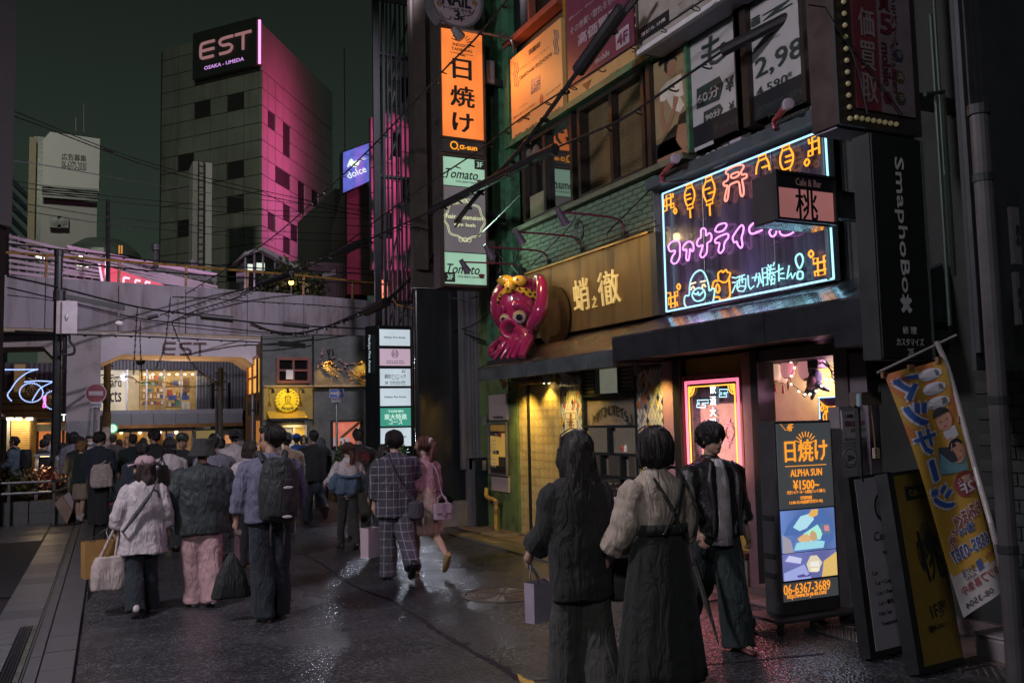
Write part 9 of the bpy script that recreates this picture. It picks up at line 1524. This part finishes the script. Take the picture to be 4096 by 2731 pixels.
kraft=M('kraft_paper',(.36,.2,.06),.65,var=.1);tote=cm('canvas_tote',(.45,.37,.34));lav=M('lavender_leather',(.38,.27,.33),.4,var=.06);paperw=M('paper_bag_mauve',(.5,.38,.42),.55,var=.06);shinyb=M('shiny_black',(.02,.018,.016),.18,bump=.4,bscale=14)
def paperbag(name,label,c,w,d,h,mat,rot=0.,hand=None,cat='shopping bag'):
 t=thing(name,label,cat,c);R=rotz(rot);f=lambda p:np.array(c)+R@np.array(p,float);T0=[(-w/2,-d/2),(w/2,-d/2),(w/2,d/2),(-w/2,d/2)]
 B().add([f((*q,0))for q in T0]+[f((q[0]*1.03,q[1]*1.1,h))for q in T0],[(0,3,2,1),(0,1,5,4),(1,2,6,5),(2,3,7,6),(3,0,4,7)]).out('bag_body',mat,t)
 top=hand if hand is not None else f((0,0,h+.12))
 for y_ in(-d/2,d/2):B().tube(smooth_path([f((-w*.25,y_,h)),(f((-w*.1,y_*.3,h+.05))+top)/2,top,(f((w*.1,y_*.3,h+.05))+top)/2,f((w*.25,y_,h))],4),.005,5).out('handle',dark,t)
 return t
h0=near(girl,0);hz=h0+[-.06,0,0];paperbag('shopping_bag','open brown paper shopping bag on the arm of the girl in the pink cap',h0+[-.14,-.02,-.34],.28,.14,.34,kraft,.25,h0+[-.05,0,.12])
t=thing('tote_bag','off-white canvas tote hanging below the brown shopping bag','tote bag',h0+[-.06,-.14,-.46]);soft(t,h0+[-.06,-.14,-.46],.3,.1,.32,tote,.8);strap(t,[h0+[-.14,-.14,-.16],h0+[-.02,-.1,.1],h0+[.04,-.05,.25],h0+[0,-.1,-.14]],tote,.013)
g1=girl[1];t=thing('umbrella','folded dark umbrella slung on a strap across the white shirt','umbrella',g1([(0,-.2,1.1)])[0]);a,c=g1([(-.22,-.2,.92)])[0],g1([(.06,-.21,1.32)])[0];B().tube([a,(a+c)/2+[0,-.015,0],c],[.012,.022,.016],8).out('canopy',cm('umbrella_grey',(.08,.08,.085)),t);B().tube(smooth_path([c,c+[.02,-.02,.03],c+[.06,-.02,.01],c+[.07,-.02,-.04]],4),.009,6).out('handle',dark,t);strap(t,[a,g1([(-.2,.0,.95)])[0],g1([(.0,.15,1.2)])[0],g1([(.14,0,1.46)])[0],c],MATS['umbrella_grey'],.008)
bh_=near(bucket,1);t=thing('umbrella','pale pink folded umbrella hanging beside the pink trousers','umbrella',bh_+[.06,.05,-.75]);B().tube([bh_+[.07,.05,-.72],bh_+[.06,.05,-.4],bh_+[.05,.05,-.05]],[.012,.035,.028],8).out('canopy',cm('umbrella_pink',(.5,.33,.36)),t);boxp('closure_band',bh_+[.02,.01,-.14],bh_+[.1,.09,-.1],white,t);B().cyl(bh_+[.05,.05,-.05],bh_+[.05,.05,.08],.012,8).out('handle',black,t)
b1=bman[1];bc=b1([(.02,-.235,.88)])[0];t=thing('backpack','large black backpack with two pale logo patches on the man in lilac','backpack',bc);o=soft(t,bc,.36,.26,.56,cm('backpack_cloth',(.012,.014,.014),.6),.7,amp=.012);soft(t,b1([(.02,-.34,.92)])[0],.26,.12,.34,MATS['backpack_cloth'],.8,'front_pocket',.008)
for sd in(-1,1):strap(t,[b1([(sd*.09,-.14,1.40)])[0],b1([(sd*.12,-.06,1.475)])[0],b1([(sd*.13,.08,1.43)])[0],b1([(sd*.14,.17,1.25)])[0],b1([(sd*.17,.08,1.0)])[0],b1([(sd*.16,-.12,.95)])[0]],MATS['backpack_cloth'],.028);strap(t,[b1([(sd*.05,-.28,.9)])[0],b1([(sd*.06,-.3,.78)])[0],b1([(sd*.055,-.3,.68)])[0]],MATS['backpack_cloth'],.012,'loose_strap')
for p in((.07,-.408,1.18),(.06,-.41,.93)):q=b1([p])[0];B().ell(q,(.045,.008,.014),10,6).out('logo_patch',wht,t)
hb2=near(bman,0);c=hb2+[-.03,0,-.60];t=thing('drawstring_bag','black flared drawstring bag dangling from the backpack man\'s left hand','bag',c);b=B().loft([[(c[0]+q[0],c[1]+q[1],c[2]+q[2])for q in ringz(0,0,z,w,d,20,.06,5)]for z,w,d in((0,.17,.05),(.02,.175,.06),(.2,.13,.06),(.34,.06,.035),(.41,.012,.012))]);b.out('bag_body',cm('bag_black',(.016,.018,.017),.7),t,smooth=True);strap(t,[c+[0,0,.40],hb2+[0,0,.0]],dark,.005,'cord')
hp_=near(plaidm,0);paperbag('paper_bag','white and tan paper carrier bag in the plaid man\'s left hand',hp_+[-.03,.02,-.50],.2,.12,.33,paperw,.5,hp_)
p1_=plaidm[1];c=p1_([(.2,-.19,.70)])[0];t=thing('crossbody_bag','small grey-black crossbody bag at the plaid man\'s right hip','bag',c);soft(t,c,.2,.1,.19,cm('bag_charcoal',(.06,.055,.065)),.95);strap(t,[c+[0,0,.18],p1_([(.06,-.215,1.05)])[0],p1_([(-.06,-.2,1.25)])[0],p1_([(-.11,-.08,1.47)])[0],p1_([(-.1,.1,1.42)])[0],p1_([(.1,.2,1.1)])[0],p1_([(.22,.1,.9)])[0],c+[.06,.05,.18]],MATS['bag_charcoal'],.013)
p2_=pinkg[1];c=p2_([(.13,-.27,.70)])[0];t=thing('handbag','lavender leather handbag with flap and top handle on the girl in pink','handbag',c);o=B().loft([[(c[0]+q[0],c[1]+q[1],c[2]+q[2])for q in ringz(0,0,z,w,.045,20,sq=4)]for z,w in((0,.105),(.01,.115),(.1,.11),(.175,.1),(.18,.095))]).out('bag_body',lav,t);B().prism([c+[-.1,-.05,.18],c+[.1,-.05,.18],c+[.09,-.05,.07],c+[-.09,-.05,.07]],(0,-.008,0)).out('flap',lav,t);boxp('buckle_strap',c+[-.02,-.066,.04],c+[.02,-.058,.18],M('lavender_dark',(.3,.2,.26),.4),t);B().tube(smooth_path([c+[-.05,0,.17],c+[-.05,0,.24],c+[0,0,.27],c+[.05,0,.24],c+[.05,0,.17]],4),.007,6).out('handle',lav,t);strap(t,[c+[.1,0,.16],p2_([(.2,-.12,1.0)])[0],p2_([(.12,-.13,1.3)])[0],p2_([(-.02,-.03,1.47)])[0]],lav,.008)
hb3=near(btee,1);c=hb3+[.04,.03,-.18];t=thing('bouquet','flower bouquet in green wrapping held by the man in the black T-shirt','bouquet',c);B().lathe(c,(.1,.2,1),[(.0,0),(.03,.01),(.1,.26),(.09,.26),(.0,.1)],14).out('wrapping',M('wrap_green',(.06,.12,.07),.5),t);leaves('flowers',c+[.03,.06,.36],(.12,.12,.14),160,.05,M('flower_violet',(.3,.2,.45),.6,var=.5,scale=20),t);leaves('leaf_sprays',c+[.03,.06,.34],(.13,.13,.16),160,.06,lg[2],t);leaves('flowers',c+[.0,.03,.3],(.1,.1,.1),80,.04,M('flower_white',(.55,.52,.55),.6),t)
nh=navym[1];c=nh([(.16,-.26,.72)])[0];t=thing('tote_bag','slouchy white tote bag on the shoulder of the young man in navy','tote bag',c);soft(t,c,.38,.12,.42,tote,.75);strap(t,[c+[-.1,0,.38],nh([(.17,-.12,1.2)])[0],nh([(.14,-.02,1.475)])[0],nh([(.19,.08,1.25)])[0],c+[.1,.02,.38]],tote,.016)
th_=toteg[1];c=th_([(-.16,-.27,.93)])[0];t=thing('tote_bag','shiny black tote bag on the shoulder of the person in the white top','tote bag',c);soft(t,c,.25,.1,.36,shinyb,.9);strap(t,[c+[-.06,0,.34],th_([(-.13,-.1,1.42)])[0],th_([(-.13,0,1.475)])[0],c+[.07,.02,.34]],shinyb,.009)
lh=leftm[1];c=lh([(0,-.24,.98)])[0];t=thing('backpack','plain black backpack on the man at the far left','backpack',c);soft(t,c,.26,.3,.42,MATS['backpack_cloth'],.8)
for sd in(-1,1):strap(t,[lh([(sd*.1,-.1,1.38)])[0],lh([(sd*.12,0,1.475)])[0],lh([(sd*.13,.14,1.3)])[0],lh([(sd*.14,.0,1.02)])[0]],MATS['backpack_cloth'],.02)
rh_=red[1];c=rh_([(.2,-.2,.78)])[0];t=thing('shoulder_bag','flat black shoulder bag behind the man with the red print','bag',c);soft(t,c,.3,.09,.26,MATS['bag_black'],.95);strap(t,[c+[0,0,.25],rh_([(.1,-.18,1.2)])[0],rh_([(-.08,-.1,1.46)])[0]],MATS['bag_black'],.01)
w1_=wcoat[1];c=w1_([(.33,.03,.66)])[0];t=thing('shoulder_bag','dark grey slouchy bag at the right side of the woman in the black coat','bag',c);soft(t,c,.23,.16,.25,cm('bag_grey_black',(.05,.045,.042)),.55);strap(t,[c+[-.05,0,.24],near(wcoat,1)+[.0,0,.03],c+[.05,0,.24]],MATS['bag_grey_black'],.008)
c=w1_([(-.19,.18,.55)])[0];paperbag('paper_bag','pale lilac paper bag peeking out left of the black coat',c,.17,.08,.24,M('lilac_paper',(.32,.27,.33),.6),.3,near(wcoat,0),'shopping bag')
s1_=wsus[1];c=s1_([(.24,.06,.86)])[0];t=thing('shoulder_bag','small bag with thin black strap on the suspender woman\'s right side','bag',c);soft(t,c,.1,.14,.16,M('bag_pale_mauve',(.2,.15,.16),.5),.9);strap(t,[c+[0,-.05,.15],s1_([(.2,-.13,1.2)])[0],s1_([(.11,-.08,1.46)])[0],s1_([(.13,.1,1.4)])[0],c+[0,.06,.15]],MATS['bag_grey_black'],.009)
c=lman[1]([(-.3,.0,.72)])[0];t=thing('walking_umbrella','slim dark umbrella held low beside the man in the leather jacket','umbrella',lman[1]([(.24,.18,.3)])[0]);a,e=lman[1]([(.26,.1,.72)])[0],lman[1]([(.2,.3,.12)])[0];B().tube([a,(a+e)/2,e],[.02,.022,.006],8).out('canopy',cm('umbrella_dark',(.06,.055,.045)),t);B().cyl(a,a+(a-e)*.16,.01,8).out('handle',dark,t)
# ================================================================ finish soft meshes
def finish():
 for o in PEND:
  md=o.modifiers.new('remesh','REMESH');md.mode='VOXEL';md.voxel_size=o['_vox'];md.use_smooth_shade=True
  if o.get('_sm'):sm=o.modifiers.new('smooth','SMOOTH');sm.factor=.5;sm.iterations=int(o['_sm'])
 bpy.context.view_layer.update();dg=bpy.context.evaluated_depsgraph_get();res=[]
 for o in PEND:res.append(bpy.data.meshes.new_from_object(o.evaluated_get(dg)))
 for o,me in zip(PEND,res):
  n=len(me.vertices);co=np.empty(n*3,np.float32);me.vertices.foreach_get('co',co);P=co.reshape(-1,3).astype(float);a=o.get('_amp',0)
  if a:
   nr=np.empty(n*3,np.float32);me.vertices.foreach_get('normal',nr);N=nr.reshape(-1,3);x_,y_,z_=P.T;f=o['_ph']
   if o['_kind']=='fold':
    w_=np.clip((1.5-z_)/.7,.25,1);q1=np.sin(31*x_+9*y_+2.6*np.sin(3.1*z_+f)+1.5*np.sin(7*x_+f)+f);q2=np.sin(21*x_-16*y_+11*z_+2.2*np.sin(6*z_+f*2)+f*3);q3=np.sin(26*z_+15*x_+2.5*np.sin(9*x_+f)+f*2)
    d=w_*(.75*q1*np.abs(q1)**.4+.35*q2)+.33*q3*np.abs(q3)+.12*np.sin(75*x_+22*z_+4*np.sin(17*z_)+f)
   else:ang=np.arctan2(y_,x_);d=.6*np.sin(34*ang+2.5*np.sin(18*z_+f)+f)+.5*np.sin(60*x_+40*y_+25*z_+f*2)+.35*np.sin(95*y_-70*x_+30*z_)
   P=P+N*(d*a)[:,None];me.vertices.foreach_set('co',P.astype(np.float32).ravel());me.update()
  o.modifiers.clear();o.data=me;me.polygons.foreach_set('use_smooth',[True]*len(me.polygons))
  for k in('_vox','_sm','_amp','_ph','_kind'):
   if k in o:del o[k]
finish()
# ================================================================ added fill lamps standing in for city light
def fill_lamp(lab,x,y,h,p,col,aim,spot=150,ax=1.1,size=.5):  # added post lamp, stands in for unseen city light
 t=thing('fill_lamp',lab,'street lamp',(x,y,0),group='street lamps of the lane');B().tube([(x,y,0),(x,y,h)],[.07,.05],8).out('post',dark,t)
 B().cyl((x,y,h),(x+ax,y,h+.25),.035,8).out('arm',dark,t);B().ell((x+ax,y,h+.3),(.3,.16,.07)).out('head',dark,t);boxp('lens',(x+ax-.2,y-.1,h+.2),(x+ax+.2,y+.1,h+.225),E('fill_lamp_lens',(1,.85,.8),8),t)
 lamp('fill_light','SPOT',(x+ax,y,h+.12),col,p,t,aim=aim,size=size,spot=spot,blend=.9)
fill_lamp('street lamp on the left side of the lane, just behind the viewer',-4.4,-2.5,6.6,850,(.92,.9,1),(2.5,6,1.5))
fill_lamp('street lamp on the left side of the lane, beside the left pavement',-4.6,6.0,6.8,2000,(.95,.87,1),(2.2,11,1.5))
fill_lamp('tall street lamp beyond the viaduct at the crossing',-6.5,50,32,20000,(.95,1,.78),(12,108,18),100,1.5,1.)
def fill_flood(lab,p,aim,pw,col,spot,name='fill_floodlight'):  # added spot, put in to brighten the viaduct and the far shops
 p=np.array(p,float);t=thing(name,lab,'floodlight',p,group='floodlights out of frame');d=_n(np.array(aim)-p);B().lathe(p,d,[(0,-.2),(.12,-.2),(.17,0),(.15,0),(.1,-.12)],12).out('housing',dark,t);B().cyl(p-d*.2,p-d*.2+[.3,0,.1],.025,6).out('bracket',dark,t);lamp('fill_flood','SPOT',p+d*.02,col,pw,t,aim=aim,size=.14,spot=spot,blend=.7)
fill_flood('floodlight high on the green building, aimed at the viaduct',(4.5,12.6,10.8),(3.0,28.5,4.0),5200,(.93,.82,1),64)
fill_flood('floodlight under the far edge of the viaduct deck, aimed at the shops',(2.2,34.4,4.1),(4.5,40,2.4),420,(.9,.86,1),140)
